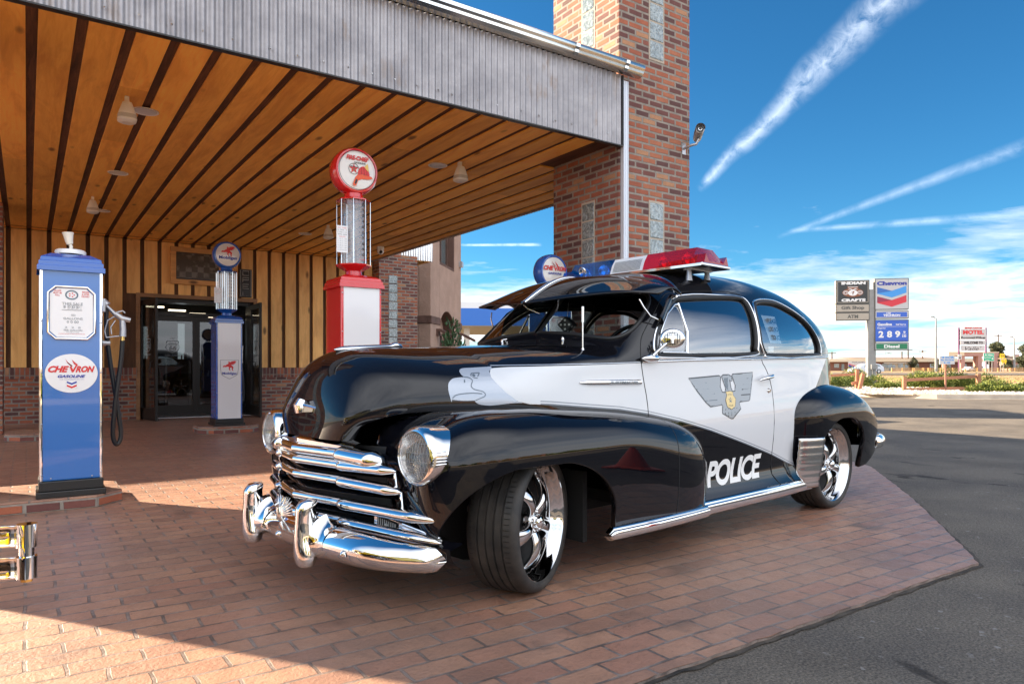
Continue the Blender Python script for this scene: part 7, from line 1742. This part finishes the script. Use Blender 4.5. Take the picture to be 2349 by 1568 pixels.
# shops and sheds further left
def shed(r0,r1,d,dep,h,wall,roof,label,slope=.9,over=.5,ops=3,name='building'):
    cx=(r0+r1)/2; o=far(name,cx,d,label,'building'); hw=(r1-r0)/2
    m=MB(); m.box(-hw,hw,0,dep,0,h,wall); m.build('wall',None,o)
    m=MB(); m.add([(-hw-over,-over,h),(hw+over,-over,h),(hw+over,dep+over,h+slope),(-hw-over,dep+over,h+slope),(-hw-over,-over,h+.25),(hw+over,-over,h+.25),(hw+over,dep+over,h+slope+.25),(-hw-over,dep+over,h+slope+.25)],[(0,3,2,1),(4,5,6,7),(0,1,5,4),(1,2,6,5),(2,3,7,6),(3,0,4,7)],roof); m.build('roof',None,o)
    for i in range(ops): m=MB(); x=-hw+(2*hw)*(i+.5)/ops; m.box(x-.5,x+.5,-.08,.0,0.1 if i%2 else .9,2.0); m.build('door' if i%2 else 'window',MATS['building_window'],o)
    return o
TANW=pmat('tan_block',(.40,.34,.26),.9); METR=pmat('grey_metal_roof',(.42,.43,.44),.5); BRR=pmat('brown_roof',(.20,.14,.10),.9); GRR=pmat('green_edge',(.06,.25,.16),.6); WHR=pmat('white_roof',(.8,.8,.78),.5)
shed(96,131,262,16,3.3,TANW,METR,'long grey roofed warehouse on the horizon behind the white car',.3)
shed(131,165,265,18,4.1,TANW,BRR,'long tan building behind the motel row',.8)
shed(114,128,240,9,2.7,TANW,BRR,'low shop with a brown roof and green edge behind the sign pole',.9)
shed(121.5,129.6,230,9,2.4,pmat('cream_wall',(.5,.42,.30),.9),WHR,'small cream shop with a white and grey roof left of the motel',1.1,.4,4)
shed(130.5,138.2,232,9,2.8,PINK,BRR,'pink stucco cottage with a brown roof and wooden ramp',1.0,.4,3)
shed(157,175,222,10,3.0,PINK,BRR,'pink house with a grey roof at the right edge',1.6,.6,4)
m=MB(); w_=far('block_wall',169.5,238,'tall pink crenellated block wall behind the far street lamp','wall'); 
for x,h in ((-2.5,5.2),(-.9,4.6),(.9,5.4),(2.4,4.8)): m.box(x-.8,x+.8,0,1,0,h,PINK)
m.build('wall_block',None,w_)
# ramp rail of the cottage, long yellow fences
YWD=pmat('yellow_pine',(.62,.36,.14),.8)
def ffence(r0,r1,d,lb,dz=0): 
    n=max(2,int((r1-r0)/2.6)); st=(r1-r0)/n
    rail_fence(FR(r0,d),[(st*k,0,.95,0) for k in range(n+1)],[((0,0,.80),(st*n,0,.80),.16),((0,0,.42),(st*n,0,.42),.16)],lb,post=.22,mat=YWD)
ffence(99.6,108,185,'yellow rail fence left of the tall street lamp'); ffence(108.6,121.4,184,'yellow rail fence in front of the motel'); ffence(123.5,130,184,'yellow rail fence below the green road sign'); ffence(131,140,188,'yellow rail fence at the right edge')
ffence(129,134,226,'orange timber ramp railing of the pink cottage')
# road signs
def rsign(r,d,x0,x1,z0,z1,mat,posts,label,draw=None,frame=M_INKW):
    o=far('road_sign',r,d,label,'road sign')
    for x in posts: m=MB(); m.box(x-.06,x+.06,.05,.15,0,z1-.1); m.build('post',M_STEELP,o)
    m=MB(); m.box(x0,x1,-.03,.03,z0,z1,frame); m.box(x0+.07,x1-.07,-.04,-.03,z0+.07,z1-.07,mat); p=m.build('sign_panel',None,o)
    if draw: m=MB(); draw(m); m.build('lettering',None,p)
    return o
GS=pmat('road_sign_green',(.0,.42,.24),.4); YS=pmat('road_sign_yellow',(.80,.55,.01),.4)
def dg(m):
    m.box(-1.25,1.25,-.05,-.04,3.60,3.68,M_INKW); text(m,'Williams',(.3,-.055,4.02),X3,Z3,1.25,.34,M_INKW,0,.03); text(m,'Grand Canyon',(-.35,-.055,3.30),X3,Z3,1.55,.30,M_INKW,0,.03); text(m,'Tusayan',(-.35,-.055,2.82),X3,Z3,1.0,.30,M_INKW,0,.03)
    m.poly([(-.95,4.02),(-.7,4.22),(-.7,4.10),(-.5,4.10),(-.5,3.94),(-.7,3.94),(-.7,3.82)],(0,-.055,0),X3,Z3,M_INKW); m.poly([(1.1,3.1),(.8,2.85),(.8,3.0),(.6,3.0),(.6,3.2),(.8,3.2),(.8,3.35)],(0,-.055,0),X3,Z3,M_INKW)
rsign(111.5,165,-1.25,1.25,2.54,4.41,GS,(-.55,.15,.85),'green highway direction sign right of the motel columns',dg)
rsign(111.0,160,-.52,.52,3.20,4.26,YS,(-.3,.3),'yellow square double arrow sign above two yellow diamonds',lambda m:(m.poly([(-.38,3.73),(-.18,3.90),(-.18,3.78),(.18,3.78),(.18,3.90),(.38,3.73),(.18,3.56),(.18,3.68),(-.18,3.68),(-.18,3.56)],(0,-.055,0),X3,Z3,M_INKK)),YS).location=FR(112.6,162)
for x,lb in ((112.35,'left yellow diamond marker under the arrow sign'),(113.0,'right yellow diamond marker under the arrow sign')):
    o=far('diamond_marker',x,161.5,lb,'road sign'); m=MB(); m.poly([(-.30,2.5),(0,1.75),(.30,2.5),(0,3.2)],(0,0,0),X3,Z3,YS,0,.04); m.build('sign_panel',None,o)
rsign(107.9,170,-.45,.45,3.04,4.18,M_SWHT,(0,),'white route 64 marker between the water sign and the motel',lambda m:(text(m,'64',(0,-.055,3.38),X3,Z3,.62,.46,M_INKK,0,.05),m.box(-.42,.42,-.05,-.045,3.72,3.76,M_INKK)))
bn=far('banner',110,222,'white banner with red and blue stripes on the mesh fence','banner'); m=MB(); m.box(-4.2,4.2,-.03,0,.9,3.0,M_SWHT); pb=m.build('banner_cloth',None,bn); m=MB(); text(m,'Thank you for your visit',(0.2,-.05,2.68),X3,Z3,6.6,.42,M_INKK,0,.03)
cr_=crc([(-4.1,2.3),(-2,1.7),(0,1.55),(2,1.9),(4.1,2.7)],4,False)
for dz,mt in ((0,M_INKR),(-.25,M_INKR)): v,f,_=stroke([(x,z+dz) for x,z in cr_],.12,mt); m.add([(x,-.05,z) for x,z in v],f,mt)
m.poly([(-4.1,.95),(-1.0,.95),(-2.2,1.4),(-4.1,2.0)],(0,-.045,0),X3,Z3,M_INKB); m.build('lettering',None,pb)
# trees
def pine(r,d,w_,h,label,seed,kind='pine_tree',n=3600,z0=.22):
    rs=np.random.RandomState(seed); o=far(kind,r,d,label,'tree'); vs=[];fs=[]
    for i in range(n):
        q=rs.rand()**.8; zz=h*(z0+(1-z0)*q); env=w_*(math.sin(PI*min(1,max(.03,(q*.86+.14)))) )**.7*(.75+.35*math.sin(7*q+seed)+.2*rs.rand())
        a=rs.uniform(0,6.28); rr_=env*(.45+.55*rs.rand()**.5)*(1+.22*math.sin(3*a+seed+5*q)); p=np.array([rr_*math.cos(a),rr_*math.sin(a),zz])
        u=rs.normal(size=3); u/=np.linalg.norm(u); s=np.cross(u,rs.normal(size=3)); s/=np.linalg.norm(s); L=w_*.13
        k=len(vs); vs+=[p-s*L*.5,p+s*L*.5,p+u*L]; fs.append((k,k+1,k+2))
    m=MB(); m.v=[tuple(v) for v in vs]; m.f=fs; m.m=[0]*len(fs); m.build('crown',M_PINE,o)
    m=MB(); m.tube([(0,0,0),(.1,0,h*.5),(0,0,h*.92)],[w_*.10,w_*.06,.03],8,mat=M_BARK)
    for k_ in range(7): a=k_*2.4; zz=h*(.25+.08*k_); m.tube([(0,0,zz),(w_*.6*math.cos(a),w_*.6*math.sin(a),zz+h*.10)],[w_*.03,.02],5,mat=M_BARK)
    m.build('trunk',None,o); return o
pine(158.0,230,3.2,9.3,'round pine tree right of the motel sign',1); pine(156.8,214,2.8,8.6,'pine tree cut off by the right edge of the picture',2)
pine(154.5,213,2.2,4.8,'dark bushy tree beside the far street lamp',3); pine(130.3,229,1.3,4.6,'small dark tree between the shop and the cottage',4); pine(135.8,225,1.3,3.6,'small tree in front of the pink cottage',5); pine(151.0,215,1.8,3.5,'low bushy tree behind the yellow rail fence at right',7); pine(146.5,222,1.5,3.4,'small tree behind the green highway sign',8)
for i,(x,d,w_,h) in enumerate(((112,195,1.0,1.6),(118.6,192,.9,1.5),(124.8,190,.8,1.3),(138,192,1.0,1.8))): pine(x,d,w_,h,['low round bush beside the yellow fence left of the motel','low round bush beside the left motel column','low bush between the motel columns','low bush in front of the right motel column'][i],30+i,'low_bush',500,.05)
# white vehicles
def suv(r,d,L,h,label,yaw,sedan=False):
    o=far('parked_car',r,d,label,'car',FROT+yaw); W=.95
    if sedan: side=[(-.5,.18),(-.5,.42),(-.47,.55),(-.30,.62),(-.17,.92),(.16,.95),(.30,.66),(.46,.60),(.5,.45),(.5,.18)]
    else: side=[(-.5,.16),(-.5,.34),(-.485,.46),(-.30,.60),(-.17,.90),(-.08,.98),(.24,1.0),(.40,.90),(.485,.62),(.5,.40),(.49,.16)]
    rows=[]
    for y,kx,kz in ((-W,.0,.0),(-W,1,1),(-W*.96,1,1),(W*.96,1,1),(W,1,1)): 
        rows.append([(x*L,y*(1-.22*max(0,(z-.6))/.4),z*h) for x,z in side])
    m=MB(); pts=[(x*L,z*h) for x,z in side]; n=len(pts)
    tw=lambda z:W*(1-.20*max(0,(z/h-.58))/.42)
    vs=[(x,-tw(z),z) for x,z in pts]+[(x,tw(z),z) for x,z in pts]; tri=tessellate_polygon([[Vector((x,z,0)) for x,z in pts]])
    m.add(vs,[t_ for t_ in tri]+[tuple(i+n for i in t_) for t_ in tri]+[(k,(k+1)%n,n+(k+1)%n,n+k) for k in range(n)],pmat('silver_white_paint',(.60,.62,.65),.25,0,1)); m.build('body',None,o,bevel=.04,recalc=True)
    gw=[(-.15,.62),(-.09,.90),(.02,.92),(.02,.64)],[(.04,.64),(.04,.92),(.22,.92),(.22,.66)],[(.24,.66),(.24,.92),(.34,.86),(.40,.68)]
    for g in gw: 
        for s in (-1,1): m=MB(); q=[(x*L,z*h) for x,z in g]; m.add([(x,s*(tw(z)+.012),z) for x,z in q],[(0,1,2,3)],MATS['building_window']); m.build('side_window',None,o)
    for x in (-.32,.32):
        for s in (-1,1):
            ax=Matrix.Translation((x*L,s*(W+.01),.34*h/1.7))@Matrix.Rotation(-PI/2*s,4,'X'); m=MB(); r_=.35*h/1.7; m.lathe([(r_*1.16,-.10),(r_*1.16,.0),(0,.005)],24,M_DARK,ax); m.build('wheel_arch',None,o); m=MB(); m.lathe([(r_*.6,.02),(r_,.02),(r_,-.2)],24,M_TYRE,ax); m.lathe([(0,.03),(r_*.6,.03),(r_*.64,.015)],20,M_CHROME2,ax)
            for k_ in range(7): a=2*PI*k_/7; m.add([ax@Vector((rr_*math.cos(a+da),rr_*math.sin(a+da),.034)) for rr_,da in ((r_*.2,-.3),(r_*.52,-.16),(r_*.52,.16),(r_*.2,.3))],[(0,1,2,3)],M_DARK)
            m.build('wheel',None,o)
    m=MB(); m.box(-L*.502,-L*.46,-.8,-.5,.42*h,.50*h,M_CHROME2); m.build('headlight',None,o); m=MB(); m.box(L*.46,L*.495,-.9,-.6,.45*h,.62*h,M_INKR); m.build('tail_light',None,o)
suv(62.2,124,5.6,1.75,'white crossover car on the far road, partly behind the sign pole',R(3))
suv(126.9,196,3.2,1.35,'small white car parked under the motel portico',R(25),True)
C.objects.unlink(_fo); bpy.data.objects.remove(_fo)
